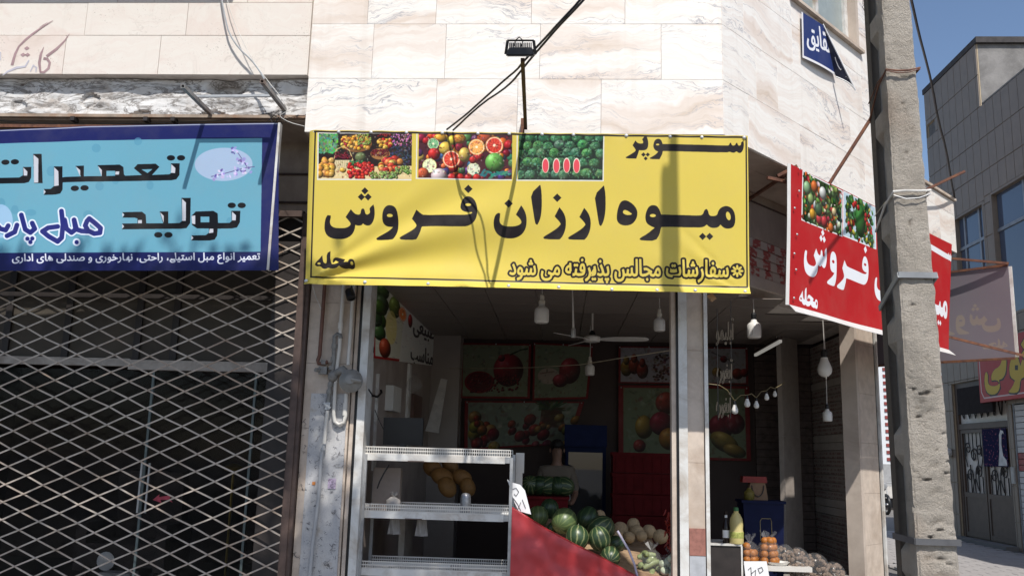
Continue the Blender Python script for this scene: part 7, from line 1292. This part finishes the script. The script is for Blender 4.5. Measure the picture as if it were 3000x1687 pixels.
solo('fruit_counter',MB().box(a.x,b.x,11.0,11.6,.03,a.z-.03).box(a.x-.02,b.x+.02,10.97,11.63,a.z-.03,a.z),M('red_counter',(.14,.012,.014),.7,var=.2,spec=.08),'red counter at the back carrying dark watermelons','counter')
for i,(x,l) in enumerate(((1553,'next to the rack post'),(1580,'second from the rack post'),(1607,'in the middle'),(1632,'second from the fridge'),(1652,'nearest the fridge'))):
    q=FY(x,1425,11.25); o=put('watermelon',mesh('watermelon',MB().ball((0,0,0),(.12,.12,.135),18,12),m_w2 if i%2 else m_w1,True),None,V((q.x,11.25,a.z+.12))); o.rotation_euler=(1.2,.3*i,i); tag(o,'dark watermelon on the red counter, '+l,'watermelon','watermelons on the counter')
# the shopkeeper
def skin(name,verts,edges,rad,mat,parent=None,sub=2,loc=V((0,0,0))):
    me=bpy.data.meshes.new(name); me.from_pydata([tuple(v) for v in verts],edges,[]); me.materials.append(mat); o=put(name,me,parent,loc)
    mo=o.modifiers.new('skin','SKIN'); 
    for i,r_ in enumerate(rad): me.skin_vertices[0].data[i].radius=(r_,r_) if not isinstance(r_,tuple) else r_
    me.skin_vertices[0].data[0].use_root=True; mo.use_smooth_shade=True; s=o.modifiers.new('sub','SUBSURF'); s.levels=s.render_levels=sub; return o
pb=FY(1632,1345,12.0); pv=[(0,0,.92),(0,0,1.12),(0,0,1.34),(0,-.01,1.45),(0,-.02,1.52),(0,-.03,1.60),(0,-.03,1.69),(.19,0,1.38),(.25,-.04,1.10),(.20,-.22,.98),(.17,-.28,.98),(-.19,0,1.38),(-.25,-.04,1.10),(-.20,-.22,.98),(-.17,-.28,.98),(.09,0,.86),(.10,0,.46),(.10,.02,.06),(.10,-.12,.02),(-.09,0,.86),(-.10,0,.46),(-.10,.02,.06),(-.10,-.12,.02)]
pe=[(0,1),(1,2),(2,3),(3,4),(4,5),(5,6),(2,7),(7,8),(8,9),(9,10),(2,11),(11,12),(12,13),(13,14),(0,15),(15,16),(16,17),(17,18),(0,19),(19,20),(20,21),(21,22)]
pr_=[(.15,.11),(.15,.11),(.16,.11),.065,.06,(.075,.09),(.07,.085),.06,.045,.035,.03,.06,.045,.035,.03,.085,.06,.045,.035,.085,.06,.045,.035]
m_sk=M('skin_tone',(.22,.125,.085),.55,var=.1)
pn=skin('person',pv,pe,pr_,m_sk,None,2,V((pb.x,12.0,.03))); tag(pn,'person in a beige shirt with dark hair standing behind the counter','person'); WO[pn.name]=V((pb.x,12.0,.03))
skin('shirt',[pv[i] for i in (0,1,2,3,7,8,11,12)],[(0,1),(1,2),(2,3),(2,4),(4,5),(2,6),(6,7)],[(.165,.125),(.165,.125),(.175,.125),.075,.075,.06,.075,.06],M('beige_shirt',(.15,.12,.09),.8,var=.1),pn)
skin('trousers',[pv[i] for i in (0,15,16,17,19,20,21)],[(0,1),(1,2),(2,3),(0,4),(4,5),(5,6)],[(.16,.12),.1,.075,.06,.1,.075,.06],M('dark_trousers',(.04,.04,.05),.8),pn)
o=put('hair',mesh('hair',MB().ball((0,-.012,1.70),(.088,.104,.095),14,10,None,lambda d:1 if d.z>-.1 or d.y>.2 else .82),M('black_hair',(.012,.01,.009),.6),True),pn)
put('face_feature',mesh('face_feature',MB().tube([(0,-.125,1.655),(0,-.142,1.625),(0,-.135,1.612)],[.008,.013,.010],6).ball((-.032,-.118,1.66),.011,6,4).ball((.032,-.118,1.66),.011,6,4).tube([(-.025,-.122,1.585),(0,-.128,1.583),(.025,-.122,1.585)],.006,5).ball((-.092,-.03,1.64),(.012,.02,.03),6,5).ball((.092,-.03,1.64),(.012,.02,.03),6,5),m_sk,True),pn)
# ---------------------------------------------------------------- corner bay: bottles, bags, bin
Yc=9.95
a,b=FY(2088,1592,Yc),FY(2174,1592,Yc); cbn=thing('display_cabinet','dark display cabinet with white edges carrying two bottles','cabinet',((a.x+b.x)/2,10.2,.03))
part('body',MB().box(a.x-.2,b.x-.015,Yc+.01,10.45,.03,a.z-.015),m_dark,cbn); part('white_edge',MB().box(a.x-.2,b.x,Yc-.005,10.46,a.z-.015,a.z+.006).box(b.x-.014,b.x+.004,Yc-.004,Yc+.02,.03,a.z-.016),m_white,cbn); zt=a.z+.006
q=FY(2128,1580,10.05); bt=thing('sauce_bottle','dark narrow bottle with a white label on the cabinet','bottle',(q.x,10.05,zt)); part('glass',MB().lathe([(.036,0),(.038,.01),(.038,.16),(.03,.2),(.013,.25),(.013,.30),(.016,.302),(.016,.33),(0,.33)],(q.x,10.05,zt),16),M('dark_bottle',(.02,.012,.01),.15,var=.1),bt,True); part('label',MB().lathe([(.0386,.055),(.0388,.06),(.0388,.13),(.0386,.135)],(q.x,10.05,zt),16),m_gold,bt)
part('neck_label',MB().lathe([(.0145,.265),(.0155,.268),(.0155,.29),(.0145,.293)],(q.x,10.05,zt),12),m_gold,bt)
q=FY(2158,1580,10.0); bt=thing('juice_bottle','pale yellow lemon juice bottle with a green cap','bottle',(q.x,10.0,zt)); part('body',MB().lathe([(.07,0),(.075,.015),(.074,.12),(.068,.15),(.072,.2),(.066,.26),(.04,.31),(.026,.325),(.026,.34),(0,.34)],(q.x,10.0,zt),20),M('lemon_plastic',(.55,.46,.19),.4,var=.08),bt,True); part('cap',MB().lathe([(.028,.341),(.028,.375),(.024,.38),(0,.38)],(q.x,10.0,zt),14),M('green_cap',(.05,.16,.06),.4),bt); part('label',MB().lathe([(.0755,.06),(.0762,.065),(.0755,.12),(.071,.128)],(q.x,10.0,zt),20),M('green_label',(.36,.38,.10),.5,var=.5,scale=45),bt)
q=FY(2235,1580,10.9); bn=thing('storage_bin','dark blue translucent plastic bin behind the orange bags','bin',(q.x,10.9,.03))
h_=FY(2235,1472,10.9).z; part('tub',MB().prism([V((q.x-.20,10.75,.03)),V((q.x+.18,10.75,.03)),V((q.x+.22,10.75,h_)),V((q.x-.25,10.75,h_))],(0,.35,0)),M('blue_tub',(.006,.009,.036),.5,var=.15,spec=.1),bn); part('rim',MB().box(q.x-.27,q.x+.24,10.73,11.12,h_-.001,h_+.03),MATS['blue_tub'],bn)
mb=MB(); f=lambda x,z:V((q.x+x,10.747,z)); mb.tube([f(-.06,h_-.42),f(-.06,h_-.20),f(-.04,h_-.17),f(.06,h_-.17),f(.07,h_-.2),f(.07,h_-.42)],.004,4); part('print',mb,M('faded_gold',(.25,.2,.1),.6),bn)
q=FY(2220,1410,10.98); pz=h_+.03; pbg=thing('paper_bag','beige paper bag with a round handle and red top on the bin','paper bag',(q.x,10.98,pz)); 
part('bag',MB().prism([V((q.x-.16,10.9,pz)),V((q.x+.10,10.9,pz)),V((q.x+.07,10.9,pz+.20)),V((q.x-.10,10.9,pz+.20))],(0,.12,0)),M('beige_paper',(.20,.12,.07),.8,var=.2),pbg); part('red_top',MB().prism([V((q.x-.20,10.88,pz+.20)),V((q.x+.09,10.88,pz+.20)),V((q.x+.08,10.88,pz+.27)),V((q.x-.19,10.88,pz+.27))],(0,.16,0)),M('red_paper',(.20,.02,.015),.6),pbg); part('handle',MB().tube([V((q.x-.02+.07*math.cos(t),10.89,pz+.17+.13*math.sin(t))) for t in [math.pi+i*math.pi/8 for i in range(9)]],.006,5),m_dark,pbg)
m_or=M('orange_peel',(.36,.125,.02),.5,var=.15,scale=30,bump=.2,bscale=200); orm=mesh('orange',MB().ball((0,0,0),.042,12,8,None,lambda d:1+.05*noise.noise(d*1.7)-.05*max(0,d.z-.9)*10),m_or,True)
zt2=FY(2260,1660,9.9).z
solo('white_table',MB().box(2.02,2.72,9.98,10.55,zt2-.05,zt2).box(2.05,2.10,10.0,10.05,.03,zt2-.05).box(2.62,2.67,10.3,10.35,.03,zt2-.05).box(2.05,2.10,10.45,10.5,.03,zt2-.05),m_pvc,'white table holding the bags of oranges','table')
def oranges(px,Y,w,h,n,lab,seed):
    q=FY(px,1660,Y); rn=random.Random(seed); t=thing('orange_bag',lab,'bag of oranges',V((q.x,Y,zt2)))
    for k in range(n):
        lay=k//5; an=k*1.3+lay; put('orange',orm,t,V((w*.33*math.cos(an)*(1-.12*lay),w*.30*math.sin(an)*(1-.12*lay),.045+lay*.068)))
    s=seed; c=V((q.x,Y,zt2)); part('film',MB().ball(c+V((0,0,h*.36)),(w*.58,w*.54,h*.37),18,12,None,lambda d:1+.08*noise.noise(d*3+V((s,0,0)))),m_clear,t,True)
    mb=MB()
    for a in range(10): an=a*.63; mb.add([c+V((0,0,h*.62)),c+V((.42*w*math.cos(an),.3*w*math.sin(an),h*(.95+.06*math.sin(a*5)))),c+V((.4*w*math.cos(an+.55),.3*w*math.sin(an+.55),h*(.92+.07*math.cos(a*3))))],[(0,1,2)])
    part('knot',mb,m_clear,t)
oranges(2198,10.15,.17,.33,12,'smaller clear bag of oranges next to the bottles',3); oranges(2253,10.12,.23,.36,19,'larger clear bag of oranges on the white table',8)
cd=thing('price_card','white handwritten price card under the orange bags','price card',FY(2215,1687,9.9)); pts=[FY(a,b,9.93) for a,b in ((2179,1643),(2246,1643),(2262,1735),(2190,1740))]
part('card',MB().prism(pts,(0,.003,0)),m_gold,cd); mb=MB()
for l in (((2192,1668),(2200,1660),(2202,1690)),((2200,1680),(2214,1668),(2212,1700)),((2220,1665),(2232,1660),(2236,1670),(2226,1678),(2222,1668)),((2205,1705),(2235,1695))): mb.tube([FY(a,b,9.925) for a,b in l],.0035,4)
part('handwriting',mb,MATS['pen_ink'],cd)
q=FY(2280,1655,9.93); solo('white_tray',MB().lathe([(.0,.0),(.10,.0),(.13,.03),(.135,.035),(.125,.035),(.1,.008),(0,.008)],(q.x+.03,10.12,zt2),20),m_bulb,'white tray on the table end','tray',True)
wal=mesh('walnut',MB().ball((0,0,0),(.022,.02,.02),8,6),M('walnut_shell',(.20,.14,.10),.8,var=.5,scale=50,bump=.4),True)
for px,py,Y,w,h,n,lab,sd in ((2338,1645,10.15,.26,.42,34,'clear sack of walnuts next to the white tray',5),(2385,1650,10.6,.30,.34,30,'clear sack of nuts in the corner bay, middle one',6),(2440,1675,10.95,.28,.34,30,'clear sack of nuts in the corner bay, next to last post',7),(2298,1625,10.7,.24,.34,26,'clear sack of nuts in the shade behind the tray',9)):
    q=FY(px,py,Y); t=thing('nut_sack',lab,'sack of nuts',V((q.x,Y,q.z-h*.5))); rn=random.Random(sd); mb=MB()
    for k in range(n*3):
        d=V((rn.gauss(0,1),rn.gauss(0,1),rn.gauss(0,1))).normalized()*rn.uniform(.7,.93); p=q+V((d.x*w*.5,d.y*w*.42,d.z*h*.40-.03)); mb.ball(p,(.024,.021,.021),6,4)
    part('walnut',mb,MATS['walnut_shell'],t,True,kind='stuff'); part('film',MB().ball(q-V((0,0,.03)),(w*.54,w*.46,h*.44),18,12,None,lambda d:1+.09*noise.noise(d*4+V((sd,0,0)))),m_clear,t,True)
q=FY(2390,1720,10.75); solo('low_bench',MB().prism([V((2.35,10.1,.03)),V((2.75,10.0,.03)),V((3.6,11.0,.03)),V((3.3,11.4,.03)),V((2.5,11.0,.03))],(0,0,FY(2400,1700,10.6).z-.03)),M('bench_grey',(.3,.27,.24),.8),'low bench carrying the sacks of nuts','bench')
q=FY(2190,1452,10.95); solo('yellow_jug',MB().lathe([(.045,0),(.06,.02),(.06,.09),(.03,.12),(.02,.14),(0,.14)],(q.x-.0,10.85,h_+.03),14),M('jug_yellow',(.14,.11,.02),.5),'small yellow jug on the blue bin','jug',True)
# clutter on the side wall inside
solo('switch_box',MB().box(-1.93,-1.84,9.85,10.35,FX(1148,1205,-1.9).z,FX(1148,1145,-1.9).z+.05),m_pvc,'white electric box on the inner side wall','electric box')
for a_,b_,c_,d_,l_ in ((8.95,9.0,1.5,2.5,'narrow pale trunking at the shop mouth on the inner side wall'),(9.3,9.33,1.4,2.4,'thin pale trunking beside the electric box'),(11.2,11.35,1.5,2.7,'wide pale trunking near the juice poster end')): solo('wall_trunking',MB().box(-1.93,-1.90,a_,b_,c_,d_),m_white,l_,'trunking')
q=FX(1088,1022,-1.86); solo('black_speaker',MB().lathe([(.07,0),(.075,.03),(.06,.05),(0,.04)],(-1.92,q.y+.05,q.z),16,(1,-.5,0)),m_black,'small round black speaker at the edge of inner wall','speaker',True)
solo('black_hose',MB().tube([FX(a,b,-1.86) for a,b in ((1078,1140),(1090,1158),(1105,1162),(1118,1150),(1116,1143))],.012,6),m_black,'curl of black hose on the inner side wall','hose',True)
solo('leaning_board',MB().prism([FY(a,b,12.6) for a,b in ((1292,1108),(1310,1112),(1285,1268),(1246,1262))],(0,.04,0)),M('leaning_white',(.50,.47,.44),.6),'pale board leaning in the corner under the juice poster','board')
solo('picture_frame',MB().box(-1.93,-1.89,11.6,12.3,1.75,2.35),M('frame_brown',(.12,.06,.045),.5),'brown framed picture on the inner side wall','picture'); bag(V((-1.80,11.0,2.33)),.10,.10,.26,m_clear,'crumpled clear bag hanging by the juice poster',12)
q=FY(1097,1400,9.0); q2=FY(1176,1400,9.0); solo('carton',MB().box(q.x,q2.x,8.93,9.05,1.0205,1.44),M('pale_carton',(.27,.22,.19),.8,var=.12),'pale upright carton at the back of the middle rack shelf','carton')
# the furniture shop behind the lattice
sfa=thing('armchair','dark armchair frame seen dimly behind the lattice','armchair',(-4.9,10.4,.03)); m_up=M('dark_upholstery',(.05,.035,.03),.8,var=.3)
part('seat',MB().box(-5.3,-4.5,10.1,10.8,.25,.5),m_up,sfa); part('backrest',MB().obox((-4.9,10.85,.85),((1,0,0),(0,1,.15),(0,-.15,1)),(.4,.08,.45)),m_up,sfa)
for s in (-5.36,-4.44): part('arm',MB().box(s-.06,s+.06,10.1,10.8,.2,.72),m_up,sfa)
for x in (-5.3,-4.5):
    for y in (10.15,10.75): part('leg',MB().box(x-.03,x+.03,y-.03,y+.03,.03,.2),m_dark,sfa)
q=FY(312,1642,9.9); stl=thing('pedestal_fan','white round fan behind the lattice gate','fan',(q.x,9.9,.03)); part('blade_disc',MB().lathe([(0,0),(.09,.0),(.10,.02),(.02,.04),(0,.04)],q,20,(0,-1,0)),m_bulb,stl,True); part('stand',MB().tube([q+V((0,.05,-.05)),V((q.x,9.95,.06))],.015,8).lathe([(.16,0),(.15,.02),(0,.03)],(q.x,9.95,.03),16),m_bulb,stl)
q=FY(350,1680,9.6); solo('striped_cushion',MB().box(q.x-.18,q.x+.16,9.5,9.7,.03,q.z+.02),M('striped_pad',(.4,.39,.37),.8,var=.4,scale=25),'pale striped pad below the white fan','cushion')
q=FY(685,1370,10.6); solo('brass_lamp',MB().lathe([(.02,0),(.10,.02),(.12,.06),(.05,.1),(0,.11)],(q.x,10.6,q.z-.05),14).tube([(q.x,10.6,.03),(q.x,10.6,q.z-.05)],.015,6),M('brass',(.35,.24,.06),.35,.6),'dull brass lamp deep behind the lattice','lamp',True)
# motorcycle at the end of the alley
mq=FY(2592,1500,31.0).x-9.1; mt=thing('motorcycle','dark motorcycle parked at the alley end behind the pole','motorcycle',(9.1,24.4,0))
for y in (23.8,25.1):
    ty=part('wheel',MB().tube([(9.1,y+.30*math.cos(t*math.pi/10),.31+.30*math.sin(t*math.pi/10)) for t in range(21)],.05,8,False),m_black,mt,True); part('rim',MB().tube([(9.1,y+.24*math.cos(t*math.pi/8),.31+.24*math.sin(t*math.pi/8)) for t in range(17)],.012,5,False).tube([(9.02,y,.31),(9.18,y,.31)],.03,8),m_steel,ty)
part('tank',MB().ball((9.1,24.25,.82),(.14,.26,.13),14,10),M('motor_blue',(.02,.022,.045),.25,coat=.5),mt,True); part('seat',MB().ball((9.1,24.75,.80),(.13,.34,.07),14,8),m_black,mt,True); part('engine',MB().box(9.0,9.2,24.2,24.6,.3,.65),m_iron,mt)
part('fork',MB().tube([(9.02,23.8,.31),(9.02,24.0,.95)],.02,6).tube([(9.18,23.8,.31),(9.18,24.0,.95)],.02,6).tube([(8.8,24.05,1.02),(9.1,24.0,.98),(9.4,24.05,1.02)],.015,6),m_steel,mt); part('headlight',MB().lathe([(.0,.05),(.08,.04),(.09,0),(.05,-.06),(0,-.07)],(9.1,23.88,.9),12,(0,-1,0)),m_steel,mt,True); part('exhaust',MB().tube([(9.22,24.3,.3),(9.24,25.3,.35)],[.03,.05],8),m_steel,mt)
mt.location=(9.1+mq,31.4,.0); mt.rotation_euler=(0,0,0)
# sign box over the grey building's shutter
sg=thing('red_signboard','red signboard with fat yellow letters and white border over the alley door','signboard',(8.85,18,2.9))
SQ2=[FX(2862,1040,8.82),FX(3090,905,8.82),FX(3090,1160,8.82),FX(2873,1191,8.82)]
sp=[(2862,950),(3090,880),(3090,1160),(2873,1191)]; S4=[FX(x,y,8.80) for x,y in sp]; zt_,zb_=4.15,2.92; yl,yr=S4[3].y,16.4
c=Canvas(760,400,[(0,0),(760,0),(760,400),(0,400)],(170,34,40)); 
fs=lambda x,y: FX(x,y,8.80)
cv=lambda pts:[((yl-p.y)/(yl-yr)*760,(zt_-p.z)/(zt_-zb_)*400) for p in (fs(x,y) for x,y in pts)]
c.stroke([(22,0),(22,330),(50,372),(760,372)],5,(200,180,180),raw=True)
ks=310/864; zs_=lambda s:zz(2690,680,ks,s)
for off,grow,col in (((3,4),6,(24,18,20)),((0,0),0,(196,168,44))):
    for s in ('545,1150 560,1140 570,1170 568,1230 590,1255 640,1255 665,1230 640,1205 600,1210 595,1170 620,1120 660,1100 680,1060 690,1000 715,985 722,1060 715,1150 690,1195 660,1205 670,1270 640,1320 590,1328 555,1300 540,1230','780,985 760,1030 742,1100 750,1180 790,1210 770,1260 738,1300 745,1310 800,1312 825,1290 835,1200 870,1180 930,1170 990,1165 1030,1140 1030,1040 1000,1040 960,1090 900,1090 880,1050 850,1040 835,1090 820,1040 810,990'):
        p=[(a+off[0],b+off[1]) for a,b in cv(zs_(s))]
        if grow: c.stroke(p,grow,col,raw=True,closed=True)
        c.poly([smooth(p)],col,raw=True)
p=cv(zs_('790,1085 815,1085 815,1125 790,1125')); c.poly([p],(24,18,20),raw=True)
for s in ('865,870 838,915 865,960 892,915','865,960 838,1000 865,1030 892,1000','920,960 893,1000 920,1030 947,1000'): c.stroke(cv(zs_(s)),6,(24,18,20),raw=True,closed=True); c.poly([cv(zs_(s))],(196,168,44),raw=True)
mb=MB(); mb.sheet(lambda u,v: V((8.80,lerp(yl,yr,u),lerp(zb_,zt_,v))),4,2,(.1,0,0)); part('sign_face',mb,c.mat('signboard_print',.4,.02),sg); part('sign_bracket',MB().box(8.90,8.999,yl-.5,yl-.4,3.2,3.8).box(8.90,8.999,yr+.4,yr+.5,3.2,3.8),m_alu,sg)
# ---------------------------------------------------------------- street tree behind the viewer: its crown dapples the lower shop fronts
tr=thing('street_tree','leafy street tree standing on the kerb opposite the shops','tree',(-1.6,-1.4,-.02)); tb_=V((-1.6,-1.4,0))
part('trunk',MB().tube([tb_,tb_+V((.05,.1,1.5)),tb_+V((0,.5,3.2)),tb_+V((-.1,1.2,4.8)),tb_+V((-.2,2.2,6.2)),tb_+V((-.3,3.4,7.1))],[.2,.17,.14,.11,.08,.03],10).tube([tb_+V((0,.5,3.2)),tb_+V((-.9,1.6,5.2)),tb_+V((-1.8,2.9,6.9))],[.1,.07,.02],8).tube([tb_+V((-.1,1.2,4.8)),tb_+V((.9,2.4,6.3)),tb_+V((1.9,3.8,7.1))],[.09,.06,.02],8),M('bark',(.11,.08,.06),.9,bump=.6),tr,True)
rn=random.Random(21); mb=MB()
def clump(x,z,n,r):
    """leaves of one spray, hung on the sun line through a point of the shop fronts"""
    k=rn.uniform(4.6,7.0)/SUN.y*-1; c_=V((x,8.5,z))+SUN*k
    for j in range(n):
        p=c_+V((rn.gauss(0,r),rn.gauss(0,r),rn.gauss(0,r*.8))); a=V((rn.gauss(0,1),rn.gauss(0,1),rn.gauss(0,1))).normalized(); b=a.orthogonal().normalized(); s=rn.uniform(.05,.10); mb.add([p-a*s,p+b*s*.45,p+a*s,p-b*s*.45],[(0,1,2,3)])
for n_ in range(1700):
    x=rn.uniform(-6.6,.5 if n_<1000 else -2.5); z=rn.uniform(.1,2.05)
    if x<-2.45: zb=1.02+(-x-2.5)*.045; hw=.13+.05*(-x-2.5)/3; keep=abs(z-zb)>hw+.30 and not(x>-3.3 and z<.95 and rn.random()<.7)
    elif x<-1.85: keep=not(1.0<z<1.58) and z<1.55
    elif x<-.4: keep=z<1.4 and rn.random()<.62
    else: keep=z<1.05 and rn.random()<.55
    if keep and x>-2.7 and z>1.75: keep=False
    if keep: clump(x,z,15,.15 if z<2 else .10)
part('crown',mb,M('leaf_green',(.05,.085,.03),.6,var=.3),tr,kind='stuff')
